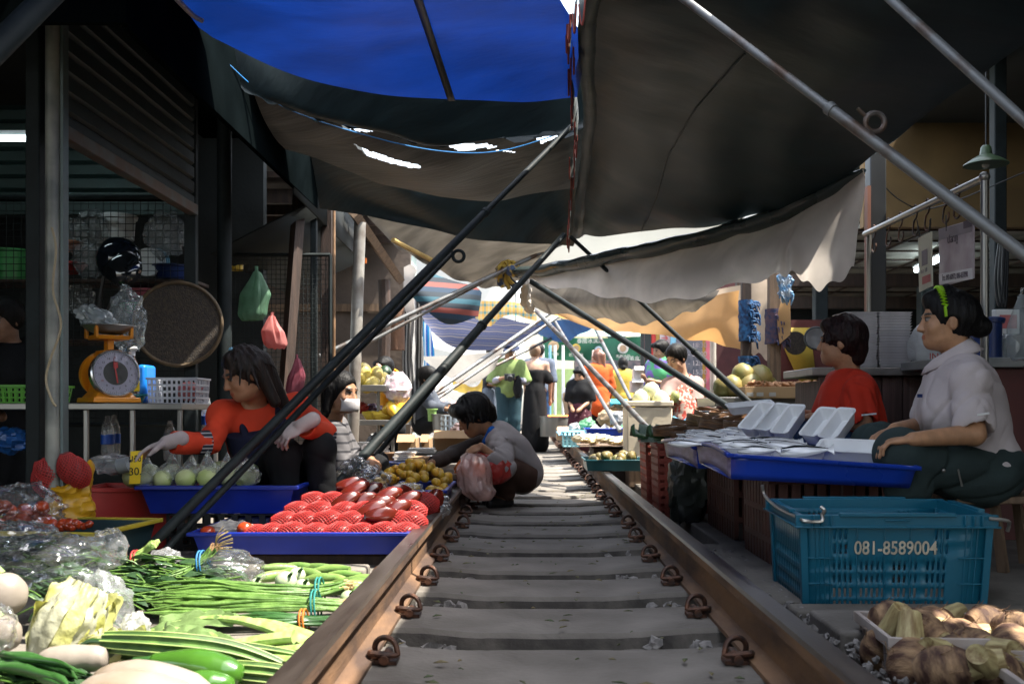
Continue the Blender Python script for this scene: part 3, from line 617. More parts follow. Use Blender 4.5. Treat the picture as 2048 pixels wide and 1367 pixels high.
m = MB(); m.cyl(P(668, 800, 7.5), P(668, 320, 7.5), .012, n=10); o = tag(m.build('pipe', mat('copper brown pipe', (.3, .18, .1), .5, .4, .4, 8)), 'thin brown pipe running up the dark timber post', 'pipe')
m = MB(); m.box(((628 - VX) / F * 7.3, 7.3, 1.2), (.045, .05, 2.3)); o = tag(m.build('post', STEELD, bev=.004), 'thin dark steel upright to the left of the timber post with a brown pipe', 'post')
o = tag(MB().cyl(P(705, 900, 8.4), P(720, 445, 8.4), .05, n=16).build('post', mat('grey pipe post', (.3, .29, .26), .6, .2, .5, 6, col2=(.15, .13, .11))), 'pale grey pipe post standing left of the yellow melons', 'post')
# mesh screens
def screen(name, label, x0, x1, z0, z1, Y, nx, nzz, r=.0022, m_=STEELD):
    o = MB()
    for i in range(nx + 1): x = x0 + (x1 - x0) * i / nx; o.tube([V(x, Y, z0), V(x, Y, z1)], r, 4, cap=False)
    for i in range(nzz + 1): z = z0 + (z1 - z0) * i / nzz; o.tube([V(x0, Y + r, z), V(x1, Y + r, z)], r, 4, cap=False)
    t = tag(o.build(name, m_), label, 'wire mesh'); f = MB()
    for a, b in ((V(x0, Y, z0), V(x0, Y, z1)), (V(x1, Y, z0), V(x1, Y, z1)), (V(x0, Y, z0), V(x1, Y, z0)), (V(x0, Y, z1), V(x1, Y, z1))): f.tube([a, b], .014, 4)
    f.build('frame', STEELD, t); return t
screen('wire_screen', 'wire mesh screen behind the black helmet and the weighing scale', -4.0, -2.02, .55, 1.92, 6.0, 44, 34)
screen('wire_screen', 'wire mesh screen behind the green and pink plastic bags', -2.2, -1.42, .35, 1.75, 7.15, 24, 40)
# shelf and goods behind the first screen
block('shelf', 'dark shelf board behind the wire screen holding plastic wares', (-4.2, 6.1, 1.05), (-2.05, 6.4, 1.07), WOODD, 'shelf', .003)
block('shelf', 'upper shelf board behind the wire screen holding a white bucket', (-4.2, 6.1, 1.42), (-2.05, 6.4, 1.44), WOODD, 'shelf', .003)
def pl(n, c, r=.4, **k): return mat(n, c, r, 0, .15, 8, **k)
COLS = {'red': pl('red plastic', (.42, .03, .025)), 'green': pl('green plastic', (.05, .3, .08)), 'blue': pl('blue plastic', (.02, .1, .5)), 'white': pl('white plastic', (.68, .7, .7)), 'orange': pl('orange plastic', (.75, .2, .03)), 'pink': pl('pink plastic', (.6, .15, .2)), 'yellow': pl('yellow plastic', (.75, .5, .03)), 'teal': pl('teal plastic', (.03, .22, .24)), 'navy': pl('navy plastic', (.01, .03, .13)), 'clear blue': pl('light blue plastic', (.2, .45, .6))}
def tub(name, label, c, r, h, m_, cat='tub', flare=1.15, lid=None, n=20):
    o = MB(M=Matrix.Translation(Vector(c))); o.lathe([(r * .92, .004), (r, 0), (r * flare, h - .012), (r * flare + .012, h - .01), (r * flare + .012, h), (r * flare - .006, h), (r - .006, .006), (0, .006)], n); o.f.pop()
    t = tag(o.build(name, m_), label, cat)
    if lid: q = MB(M=Matrix.Translation(Vector(c))); q.lathe([(0, h + .02), (r * flare, h + .018), (r * flare + .015, h + .012), (r * flare + .015, h + .001)], n); q.build('lid', lid, t)
    return t
tub('bucket', 'white plastic bucket on the shelf behind the wire screen', P(236, 480, 6.3), .095, .14, COLS['white'], 'bucket', 1.1, COLS['white'])
tub('basin', 'orange plastic basin on the shelf left of the wire screen goods', P(135, 500, 6.3), .08, .05, COLS['orange'], 'basin', 1.3)
tub('basin', 'red and white plastic basin behind the wire screen near the steel post', P(132, 545, 6.3), .09, .06, COLS['red'], 'basin', 1.3)
tub('basin', 'blue plastic basin right of the helmet behind the wire screen', P(345, 560, 6.3), .1, .09, COLS['navy'], 'basin', 1.2)
tub('basin', 'pink plastic basin behind the winnowing basket', P(300, 600, 6.3), .12, .06, COLS['pink'], 'basin', 1.2)
tub('basin', 'green plastic basin beneath the pink basin behind the screen', P(290, 625, 6.3), .12, .05, COLS['green'], 'basin', 1.2)
tub('basin', 'yellow plastic jug on the shelf right of the dark post', P(470, 540, 7.5), .06, .12, COLS['yellow'], 'jug', 1.05)
tub('basket', 'green plastic basket at the far left behind the steel post', P(25, 570, 6.3), .1, .22, COLS['green'], 'basket', 1.1)
for i in range(5):
    m = MB(M=frame(P(296 + 4 * i, 525, 6.22 + .02 * i), (1, 0, 0), (.1, -1, .1))); m.lathe([(.0, 0), (.06, 0), (.085, .012), (.09, .015), (.086, .017), (.06, .006), (0, .006)], 24)
    tag(m.build('plate', COLS['white'] if i < 3 else COLS['clear blue']), ['white plastic plate stacked upright behind the wire screen', 'pale blue plate stacked upright behind the wire screen'][i > 2], 'plate', 'plates stacked upright behind the screen' if i < 3 else 'pale blue plates behind the screen')
BAGC = film('clear film bag', haze=.14, gloss=.45)
BAGM = film('milky film bag', (.4, .45, .46), .35, .4)
def crump(d, s, k=2.6): v = mnoise.voronoi(Vector(d) * k + Vector((s, s * 1.7, 3)))[0]; return v[1] - v[0]
def blob(c, r, amp=.2, fr=3, nu=28, nv=20, M=None, fn=None):
    c = Vector(c); rows = []
    for j in range(nv + 1):
        th = math.pi * j / nv; row = []
        for i in range(nu):
            ph = 2 * math.pi * i / nu; d = V(math.sin(th) * math.cos(ph), math.sin(th) * math.sin(ph), -math.cos(th))
            k = 1 + amp * nz(d + c * 3, fr) + amp * .5 * abs(nz(d + c * 5, fr * 2.3))
            p = V(d.x * r[0], d.y * r[1], d.z * r[2]) * k
            if fn: p = fn(p, d)
            row.append((M.to_3x3() @ p if M is not None else p) + c)
        rows.append(row)
    m = MB(); m.grid(rows, wrap=True); return m
for i, (x, y, s) in enumerate([(150, 470, .09), (185, 455, .1), (178, 520, .1), (330, 470, .12), (160, 600, .09)]):
    tag(blob(P(x, y, 6.2), (s, s * .5, s * 1.1), .35).build('plastic_bag', BAGM), ['milky bag of wares hanging at the top left of the screen', 'milky bag beside the white bucket behind the screen', 'cloudy bag left of the helmet behind the screen', 'cloudy bag of packets right of the white bucket', 'cloudy bag low behind the screen near the steel post'][i], 'bag')
# helmet, winnowing basket hanging on the screen
o = thing('helmet', 'glossy black motorcycle helmet hanging on the wire screen', 'helmet', P(240, 530, 5.85))
hm_ = mat('gloss black shell', (.008, .012, .02), .12, coat=.5)
m = blob(P(238, 520, 5.8), (.122, .13, .135), .04, 1); m.build('shell', hm_, o)
m = MB(M=frame(P(244, 535, 5.68), (1, 0, .35), (0, -1, .25))); m.lathe([(.105, -.03), (.1, 0), (.08, .02), (.04, .032), (0, .036)], 28); m.build('visor', mat('smoked visor', (.01, .012, .015), .05, coat=1), o)
m = MB(); m.tube(catmull([P(210, 545, 5.78), P(200, 600, 5.8), P(205, 640, 5.82), P(225, 600, 5.8)], 6), .012, 6); m.build('strap', BLACK, o)
o = thing('winnowing_basket', 'large round woven winnowing basket hanging on the wire screen', 'basket', P(357, 648, 5.9))
M_ = frame(P(357, 648, 5.9), (1, 0, 0), (.25, -1, .05))
WEAVE = mat('dark bamboo weave', (.045, .032, .02), .75, 0, .5, 60, col2=(.014, .01, .007), bump=.6, bs=120)
m = MB(M=M_); m.lathe([(0, -.03), (.12, -.027), (.22, -.012), (.245, .012)], 48); m.build('woven_tray', WEAVE, o, solid=.004)
m = MB(M=M_); m.tube([V(.247 * math.cos(a * .131), .247 * math.sin(a * .131), .014) for a in range(48)], .011, 8, closed=True); m.build('rim', mat('bamboo rim', (.1, .065, .03), .6, 0, .4, 20), o)
tl = thing('fluorescent_lamp', 'lit white fluorescent tube under the shutter inside the left shop', 'lamp', P(60, 278, 5.6))
m = MB(); m.cyl(P(-60, 277, 5.6), P(137, 277, 5.6), .016, n=12); m.build('tube', TUBE, tl)
m = MB(); m.box(P(40, 268, 5.62), (.6, .05, .03)); m.build('housing', COLS['white'], tl)
# bags hanging on the second screen
def hangbag(name, label, px, y0, y1, wpx, Y, m_, seed):
    rows = []; n = 40
    for j in range(25):
        t = j / 24; y = y0 + (y1 - y0) * t; wr = (wpx * (.1 + .9 * min(1, t * 1.9) ** 1.2 if t > .12 else .1 + .25 * abs(t - .08))) * (1 if t < .9 else 1 - (t - .9) * 3); c = P(px + 5 * math.sin(t * 3 + seed), y, Y)
        rows.append([c + V(S(wr, Y) / 2 * math.cos(a), S(wr, Y) / 4 * math.sin(a), 0) * (1 + .13 * math.sin(a * 5 + seed + t * 2) * (1.1 - t) + (.3 * (1 - .4 * t)) * nz((math.cos(a) * 2.2 + seed, math.sin(a) * 2.2, t * 1.3), 1.6)) + V(0, 0, .02 * nz((math.cos(a), seed, math.sin(a)), 2) * t) for a in [2 * math.pi * i / n for i in range(n)]])
    m = MB(); m.grid(rows, wrap=True); m.f.append(tuple(24 * n + i for i in range(n))); m.m.append(0)
    return tag(m.build(name, m_), label, 'bag')
hangbag('plastic_bag', 'pale green plastic bag hanging from the second wire screen', 508, 532, 640, 58, 6.95, mat('green bag film', (.22, .42, .27), .35, trans=.5, var=.3, bump=.3, bs=20), 1)
hangbag('plastic_bag', 'pink plastic bag hanging to the right of the pale green bag', 549, 624, 696, 46, 6.85, mat('pink bag film', (.75, .3, .28), .3, trans=.5, var=.3, bump=.4, bs=20), 4)
hangbag('plastic_bag', 'pink folded carrier bags hanging behind the woman in red', 590, 708, 790, 34, 6.6, mat('pink carrier film', (.4, .1, .14), .4, trans=.35, var=.4, bump=.4, bs=20), 7)
tag(MB().box(P(718, 520, 9.2), (.14, .01, .05), M=Matrix.Rotation(.1, 4, 'Y')).build('tag', mat('orange card', (.8, .2, .03), .7)), 'small orange card hanging in the dark behind the pale grey pipe post', 'card')
# string tied round the round post
wire('knotted_string', 'frayed natural string tied to the lit steel post and hanging down', [P(104, 455, 4.13), P(112, 500, 4.12), P(106, 580, 4.12), P(122, 650, 4.1), P(100, 720, 4.1), P(92, 760, 4.1), P(104, 800, 4.08), P(112, 812, 4.08)], .005, mat('jute string', (.42, .34, .22), .9, bump=.5, bs=90), 'string')
# deeper left side: wall, timber, hanging cloths
bw = thing('stall_building', 'dim concrete stall wall with timber roof behind the yellow melons', 'building', (-2.2, 10.8, 0))
m = MB(); m.span((-3.2, 11.0, -.1), (-1.3, 11.1, 2.6)); m.build('wall', WALLC, bw)
m = MB(); m.span((-3.6, 8.2, 2.55), (-1.35, 11.1, 2.6)); [m.span((-3.4, 8.4 + .5 * i, 2.38), (-1.3, 8.46 + .5 * i, 2.5)) for i in range(5)]; m.build('roof', WOODD, bw)
m = MB(); m.span((-3.0, 10.95, 1.72), (-1.3, 10.99, 1.8)); m.build('lintel', WOODM, bw)
o = tag(MB().tube([P(708, 425, 8.2), P(800, 560, 10.2)], .05, 4).build('rafter', WOODM), 'brown timber rafter sloping down under the taupe tarpaulin', 'rafter')
o = tag(MB().tube([P(786, 480, 8.3), P(940, 560, 9.2)], .022, 8).build('bamboo_pole', mat('bamboo', (.45, .3, .1), .5, 0, .4, 8)), 'yellow bamboo pole along the edge of the taupe tarpaulin', 'pole')
o = tag(MB().tube(catmull([P(768, 560, 9.9), P(770, 650, 9.9), P(766, 780, 9.9), P(768, 900, 9.9)], 4), .06, 10).build('post', WOODD), 'dark timber post behind the child in the yellow top', 'post')
m = MB(); m.tube([P(795, 600, 10.1), P(795, 700, 10.1)], [.07, .075], 12); tag(m.build('rolled_mat', mat('brown mat', (.16, .085, .05), .85, bump=.5, bs=40)), 'brown rolled mat tied to a post near the grey curtain', 'mat')
tarp('grey_curtain', 'long grey and black plastic curtain strips left of the striped blanket', [
    [P(808, 560, 10.6), P(822, 555, 10.6), P(836, 565, 10.6), P(845, 580, 10.6)], [P(806, 680, 10.6), P(822, 680, 10.5), P(836, 680, 10.7), P(846, 690, 10.6)], [P(806, 830, 10.6), P(820, 850, 10.6), P(834, 850, 10.6), P(842, 840, 10.6)]],
     stripe('curtain strips', [(.25, .24, .23), (.02, .02, .022), (.4, .4, .4), (.05, .05, .05)], 4, 'X', trans=.2), 10, 10, .03, 4, folds=(.03, 30, 1), cat='curtain')
tarp('white_rag', 'torn white rag hanging in daylight above the grey curtain', [[P(806, 535, 10.4), P(820, 528, 10.4), P(832, 540, 10.4)], [P(806, 590, 10.4), P(818, 600, 10.4), P(826, 585, 10.4)], [P(818, 638, 10.4), P(826, 642, 10.4), P(838, 636, 10.4)]], TW, 8, 8, .03, 5, cat='cloth')
tarp('blue_cloth', 'bright blue cloth hanging beside the grey curtain at the far left stalls', [[P(846, 640, 12.5), P(856, 650, 12.5), P(862, 660, 12.5)], [P(846, 700, 12.5), P(858, 705, 12.5), P(868, 700, 12.5)], [P(848, 800, 12.5), P(858, 800, 12.5), P(872, 790, 12.5)]], stripe('blue cloth', [(.02, .25, .5), (.5, .6, .7), (.02, .1, .4)], 5, 'X'), 8, 8, .04, cat='cloth')
# ---------------------------------------------------------------- right market hall
YELW = mat('ochre wall', (.2, .125, .05), .85, 0, .3, 2, bump=.1, bs=20)
CEIL = mat('stained ceiling tile', (.34, .33, .28), .9, 0, .5, 4, bump=.2, bs=30)
hall = thing('market_hall', 'dim market hall on the right with ochre lintel and tiled ceiling', 'building', (4, 11, 0))
m = MB(); m.span((3.0, 8.9, 2.27), (7, 9.0, 3.2)); m.build('lintel', YELW, hall)
m = MB(); m.span((1.9, -14, 3.2), (8, 2.1, 3.26)); m.span((1.9, 2.38, 3.2), (8, 5.6, 3.26)); m.span((2.9, 5.601, 3.2), (8, 8.8, 3.26)); m.span((3.4, 8.801, 3.2), (8, 16, 3.26)); m.span((3.3, 2.101, 3.2), (8, 2.379, 3.26)); m.build('roof', DARK, hall)  # roof out of view; its gap and set-back edges are shaped to admit sun
m = MB(); m.span((3.0, 9.01, 2.28), (7, 15, 2.32)); m.build('ceiling', CEIL, hall)
m = MB(); [m.span((3.0, 9.05 + .6 * i, 2.262), (7, 9.075 + .6 * i, 2.279)) for i in range(10)]; [m.span((3.05 + .6 * i, 9.05, 2.264), (3.075 + .6 * i, 14.9, 2.2785)) for i in range(7)]; m.build('ceiling_grid', WOODD, hall)
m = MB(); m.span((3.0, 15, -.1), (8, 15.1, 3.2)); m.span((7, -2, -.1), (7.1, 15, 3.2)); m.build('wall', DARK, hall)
m = MB(); m.span((2.1, 10.0, 1.88), (6.9, 10.1, 2.0)); m.span((2.1, 12.0, 1.86), (6.9, 12.1, 2.0)); m.build('beam', WOODD, hall)
for i, (px, Y, w_) in enumerate([(1640, 9.6, .12), (1996, 7.2, .09), (1850, 11, .14)]):
    m = MB(); m.box(((px - VX) / F * Y, Y, 1.1), (w_, w_, 2.34 if Y > 9 else 4.2)); m.build('column', STEELD, hall, bev=.008)
lamp = thing('fluorescent_lamp', 'lit fluorescent tube on the hall ceiling behind the hanging signs', 'lamp', P(1850, 525, 10.8))
m = MB(); m.cyl(P(1832, 541, 11.0), P(1882, 517, 10.0), .022, n=10); m.build('tube', emit('hall tube', (.8, .95, 1), 6), lamp)
m = MB(); m.tube([P(1830, 533, 11.0), P(1884, 508, 10.0)], .03, 4); m.build('housing', COLS['white'], lamp)
o = thing('pendant_lamp', 'dark green enamel pendant lamp shade hanging at the upper right', 'lamp', P(1972, 320, 6.0))
m = MB(M=Matrix.Translation(P(1972, 318, 6.0))); m.lathe([(.128, -.035), (.125, -.03), (.08, 0), (.035, .025), (.028, .07), (.02, .08)], 32); m.build('lamp_shade', mat('green enamel', (.06, .1, .05), .35), o, solid=.003)
m = MB(); m.ell(P(1972, 324, 6.0), (.028, .028, .04)); m.build('bulb', mat('frosted bulb', (.5, .5, .45), .3), o)
m = MB(); m.cyl(P(1972, 300, 6.0), P(1972, 60, 6.0), .006, n=6); m.build('cord', BLACK, o)
# posts and rack
m = MB(); m.box(((1751 - VX) / F * 6.15, 6.15, 1.3), (.1, .1, 2.8)); o = tag(m.build('post', mat('black steel post', (.02, .022, .024), .45), bev=.006), 'thick black post behind the stack of white foam boxes', 'post')
m = MB(); m.box(((1733 - VX) / F * 6.1, 6.08, 1.0), (.02, .06, 2.0)); m.build('wood_strip', mat('red brown strip', (.25, .1, .06), .7), o)
m = MB(); m.cyl(((1738 - VX) / F * 6.0, 6.0, .86), ((1738 - VX) / F * 6.0, 6.0, 1.69), .014); m.build('chrome_tube', STAIN, o)
rk = thing('hanging_rack', 'chrome pipe rack with butcher hooks above the woman with the green hairband', 'rack', P(1968, 740, 4.36))
m = MB(); m.cyl(P(1730, 468, 6.0), P(1970, 355, 4.36), .017, n=14); m.cyl(P(1969, 355, 4.36), P(1969, 760, 4.36), .017, n=14); m.ell(P(1969, 354, 4.36), (.024, .024, .024)); m.build('pipe', STAIN, rk)
def hook(t):
    a = P(1730, 468, 6.0).lerp(P(1970, 355, 4.36), t); m = MB(); pts = [a + V(0, .02, .02), a + V(.0, 0, .028), a + V(0, -.03, .0), a + V(0, -.01, -.04), a + V(0, .02, -.055)]
    for q in range(9): th = R(-20 + 26 * q) ; pts.append(a + V(0, .0 + .035 * math.cos(th + .4) , -.1 - .03 * math.sin(th + .4)))
    m.tube(catmull(pts, 3), .0045, 6); m.build('hook', CLIPM, rk)
    return a
for t in (.1, .25, .37, .5, .6, .74, .82): hook(t)
SIGN = mat('worn white sign board', (.5, .45, .46), .5, 0, .35, 5, col2=(.28, .22, .24), bump=.1)
def sidesign(name, label, pts, m_):
    a = [Vector(p) for p in pts]; u = (a[1] - a[0]).normalized(); v = (a[3] - a[0]).normalized(); n = u.cross(v).normalized() * .006
    m = MB(); m.add(a + [p + n for p in a], [(0, 1, 2, 3), (7, 6, 5, 4), (0, 4, 5, 1), (1, 5, 6, 2), (2, 6, 7, 3), (3, 7, 4, 0)]); o = tag(m.build(name, m_), label, 'sign'); return o, a
def onsign(a, u, v, off=.004):
    """local frame on a sign quad: x along the top edge, origin at fraction u,v"""
    p = a[0].lerp(a[1], u).lerp(a[3].lerp(a[2], u), v); x = (a[1] - a[0]).normalized(); y = (a[0] - a[3]).normalized(); n = x.cross(y)
    if n.dot(V(0, 0, H) - p) < 0: n = -n
    return Matrix((x, y, n)).transposed().to_4x4(), p + n.normalized() * off
def panel(a, u0, v0, u1, v1, m_, parent, name='print', off=.003):
    M_, p = onsign(a, (u0 + u1) / 2, (v0 + v1) / 2, off); w_ = (a[1] - a[0]).length * (u1 - u0); h_ = (a[0] - a[3]).length * (v1 - v0)
    M4 = Matrix.Translation(p) @ M_; m = MB(M=M4); m.add([(-w_ / 2, -h_ / 2, 0), (w_ / 2, -h_ / 2, 0), (w_ / 2, h_ / 2, 0), (-w_ / 2, h_ / 2, 0)], [(0, 1, 2, 3)]); return m.build(name, m_, parent)
DKP = mat('dark faded print', (.1, .08, .1), .6); GRP = mat('grey print', (.25, .22, .24), .6); RDP = mat('faded red print', (.5, .14, .14), .6); CRM = mat('cream board', (.55, .53, .42), .6, 0, .2, 4)
def Yr(px): return 4.36 + (1969 - px) / 239 * 1.64 if px < 1969 else 4.36
o, a = sidesign('hanging_sign', 'large worn hanging sign board with a phone number along its foot', [P(1877, 458, 4.75), P(1947, 438, 4.4), P(1947, 556, 4.4), P(1879, 574, 4.75)], SIGN)
panel(a, .02, .02, .98, .2, GRP, o); panel(a, .75, .0, .98, .12, DKP, o, off=.0045); panel(a, .02, .8, .98, .98, mat('sign foot', (.62, .6, .6), .5), o)
M_, p = onsign(a, .5, .89, .006); text('phone_number', 'โทร. 092-60972, 086-657098', Matrix.Translation(p) @ M_, .036, DKP, o, .0005, sx=.62)
M_, p = onsign(a, .45, .24, .006); text('script_line', 'ปลาทู', Matrix.Translation(p) @ M_, .05, DKP, o, .0005)
m = MB(); m.tube([P(1893, 462, 4.66), P(1892, 430, 4.66)], .003, 5); m.build('wire', BLACK, o); m = MB(); m.tube([P(1935, 442, 4.45), P(1934, 420, 4.45)], .003, 5); m.build('wire', BLACK, o)
o, a = sidesign('hanging_sign', 'narrow cream hanging sign with a small picture and a red stamp', [P(1836, 476, 4.95), P(1862, 463, 4.8), P(1864, 572, 4.8), P(1838, 584, 4.95)], CRM)
panel(a, .3, .28, .75, .56, GRP, o); panel(a, .3, .76, .95, .9, RDP, o); M_, p = onsign(a, .5, .66, .005); text('lettering', 'ซอ 18', Matrix.Translation(p) @ M_, .03, GRP, o, .0005)
m = MB(); m.tube([P(1840, 474, 4.92), P(1834, 440, 4.95)], .003, 5); m.build('wire', BLACK, o); m = MB(); m.tube([P(1858, 465, 4.82), P(1862, 436, 4.8)], .003, 5); m.build('wire', BLACK, o)
# counters with packaging
WOODC = mat('grey brown counter wood', (.14, .085, .075), .7, 0, .5, 4, bump=.35, bs=25, stretch=(9, 9, .5))
ct = thing('counter', 'wooden counter holding white foam boxes behind the woman in red', 'counter', (2.0, 5.75, 0))
m = MB(); [m.box((1.66 + .115 * i, 5.49, .41), (.11, .03, .82)) for i in range(9)]; m.span((1.61, 5.52, 0), (2.62, 6.0, .80)); m.build('plank_front', WOODC, ct, bev=.004)
m = MB(); m.span((1.55, 5.42, .825), (2.66, 6.05, .87)); m.build('counter_top', mat('worn zinc top', (.3, .28, .27), .45, .5, .4, 5), ct, bev=.006)
m = MB(); m.box((0, 0, .006), (.165, .22, .012), top=1.08); m.box((0, 0, .0135), (.185, .24, .003)); FB = tag(m.build('foam_box', mat('white foam', (.62, .6, .62), .7, vary=.06), bev=.002), 'flat white foam boxes in the two tall stacks on the wooden counter', 'foam box', 'foam boxes stacked on the counter')
k0 = 0
for sx in (1712, 1778):
    for k in range(20):
        Mx = TR((sx - VX) / F * 5.6 + random.uniform(-.003, .003), 5.62 + random.uniform(-.005, .005), .871 + .0155 * k, random.uniform(-.02, .02))
        if k0 == 0: FB.matrix_basis = Mx; k0 = 1
        else: dup(FB, Mx)
o = tag(blob(P(1850, 692, 5.35), (.085, .08, .12), .18, 2).build('wrapped_package', film('milk wrap', (.7, .72, .72), .75, .4)), 'white plastic wrapped package with red letters beside the foam boxes', 'package')
text('lettering', 'JN', frame(P(1868, 713, 5.2), (1, 0, 0), (0, -1, 0)), .05, COLS['red'], o, .001)
rc_ = thing('counter', 'dark red stall counter behind the woman with the green hairband', 'counter', (2.7, 4.95, 0))
m = MB(); m.span((2.12, 4.9, 0), (3.6, 5.35, .84)); m.build('body', mat('dark red panel', (.12, .02, .018), .6, 0, .4, 3), rc_); m = MB(); m.span((2.02, 4.84, .845), (3.6, 5.4, .895)); m.build('counter_top', mat('grey counter top', (.2, .21, .21), .4), rc_, bev=.006)
tub('cooler', 'blue plastic drum on the right counter behind the hair bun', P(1972, 716, 5.0), .075, .185, COLS['navy'], 'drum', 1.0, COLS['navy'])
o = block('carton', 'white carton with red print on the right counter', P(1992, 668, 5.15), P(2030, 620, 5.2), COLS['white'], 'carton', .003); m = MB(); m.box((0, -.03, 0), (.088, .002, .07)); m.build('print', RDP, o)
tag(blob(P(2010, 695, 5.05), (.06, .05, .06), .25).build('plastic_bag', BAGM), 'clear bag of snacks on the right counter below the red printed carton', 'bag')
hangbag('plastic_bag', 'clear plastic bag hanging at the right edge above the counter', 2043, 575, 720, 46, 4.7, BAGM, 3)
m = MB(); [m.tube(catmull([P(2000 + 4 * i, 470, 6.8), P(1990 + 7 * i, 560, 6.8), P(2000 + 6 * i, 610, 6.8), P(2010 + 3 * i, 500, 6.8)], 8), .008, 5) for i in range(3)]; tag(m.build('electric_cable', BLACK), 'loops of black electric cable on the column at the right edge', 'cable')
wire('electric_cable', 'thin electric wire sagging across the ochre lintel', [P(1740, 340, 6.4), P(1800, 400, 6.4), P(1870, 415, 6.4), P(2048, 345, 6.0)], .004, BLACK, 'wire')
# wrapped posts, fruit table, wall behind the woman in red
YELS = mat('yellow sheet', (.55, .38, .05), .7, 0, .35, 3)
o = thing('stall_partition', 'yellow and dark red stall partition behind the woman in red', 'partition', (2.5, 9.3, 0))
m = MB(); m.span(P(1545, 830, 9.3), P(1720, 640, 9.34)); m.build('red_panel', mat('maroon panel', (.12, .03, .025), .8, 0, .4, 4), o); m = MB(); m.add([P(1568, 655, 9.28), P(1620, 655, 9.28), P(1635, 780, 9.28), P(1598, 760, 9.28), P(1570, 700, 9.28)], [(0, 1, 2, 3, 4)]); m.build('yellow_panel', YELS, o, solid=.01)
m = MB(M=frame(P(1590, 686, 9.1), (1, 0, 0), (.1, -1, 0))); m.lathe([(0, -.02), (.09, -.015), (.105, .01)], 28); o = tag(m.build('winnowing_basket', WEAVE, solid=.006), 'small round dark basket hanging on the yellow partition', 'basket')
o = thing('hanging_scale', 'round hanging dial scale on the column behind the woman in red', 'scale', P(1632, 676, 8.8)); m = MB(M=frame(P(1632, 676, 8.8), (1, 0, 0), (-.3, -1, 0))); m.lathe([(0, -.02), (.1, -.02), (.105, .01), (.095, .02), (.09, .012)], 28); m.build('case', GREYP, o); m = MB(M=frame(P(1632, 676, 8.8), (1, 0, 0), (-.3, -1, 0))); m.lathe([(.09, .013), (0, .013)], 28); m.build('dial', mat('dim dial', (.22, .22, .22), .5), o)
def wrap_post(label, px, Y, r, y0, y1, wraps, m_, wm):
    o = thing('post', label, 'post', P(px, 880, Y)); m = MB(); m.box(((px - VX) / F * Y, Y, 1.0), (r * 2, r * 2, 2.2)); m.build('timber', m_, o, bev=.006)
    for (a, b) in wraps:
        m = MB(); n = 22
        m.grid([[P(px, y, Y) + V((r * 1.55 + .012 * nz((i, y * .08, 1), .9)) * math.cos(q), (r * 1.55) * math.sin(q), 0) for i, q in enumerate([2 * math.pi * k / n for k in range(n)])] for y in [a + (b - a) * k / 20 for k in range(21)]], wrap=True)
        for k in range(46):
            y = a + (b - a) * random.random(); q = random.uniform(-1.6, 1.2); c = P(px, y, Y) + V(r * 1.6 * math.cos(q), r * 1.6 * math.sin(q), 0)
            m.tube(catmull([c, c + V(.03 * math.cos(q) + .01, -.02, -.005), c + V(.04 * math.cos(q) + .01, -.03, -.05 * random.random() - .02)], 3), [.009, .008, .008, .007, .007, .006, .004], 4)
        m.build('rag_wrapping', wm, o)
    return o
RAGB = mat('blue rags', (.03, .13, .3), .85, 0, .6, 30, col2=(.012, .03, .08), bump=.6, bs=70)
RAGN = mat('navy rags', (.02, .035, .09), .85, 0, .6, 30, col2=(.09, .05, .07), bump=.6, bs=70)
RAGL = mat('light blue rags', (.1, .3, .55), .85, 0, .6, 24, col2=(.45, .5, .55), bump=.6, bs=70)
wrap_post('dark post wrapped in frayed blue rags by the orange awning', 1492, 8.1, .038, 0, 0, [(600, 682), (712, 745)], WOODD, RAGB)
wrap_post('brown timber post wrapped in navy rags right of the beige curtain', 1548, 7.9, .045, 0, 0, [(618, 688)], WOODM, RAGN)
m = MB()
for k in range(70):
    c = P(1568 + random.uniform(-8, 6), 545 + random.uniform(-5, 45), 7.2); m.tube(catmull([c, c + V(random.uniform(-.03, .05), -.02, random.uniform(-.02, .03)), c + V(random.uniform(-.02, .04), 0, -.08)], 3), [.012, .012, .01, .01, .01, .008, .004], 4)
tag(m.build('rag_bundle', RAGL), 'light blue and white rag bundle tied below the white canvas corner', 'rags')
tarp('beige_cloth_strip', 'narrow beige cloth strip hanging right of the navy wrapped post', [[P(1560, 605, 7.8), P(1578, 590, 7.8)], [P(1556, 640, 7.8), P(1580, 640, 7.8)], [P(1560, 690, 7.8), P(1578, 668, 7.8)]], TOR, 8, 8, .02, 5, cat='cloth')
tag(MB().cyl(P(1426, 860, 9.4), P(1426, 560, 9.4), .03, n=14).build('post', mat('white paint post', (.5, .47, .42), .6, 0, .3, 6)), 'pale painted post right of the woman holding a coconut', 'post')
ft = thing('fruit_table', 'metal topped table with green fruit behind the steamer baskets', 'table', (1.8, 7.6, 0))
m = MB(); m.span(P(1430, 812, 7.5), P(1660, 796, 8.3)); m.build('table_top', STAIN, ft, bev=.005)
m = MB(); m.span(P(1436, 905, 7.55), P(1650, 815, 8.2)); m.build('skirt', WOODM, ft)
GRF = mat('dull green fruit', (.11, .13, .03), .5, 0, .4, 7, col2=(.2, .15, .04), vary=.25)
fr = None
for (x, y, w_) in [(1446, 776, 20), (1466, 772, 20), (1487, 752, 23), (1497, 776, 28), (1520, 758, 26), (1535, 776, 22), (1480, 780, 18)]:
    Y = 7.7 + random.uniform(-.1, .15); m = MB(M=TR(*P(x, y, Y), random.random() * 3, random.uniform(-.3, .3), random.uniform(-.3, .3))); m.ell((0, 0, 0), (S(w_, Y), S(w_, Y), S(w_, Y) * 1.15), 18, 12, amp=.1); tag(m.build('green_fruit', GRF), 'round dull green fruits piled on the metal topped table', 'fruit', 'green fruits piled on the table')
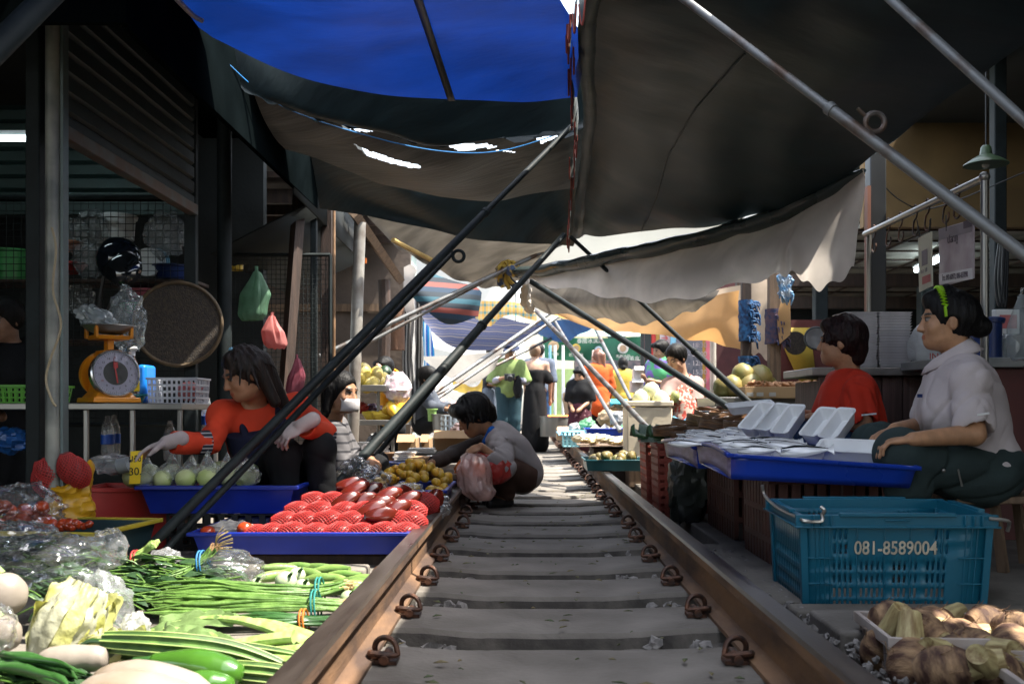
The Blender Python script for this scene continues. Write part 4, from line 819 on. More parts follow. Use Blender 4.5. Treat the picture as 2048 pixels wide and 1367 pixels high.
gx_ = thing('cardboard_tray', 'low cardboard box of ginger roots on the metal topped table', 'box', P(1560, 790, 7.4)); m = MB(); a, b_ = P(1490, 796, 7.35), P(1640, 776, 7.9)
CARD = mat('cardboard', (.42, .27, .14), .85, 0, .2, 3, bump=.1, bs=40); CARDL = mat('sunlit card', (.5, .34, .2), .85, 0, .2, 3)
for p0, p1 in (((a.x, a.y, a.z), (b_.x, a.y + .012, b_.z)), ((a.x, b_.y, a.z), (b_.x, b_.y + .012, b_.z)), ((a.x, a.y + .013, a.z), (a.x + .012, b_.y, b_.z)), ((b_.x - .012, a.y + .013, a.z), (b_.x, b_.y, b_.z))): m.span(p0, p1)
m.span((a.x + .013, a.y + .013, a.z), (b_.x - .013, b_.y - .001, a.z + .01)); m.build('walls', CARD, gx_, bev=.002)
m = MB(); [m.box(P(x, 788, 7.345), (.05, .003, .028)) for x in (1500, 1520, 1545)]; m.build('tape', mat('white tape', (.5, .48, .45), .5), gx_)
GING = mat('ginger skin', (.48, .25, .12), .75, 0, .4, 12, bump=.3, bs=60, vary=.2)
def ginger():
    s = MB()
    for k in range(5):
        p = V(random.uniform(-.04, .04), random.uniform(-.03, .03), 0); d = V(random.uniform(-1, 1), random.uniform(-1, 1), random.uniform(-.2, .4)).normalized(); s.tube([p - d * .02, p, p + d * .03, p + d * .05], [.006, .013, .012, .005], 8)
    s.tube([V(-.05, 0, 0), V(-.02, .006, 0), V(.02, -.005, 0), V(.05, 0, .005)], [.008, .016, .015, .008], 8)
    return s.build('ginger_root', GING)
g0 = [ginger() for _ in range(3)]
for o in g0: tag(o, 'knobbly ginger roots heaped in the cardboard box on the table', 'ginger', 'ginger roots in the cardboard box')
for k in range(34):
    M_ = TR(random.uniform(a.x + .06, b_.x - .06), random.uniform(a.y + .06, b_.y - .1), b_.z + .004 + random.uniform(-.01, .03), random.random() * 6, random.uniform(-.4, .4), 0)
    if k < 3: g0[k].matrix_basis = M_
    else: dup(g0[k % 3], M_)
# price board and shop front farther back on the right
pb = thing('shop_building', 'shop with a price board and coloured upright strips behind the coconut seller', 'shop front', (3, 12.6, 0))
m = MB(); m.span(P(1290, 900, 12.6), P(1560, 560, 12.7)); m.build('wall', mat('maroon wall', (.1, .03, .03), .8), pb)
for x0, x1, mm in ((1290, 1302, GREYP), (1303, 1311, COLS['red']), (1312, 1319, mat('gold strip', (.35, .2, .04), .5)), (1320, 1340, SIGN), (1341, 1352, COLS['clear blue']), (1352, 1404, mat('grey violet board', (.14, .14, .17), .6)), (1405, 1411, mat('gold strip', (.3, .2, .05))), (1411, 1420, COLS['pink'])):
    m = MB(); m.span(P(x0, 830, 12.55), P(x1 - .5, 640, 12.59)); m.build('panel', mm, pb)
for i in range(5): text('arrow', '←' if i % 2 else '→', frame(P(1329, 676 + 15 * i, 12.53), (1, 0, 0), (0, -1, 0)), .12, COLS['red'], pb, .001)
for i, s_ in enumerate(['17.40  18:30', '20.10  21.00', '11.30  12:10', '14.30  15.30', '17.00  18.30', '06.20  08:30']): text('price_line', s_.replace('  ', ' - '), frame(P(1378, 690 + 18 * i, 12.53), (1, 0, 0), (0, -1, 0)), .085, SIGN, pb, .001)
# ---------------------------------------------------------------- vegetables on the left
def veg(n, c, r=.45, **k): return mat(n, c, r, 0, k.pop('var', .35), k.pop('vs', 9), **k)
BEAN = veg('long bean skin', (.12, .22, .045), .45, vs=26, col2=(.06, .13, .02), bump=.2, bs=70)
BEANT = veg('bean tip', (.4, .3, .12), .7)
DKG = veg('dark green stalk', (.03, .1, .02), .4)
LEAFD = veg('dark leaf', (.035, .09, .03), .5, vs=30, trans=.2, bump=.3, bs=60)
LEAFP = veg('pale leaf', (.22, .34, .12), .5, vs=20, trans=.3, bump=.4, bs=40)
STALKP = veg('pale stalk', (.36, .46, .16), .4, vs=6, col2=(.2, .32, .08), stretch=(8, 1, 8))
CUC = veg('cucumber skin', (.07, .17, .03), .4, col2=(.2, .3, .08), vs=14, mix=(.35, .7), bump=.15, bs=90, vary=.3)
EGGR = veg('round eggplant skin', (.32, .42, .22), .3, col2=(.5, .55, .38), vs=10)
LUF = veg('ridged gourd skin', (.08, .16, .03), .5, col2=(.04, .09, .02), vs=24)
LUFR = veg('ridge edge', (.3, .4, .12), .5)
EGGL = veg('long green eggplant', (.06, .17, .02), .18, coat=.4, var=.3, vs=4)
WHT = veg('white radish skin', (.25, .215, .18), .5, var=.15, vs=5, col2=(.2, .15, .1), mix=(.25, .45), bump=.1)
CABY = veg('cabbage leaf', (.5, .5, .26), .5, col2=(.42, .42, .05), vs=7, trans=.25, bump=.7, bs=35, mix=(.3, .6))
CABW = veg('cabbage white leaf', (.5, .5, .36), .45, vs=6, var=.15, trans=.25, bump=.6, bs=35)
CLEAR = film('crinkled clear bag', haze=.08, gloss=.8, rough=.08, bs=14, bump=.9)
CLEAR2 = film('soft clear bag', haze=.22, gloss=.6, rough=.12, bs=10, bump=.7)
def stalks(n, ctrl, spread, r, seed, sg=8, wav=.012, nn=6):
    """n stalks along control points; spread = lateral scatter at each control point"""
    rnd = random.Random(seed); ms = MB(); ends = MB()
    for _ in range(n):
        a = rnd.random() * 6.28; q = math.sqrt(rnd.random()); pts = []
        ln = rnd.uniform(.82, 1.0)
        for i, (c, s) in enumerate(zip(ctrl, spread)):
            a2 = a + rnd.uniform(-.5, .5); pts.append(Vector(c) + V(rnd.uniform(-wav, wav), q * s * math.cos(a2), abs(q * s * .55 * math.sin(a2)) - .0 + rnd.uniform(0, .004)))
        p = catmull(pts, sg); k = int(len(p) * ln); rr = r * rnd.uniform(.75, 1.15); ms.tube(p[:k], [rr * (.9 + .1 * math.sin(i * 1.1)) * (1 if i < k - 4 else (k - i) / 5) for i in range(k)], nn)
        d = (p[0] - p[1]).normalized(); ends.tube([p[0] + d * .012, p[0]], [rr * .7, rr * 1.05], nn)
    return ms, ends
def tie(c, r, m_, par, axis=(1, 0, .1), w_=.006):
    x = Vector(axis).normalized(); a = x.orthogonal().normalized(); b = x.cross(a); q = MB()
    for o_ in (-.005, .005): q.tube([Vector(c) + x * o_ + (a * math.cos(t) + b * math.sin(t)) * r for t in [i * .3927 for i in range(16)]], w_ / 2, 5, closed=True)
    return q.build('tie_band', m_, par)
mt = thing('vegetable_mat', 'dark ground sheet under the vegetables on the left', 'mat', (-1.1, 2.8, 0)); m = MB(); m.grid(rag([[V(-2.0 + .15 * i, 1.75 + .15 * j, -.012) for i in range(10)] for j in range(13)], .008, 6)); m.build('sheet', mat('dark green sheet', (.03, .045, .035), .7, bump=.3, bs=20), mt)
def bundle(name, label, n, ctrl, spread, r, seed, m_, em, tcol, tpos, trad, cat='beans', **k):
    o = thing(name, label, cat, ctrl[0]); a, b_ = stalks(n, ctrl, spread, r, seed, **k); a.build('stalks', m_, o, ang=60); b_.build('tips', em, o)
    if tcol: tie(tpos, trad, tcol, o)
    return o
TEAL = mat('teal band', (.03, .25, .22), .5); ORB = mat('orange band', (.7, .2, .03), .5)
bundle('long_bean_bundle', 'nearest bundle of long green beans with a teal band and tan tips', 46, [P(682, 1218, 2.92), P(620, 1214, 2.9), P(520, 1215, 2.9), P(400, 1220, 2.9), P(300, 1222, 2.9)], [.045, .04, .06, .085, .1], .0062, 1, BEAN, BEANT, TEAL, P(632, 1212, 2.9), .048)
bundle('long_bean_bundle', 'farther bundle of long green beans tied below the cucumbers', 42, [P(690, 1180, 3.1), P(640, 1188, 3.08), P(540, 1192, 3.05), P(420, 1192, 3.05), P(300, 1200, 3.05)], [.045, .04, .06, .085, .1], .006, 2, BEAN, BEANT, TEAL, P(640, 1184, 3.06), .046)
bundle('garlic_chive_bundle', 'dark green chive bundle with an orange band beside the rail', 34, [P(690, 1244, 2.75), P(640, 1248, 2.74), P(560, 1248, 2.72), P(470, 1246, 2.74)], [.035, .035, .05, .06], .006, 3, DKG, DKG, ORB, P(608, 1244, 2.72), .036, 'chives')
# cucumbers
def cucumber(n, r, L, bend):
    m = MB(); pts = [V(L * (i / 9 - .5), bend * math.sin(math.pi * i / 9), 0) for i in range(10)]; m.tube(pts, [r * math.sin(math.pi * min(max(i / 9, .06), .94)) ** .45 for i in range(10)], 12); return m.build(n, CUC)
cu = [cucumber('cucumber', .02, .15, .01), cucumber('cucumber', .017, .13, -.008), cucumber('cucumber', .022, .12, .004)]
k = 0
for (x, y, rz) in [(565, 1137, .3), (600, 1132, -.3), (620, 1148, -.5), (660, 1140, -.25), (690, 1148, -.4), (640, 1158, -.2), (672, 1160, -.7), (700, 1162, -.2), (722, 1168, -.3), (548, 1152, .8), (612, 1172, -.6), (655, 1176, .4), (690, 1178, .2), (716, 1182, -.1), (730, 1160, -.35), (586, 1146, .1), (640, 1134, -.15), (705, 1172, .2)]:
    Y = 3.55 - (y - 1132) * .007; M_ = TR(*P(x, y, Y), rz, 0, random.uniform(-.15, .15))
    if k < 3: cu[k].matrix_basis = M_; tag(cu[k], 'small dark green cucumbers heaped beside the left rail', 'cucumber', 'cucumbers heaped beside the rail')
    else: dup(cu[k % 3], M_)
    k += 1
for i, (x, y, r, lab) in enumerate([(572, 1162, 22, 'largest pale round eggplant in front of the cucumbers'), (594, 1150, 17, 'pale round eggplant half hidden behind the largest one'), (605, 1172, 16, 'pale round eggplant right of the largest one above the beans'), (697, 1196, 17, 'pale round eggplant by the bean tips next to the rail'), (512, 1164, 9, 'tiny pale round eggplant near the clear herb bag'), (718, 1193, 13, 'small striped round eggplant touching the rail')]):
    Y = 3.25 - (y - 1150) * .006; o = thing('round_eggplant', lab, 'eggplant', P(x, y, Y)); m = MB(); m.ell(P(x, y, Y), (S(r, Y), S(r, Y), S(r, Y) * .9), 20, 12, Euler((.4, random.random(), 0)).to_matrix(), .05); m.build('fruit', EGGR, o); c = P(x + r * .3, y - r * .5, Y - S(r, Y) * .6); m = MB(); m.tube([c, c + V(.012, -.01, .012)], [.007, .004], 6); m.build('calyx', DKG, o)
# mustard greens with pale stalks
def green_stalk(label, ctrl, rad, leafw, seed, m1=STALKP, m2=LEAFP, name='mustard_green', cat='greens'):
    o = thing(name, label, cat, ctrl[0]); p = catmull(ctrl, 8); n = len(p); m = MB(); m.tube(p, [rad * (1.15 - .75 * i / n) for i in range(n)], 10, flat=.6); m.build('stalk', m1, o)
    m = MB(); q = p[n // 2:]; rows = []
    for i, c in enumerate(q):
        t = i / (len(q) - 1); w_ = leafw * math.sin(math.pi * min(.1 + t * .85, 1)) ** .7; rows.append([c + V(0, w_ * s, .012 * math.cos(s * 3) + .02 * nz((t * 4 + seed, s * 3, 0), 1.7)) for s in [-1, -.7, -.35, 0, .35, .7, 1]])
    m.grid(rows); m.build('leaf', m2, o); return o
for i, (pts, rd, lw, lab) in enumerate([
    ([P(640, 1300, 2.55), P(560, 1262, 2.6), P(470, 1238, 2.68), P(380, 1240, 2.75), P(300, 1262, 2.75)], .024, .05, 'longest pale mustard stalk arching over the greens'),
    ([P(632, 1275, 2.62), P(560, 1250, 2.66), P(480, 1236, 2.72), P(400, 1228, 2.8), P(320, 1240, 2.8)], .018, .06, 'pale mustard stalk lying behind the longest arching one'),
    ([P(588, 1272, 2.52), P(520, 1280, 2.52), P(450, 1290, 2.52), P(380, 1282, 2.56), P(290, 1278, 2.6)], .026, .055, 'thick cut mustard stalk with a square end beside the rail'),
    ([P(612, 1296, 2.46), P(570, 1300, 2.47), P(500, 1298, 2.5), P(400, 1262, 2.62), P(330, 1256, 2.66)], .022, .06, 'short pale mustard stalk cut near the rail below the square ended one'),
    ([P(598, 1322, 2.4), P(560, 1318, 2.42), P(500, 1305, 2.46), P(430, 1270, 2.56), P(350, 1268, 2.62)], .02, .05, 'lowest pale mustard stalk beside the gourd tips')]): green_stalk(lab, pts, rd, lw, i)
# ridged gourds, long eggplants, white radishes
def gourd(label, ctrl, rad):
    o = thing('ridged_gourd', label, 'gourd', ctrl[1]); p = catmull(ctrl[1:], 10); n = len(p); m = MB(); rg = MB()
    vs = []; N = 20; prev = None
    for i, c in enumerate(p):
        t = i / (n - 1); r = rad * (.55 + .6 * math.sin(math.pi * min(.12 + .8 * t, 1)) ** .8); d = (p[min(i + 1, n - 1)] - p[max(i - 1, 0)]).normalized(); a = V(0, 0, 1); a = (a - d * a.dot(d)).normalized(); b_ = d.cross(a)
        vs.append([c + (a * math.cos(q) + b_ * math.sin(q)) * r * (1.16 if k % 2 == 0 else .86) for k, q in enumerate([6.2832 * k / N for k in range(N)])])
    m.grid(vs, wrap=True); m.f += [tuple(range(N))[::-1], tuple((n - 1) * N + k for k in range(N))]; m.m += [0, 0]; m.build('fruit', LUF, o, ang=15)
    for k in range(0, N, 2): rg.tube([r_[k] for r_ in vs], .0016, 4)
    rg.build('ridge', LUFR, o); q = MB(); q.tube(catmull([ctrl[0], ctrl[0].lerp(ctrl[1], .5) + V(0, 0, .012), ctrl[1]], 5), .006, 7); q.build('stem', DKG, o)
gourd('longest ridged gourd, its bent stem curling in front of the cabbage', [P(148, 1302, 2.35), P(208, 1282, 2.33), P(330, 1290, 2.32), P(460, 1306, 2.34), P(560, 1336, 2.35)], .024)
gourd('ridged gourd lying behind the longest one near the mustard stalks', [P(330, 1280, 2.46), P(370, 1288, 2.45), P(450, 1300, 2.44), P(540, 1312, 2.44), P(604, 1320, 2.44)], .02)
gourd('ridged gourd at the lower edge with its tip beside the rail', [P(400, 1345, 2.28), P(430, 1338, 2.28), P(500, 1345, 2.27), P(560, 1352, 2.27), P(600, 1362, 2.27)], .021)
gourd('ridged gourd pressed under the longest one in front of the cabbage', [P(220, 1310, 2.4), P(250, 1308, 2.38), P(330, 1315, 2.36), P(420, 1325, 2.34), P(500, 1335, 2.33)], .02)
def longveg(name, label, cat, a, b_, rads, m_, bend=(0, 0, 0), stem=None):
    o = thing(name, label, cat, a); c = [a, a.lerp(b_, .25) + Vector(bend) * .7, a.lerp(b_, .5) + Vector(bend), a.lerp(b_, .75) + Vector(bend) * .7, b_]; p = catmull(c, 6); n = len(p)
    def rr(t): x = t * (len(rads) - 1); i = min(int(x), len(rads) - 2); return rads[i] + (rads[i + 1] - rads[i]) * (x - i)
    m = MB(); m.tube(p, [max(rr(i / (n - 1)) * (1 if 0 < i < n - 1 else .5), .003) for i in range(n)], 18); m.build('fruit', m_, o, ang=70)
    if stem: d = (b_ - a).normalized(); q = MB(); q.tube([a + d * .01, a - d * .02, a - d * .04], [rads[0] * 1.1, .01, .007], 8); q.build('stem', stem, o)
longveg('long_eggplant', 'glossy green long eggplant, the fatter upper one at the lower edge', 'eggplant', P(300, 1324, 2.26), P(486, 1352, 2.24), [.018, .026, .034, .04, .04, .034, .02], EGGL, (0, 0, .008), DKG)
longveg('long_eggplant', 'glossy green long eggplant lying nearest at the bottom edge', 'eggplant', P(330, 1372, 2.18), P(470, 1372, 2.2), [.016, .022, .028, .032, .032, .026, .014], EGGL, (0, 0, .004), DKG)
longveg('white_radish', 'large white radish lying nearest at the bottom edge', 'radish', P(150, 1408, 2.05), P(400, 1412, 2.06), [.03, .055, .062, .06, .054, .046, .03], WHT, (0, 0, .012))
longveg('white_radish', 'white radish with a long crease behind the nearest radish', 'radish', P(190, 1368, 2.14), P(420, 1392, 2.12), [.026, .045, .052, .05, .046, .04, .02], WHT, (0, 0, .012))
longveg('white_radish', 'pale radish lying in the shade under the cabbage leaves', 'radish', P(80, 1322, 2.3), P(215, 1314, 2.3), [.02, .032, .035, .035, .032, .03, .02], WHT)
for i, (x, y, r, Y, lab) in enumerate([(8, 1188, 44, 2.55, 'big white turnip at the left edge, upper of the two'), (5, 1268, 36, 2.4, 'white turnip at the left edge below the upper one')]):
    o = thing('turnip', lab, 'turnip', P(x, y, Y)); m = MB(); m.ell(P(x, y, Y), (S(r, Y), S(r, Y), S(r, Y) * 1.05), 24, 16, Euler((.3, .5, 0)).to_matrix(), .08, 5); m.build('bulb', WHT, o); c = P(x - 8, y - r * .9, Y); m = MB(); m.tube([c, c + V(-.02, 0, .03)], [.016, .008], 8); m.build('stub', STALKP, o)
# chinese cabbage
def cabbage(name, label, c, axis, L, rad, n, seed, mats):
    rnd = random.Random(seed); o = thing(name, label, 'cabbage', c); z = Vector(axis).normalized(); x = z.orthogonal().normalized(); y = z.cross(x)
    for k in range(n):
        a0 = 6.283 * k / n * 1.62 + rnd.random() * .5; rr = rad * (.7 + .35 * k / n); rows = []
        for j in range(15):
            t = j / 14; op = max(.12, math.sin(math.pi * (.14 + .72 * t))) ** .65 * 1.12; row = []
            for i in range(15):
                s = i / 14 - .5; a = a0 + s * 2.3; ru = (.011 * t ** 2 + .012 * (abs(s) * 2) ** 4) * math.sin(i * 2.9 + j * 1.1 + k + 4 * nz((i * .4, j * .3, k), 1)) + .012 * nz((s * 9, t * 9, k + seed), 1) + .02 * (abs(s) * 2) ** 3 * t + .006 * math.sin(s * 40) * (1 - t)
                row.append(Vector(c) + z * (L * (t - .45) + ru * .6 - .1 * L * abs(s) * t) + (x * math.cos(a) + y * math.sin(a)) * (rr * op + ru))
            rows.append(row)
        m = MB(); m.grid(rows); m.build('leaf', mats[k % len(mats)], o, ang=180, sub=1)
    return o
cabbage('chinese_cabbage', 'pale yellow chinese cabbage standing among clear bags in the sun', P(135, 1262, 2.6), (.35, .35, .85), .23, .082, 9, 3, [CABY, CABY, CABW])
cabbage('chinese_cabbage', 'opened white chinese cabbage leaves in front of the clear bag', P(222, 1298, 2.5), (.8, -.2, .08), .2, .04, 6, 8, [CABW, CABY])
# water spinach
def leafy(name, label, cat, c0, nleaf, box_, stems, seed, Lr=(.06, .12)):
    rnd = random.Random(seed); o = thing(name, label, cat, c0); m = MB(); st = MB()
    for _ in range(nleaf):
        c = P(rnd.uniform(box_[0], box_[2]), 0, 3).x; py = rnd.uniform(box_[1], box_[3]); Y = box_[4] - (py - box_[1]) / (box_[3] - box_[1]) * box_[5]; b_ = P(rnd.uniform(box_[0], box_[2]), py, Y)
        L = rnd.uniform(*Lr); a = rnd.uniform(-.9, .5) + (3.14 if rnd.random() < .3 else 0); d = V(math.cos(a), math.sin(a) * .5, rnd.uniform(-.4, .35)).normalized(); s = d.cross(V(0, 0, 1)).normalized(); s = (s + V(0, 0, rnd.uniform(-.6, .6))).normalized(); rows = []
        for j in range(6):
            t = j / 5; w_ = L * .17 * math.sin(math.pi * min(t * .93 + .05, 1)) ** .8; p = b_ + d * L * t + V(0, 0, -.35 * L * t * t); rows.append([p - s * w_, p + V(0, 0, -.12 * w_), p + s * w_])
        m.grid(rows)
        if rnd.random() < .5: st.tube([b_ - d * rnd.uniform(.05, .12) + V(0, 0, -.02), b_, b_ + d * L * .3], .0025, 5)
    m.build('leaf_mass', LEAFD, o); st.build('stems', BEAN, o)
    return o
leafy('water_spinach', 'dark green water spinach leaves heaped behind the long beans', 'leafy greens', P(330, 1160, 3.15), 230, (225, 1112, 440, 1200, 3.35, .35), None, 5)
leafy('leafy_greens', 'dark leaves in shade at the lower left corner', 'leafy greens', P(60, 1340, 2.25), 60, (-10, 1315, 130, 1362, 2.35, .15), None, 6)
leafy('leafy_greens', 'dark leaves inside the large clear bag at the left', 'leafy greens', P(100, 1130, 3.0), 90, (20, 1085, 190, 1215, 3.15, .4), None, 7)
bundle('stem_bundle', 'bundle of thin green stems tied with bright blue string, roots outward', 40, [P(428, 1102, 3.3), P(408, 1124, 3.28), P(375, 1150, 3.25), P(335, 1168, 3.2)], [.035, .035, .05, .07], .0035, 9, BEAN, veg('root tip', (.4, .24, .12)), mat('blue twine', (.03, .2, .45), .6), P(404, 1126, 3.27), .042, 'greens', sg=6)
bundle('spring_onion_bundle', 'bundle of pale folded spring onion stems with a red rubber band', 12, [P(305, 1095, 3.38), P(283, 1108, 3.38), P(262, 1130, 3.36), P(235, 1160, 3.3)], [.03, .025, .035, .05], .009, 10, STALKP, STALKP, COLS['red'], P(272, 1120, 3.36), .034, 'greens', sg=6)
bundle('green_stem_bundle', 'thick dark green stems lying at the lower left corner', 14, [P(-10, 1335, 2.3), P(50, 1335, 2.26), P(120, 1355, 2.2), P(160, 1372, 2.15)], [.05, .05, .05, .05], .011, 11, DKG, DKG, None, None, 0, 'greens', sg=6)
m = MB()
for i in range(16):
    a = random.uniform(-.6, 1.2); c = P(430, 1100, 3.3); m.tube(catmull([c, c + V(.02 * math.cos(a), -.01, .03 * math.sin(a) + .02), c + V(.05 * math.cos(a) + .01, 0, .05 * math.sin(a) + .02 + .015 * random.random())], 4), .0012, 4)
tag(m.build('root_hair', BEANT), 'curly tan root hairs at the end of the blue tied stems', 'roots')
# clear plastic bags
def bag(label, c, r, m_, amp=.28, fr=2.2, name='clear_bag', fn=None, M=None): return tag(blob(c, r, amp, fr, 44, 30, M, fn).build(name, m_), label, 'bag')
def wrinkle(p, d): return p * (.94 + .2 * crump(d, p.length * 40) + .09 * crump(d, 4, 6))
bag('large clear plastic bag bulging over leaves at the left edge', P(95, 1125, 3.0), (.19, .16, .085), CLEAR, fn=wrinkle)
bag('clear plastic bag lying at the far left below the tomato basket', P(10, 1090, 3.2), (.16, .12, .08), CLEAR, fn=wrinkle)
bag('puffed cloudy bag standing left of the spring onions', P(222, 1098, 3.3), (.05, .05, .07), CLEAR2, fn=wrinkle)
bag('cloudy bag lying behind the blue tied stem bundle', P(330, 1118, 3.45), (.055, .05, .035), CLEAR2, fn=wrinkle)
bag('clear bag of green herbs beside the cucumbers', P(450, 1142, 3.3), (.12, .09, .065), CLEAR, fn=wrinkle)
leafy('herb_sprigs', 'green herb leaves packed inside the clear bag beside the cucumbers', 'herbs', P(440, 1150, 3.3), 50, (405, 1128, 475, 1165, 3.36, .1), None, 12, (.03, .06))
bag('tall clear bag leaning over the cabbage in the sun', P(212, 1222, 2.72), (.075, .06, .105), CLEAR2, fn=lambda p, d: wrinkle(p, d) + V(-.25 * p.z, 0, 0))
bag('crumpled white end of the clear bag by the beans', P(272, 1256, 2.62), (.035, .03, .04), film('white crumple', (.85, .86, .85), .5, .4), fn=wrinkle)
bag('dark clear bag at the left edge below the turnips', P(2, 1255, 2.35), (.03, .04, .05), CLEAR, fn=wrinkle)

# ---------------------------------------------------------------- tomato basket, yellow bag
BASK = mat('basket dark teal', (.02, .05, .06), .5); RIMY = mat('basket yellow rim', (.45, .36, .03), .45)
def crate(name, label, cat, c, sz, m_, rz=0, taper=1.12, th=.006, slots=None, rim=None, rimm=None, floor=True, grp=None, rows=4, gap=.45):
    """open box with slotted or solid walls: c = centre of the floor, sz = bottom size and height"""
    o = thing(name, label, cat, c, grp); ROOTM[o.name] = TR(*c, rz); o.rotation_euler = (0, 0, rz); W = ROOTM[o.name]; sx, sy, h = sz
    def wall(a, b_, at, bt, n_):
        a, b_, at, bt = map(Vector, (a, b_, at, bt)); m = MB(M=W); nrm = (b_ - a).cross(at - a).normalized() * th
        def q(u0, v0, u1, v1):
            f = lambda u, v: a.lerp(b_, u).lerp(at.lerp(bt, u), v); p = [f(u0, v0), f(u1, v0), f(u1, v1), f(u0, v1)]; p += [x - nrm for x in p]
            m.add(p, [(0, 1, 2, 3), (7, 6, 5, 4), (0, 4, 5, 1), (1, 5, 6, 2), (2, 6, 7, 3), (3, 7, 4, 0)])
        if not slots: q(0, 0, 1, 1)
        else:
            n = max(2, int((b_ - a).length / slots)); R_ = rows
            for r in range(R_ + 1): v = r / R_; q(0, max(0, v - .035), 1, min(1, v + .035))
            for i in range(n + 1):
                u = i / n; wd = gap / n
                for r in range(R_): q(max(0, u - wd / 2 if u > 0 else 0), r / R_ + .0355, min(1, u + wd / 2), (r + 1) / R_ - .0355)
        return m
    x, y = sx / 2, sy / 2; X, Y_ = x * taper, y * taper
    wl = [((-x, -y, 0), (x, -y, 0), (-X, -Y_, h), (X, -Y_, h)), ((x, y, 0), (-x, y, 0), (X, Y_, h), (-X, Y_, h)), ((-x, y - .001, 0), (-x, -y + .001, 0), (-X, Y_ - .001, h), (-X, -Y_ + .001, h)), ((x, -y + .001, 0), (x, y - .001, 0), (X, -Y_ + .001, h), (X, Y_ - .001, h))]
    for w_ in wl: wall(*w_, 0).build('side_wall', m_, o, bev=0 if slots else .0015)
    if floor: m = MB(M=W); m.box((0, 0, .004), (sx * .985, sy * .985, .007)); m.build('floor', m_, o)
    if rim:
        m = MB(M=W); rw, rh = rim; a, b_ = X + rw, Y_ + rw
        m.box((0, -Y_ - rw / 2 + .002, h), (2 * a, rw, rh)); m.box((0, Y_ + rw / 2 - .002, h), (2 * a, rw, rh)); m.box((-X - rw / 2 + .002, 0, h), (rw, 2 * Y_, rh * .96)); m.box((X + rw / 2 - .002, 0, h), (rw, 2 * Y_, rh * .96)); m.build('rim', rimm or m_, o, bev=min(rw, rh) * .2)
    return o
crate('tomato_basket', 'shallow dark basket with a yellow rim holding tomatoes', 'basket', (-1.92, 3.95, .02), (.62, .42, .16), BASK, -.12, 1.12, .005, None, (.022, .018), RIMY)
TOM = veg('tomato skin', (.5, .06, .015), .2, var=.4, vs=4, vary=.3, coat=.3)
def put_round(name, proto, label, cat, grp, spots, s0=1):
    for i, (p, s) in enumerate(spots):
        M_ = TR(*p, random.random() * 6, random.uniform(-.7, .7), random.uniform(-.7, .7), s)
        if i == 0: proto.matrix_basis = M_; tag(proto, label, cat, grp)
        else: dup(proto, M_)
m = MB(); m.ell((0, 0, 0), (.024, .024, .02), 14, 9, amp=.1); pr = m.build('tomato', TOM)
put_round('tomato', pr, 'small red tomatoes lying loose in the yellow rimmed basket', 'tomato', 'tomatoes in the yellow rimmed basket', [(P(x, y, 3.85), random.uniform(.7, 1)) for x, y in [(110, 1050), (122, 1053), (134, 1050), (146, 1053), (158, 1049), (168, 1052), (128, 1046), (152, 1045), (178, 1048), (104, 1047), (140, 1045)]])
bag('glossy clear bag full of red tomatoes in the yellow rimmed basket', P(35, 1020, 3.9), (.17, .12, .1), CLEAR, fn=wrinkle)
m = MB(); m.ell((0, 0, 0), (.028, .028, .024), 14, 9, amp=.1); pr = m.build('tomato', TOM)
put_round('tomato', pr, 'dark red tomatoes packed inside the glossy clear bag', 'tomato', 'tomatoes packed in the clear bag', [(P(random.uniform(-25, 98), random.uniform(1008, 1050), 3.9 + random.uniform(-.06, .06)), random.uniform(.8, 1.1)) for _ in range(34)])
yb = thing('yellow_carrier_bag', 'yellow plastic carrier bag with red netted fruit showing at its top', 'bag', P(135, 1035, 4.25))
YBM = mat('yellow carrier film', (.75, .4, .02), .3, 0, .3, 4, trans=.2, bump=.6, bs=14)
rows = []
for j in range(22):
    t = j / 21; c = P(132 + 6 * t, 1036 - 92 * t, 4.25); w_ = .115 * (1 - .22 * t) * (1 + .06 * math.sin(t * 9)); rows.append([c + V(w_ * math.cos(a), .8 * w_ * math.sin(a), (.055 * math.cos(2 * a) * t * t if t > .6 else 0)) * 1 + V(nz((a, t * 4, 1), 2), nz((a, t * 4, 5), 2), 0) * .018 for a in [6.283 * i / 36 for i in range(36)]])
m = MB(); m.grid(rows, wrap=True); m.build('film', YBM, yb)
# red foam-netted rose apples
NETM = mat('red foam net', (.46, .03, .026), .6, 0, .2, 9); NETI = mat('red fruit under net', (.2, .009, .008), .4); RAM = mat('rose apple skin', (.17, .012, .008), .22, 0, .5, 7, col2=(.07, .012, .006), coat=.25, vary=.25)
def bell(t): return .006 + .034 * (math.sin(math.pi * min(t * .82 + .12, 1)) ** .8)
def netted():
    o = tag(MB().lathe([(max(.002, bell(i / 12) * .96), .105 * i / 12) for i in range(13)], 16).build('netted_rose_apple', NETI))
    m = MB()
    for sg in (-1, 1):
        for k in range(19):
            a0 = 6.283 * k / 19; m.tube([V(bell(t) * math.cos(a0 + sg * t * 2.6) * 1.03, bell(t) * math.sin(a0 + sg * t * 2.6) * 1.03, .105 * t) for t in [-.0 + i / 14 for i in range(15)]], .0015, 4)
    m.build('foam_net', NETM, o); return o
na = netted()
def ra():
    m = MB(); m.lathe([(.002, 0), (.012, .003), (.03, .02), (.037, .045), (.033, .07), (.024, .088), (.016, .097), (.014, .092), (.004, .088)], 20, wob=lambda q, z: 1 + .13 * math.cos(q * 4 + 1) * min(1, z / .06) + .06 * math.sin(q * 3) * math.sin(z * 60)); return m.build('rose_apple', RAM)
raw = ra()
BLT = mat('blue tray plastic', (.008, .028, .3), .35, 0, .25, 5)
tray = crate('blue_tray', 'long low blue tray of rose apples beside the left rail', 'tray', (-.93, 4.34, .05), (.82, .55, .085), BLT, 0, 1.06, .006, None, (.02, .016))
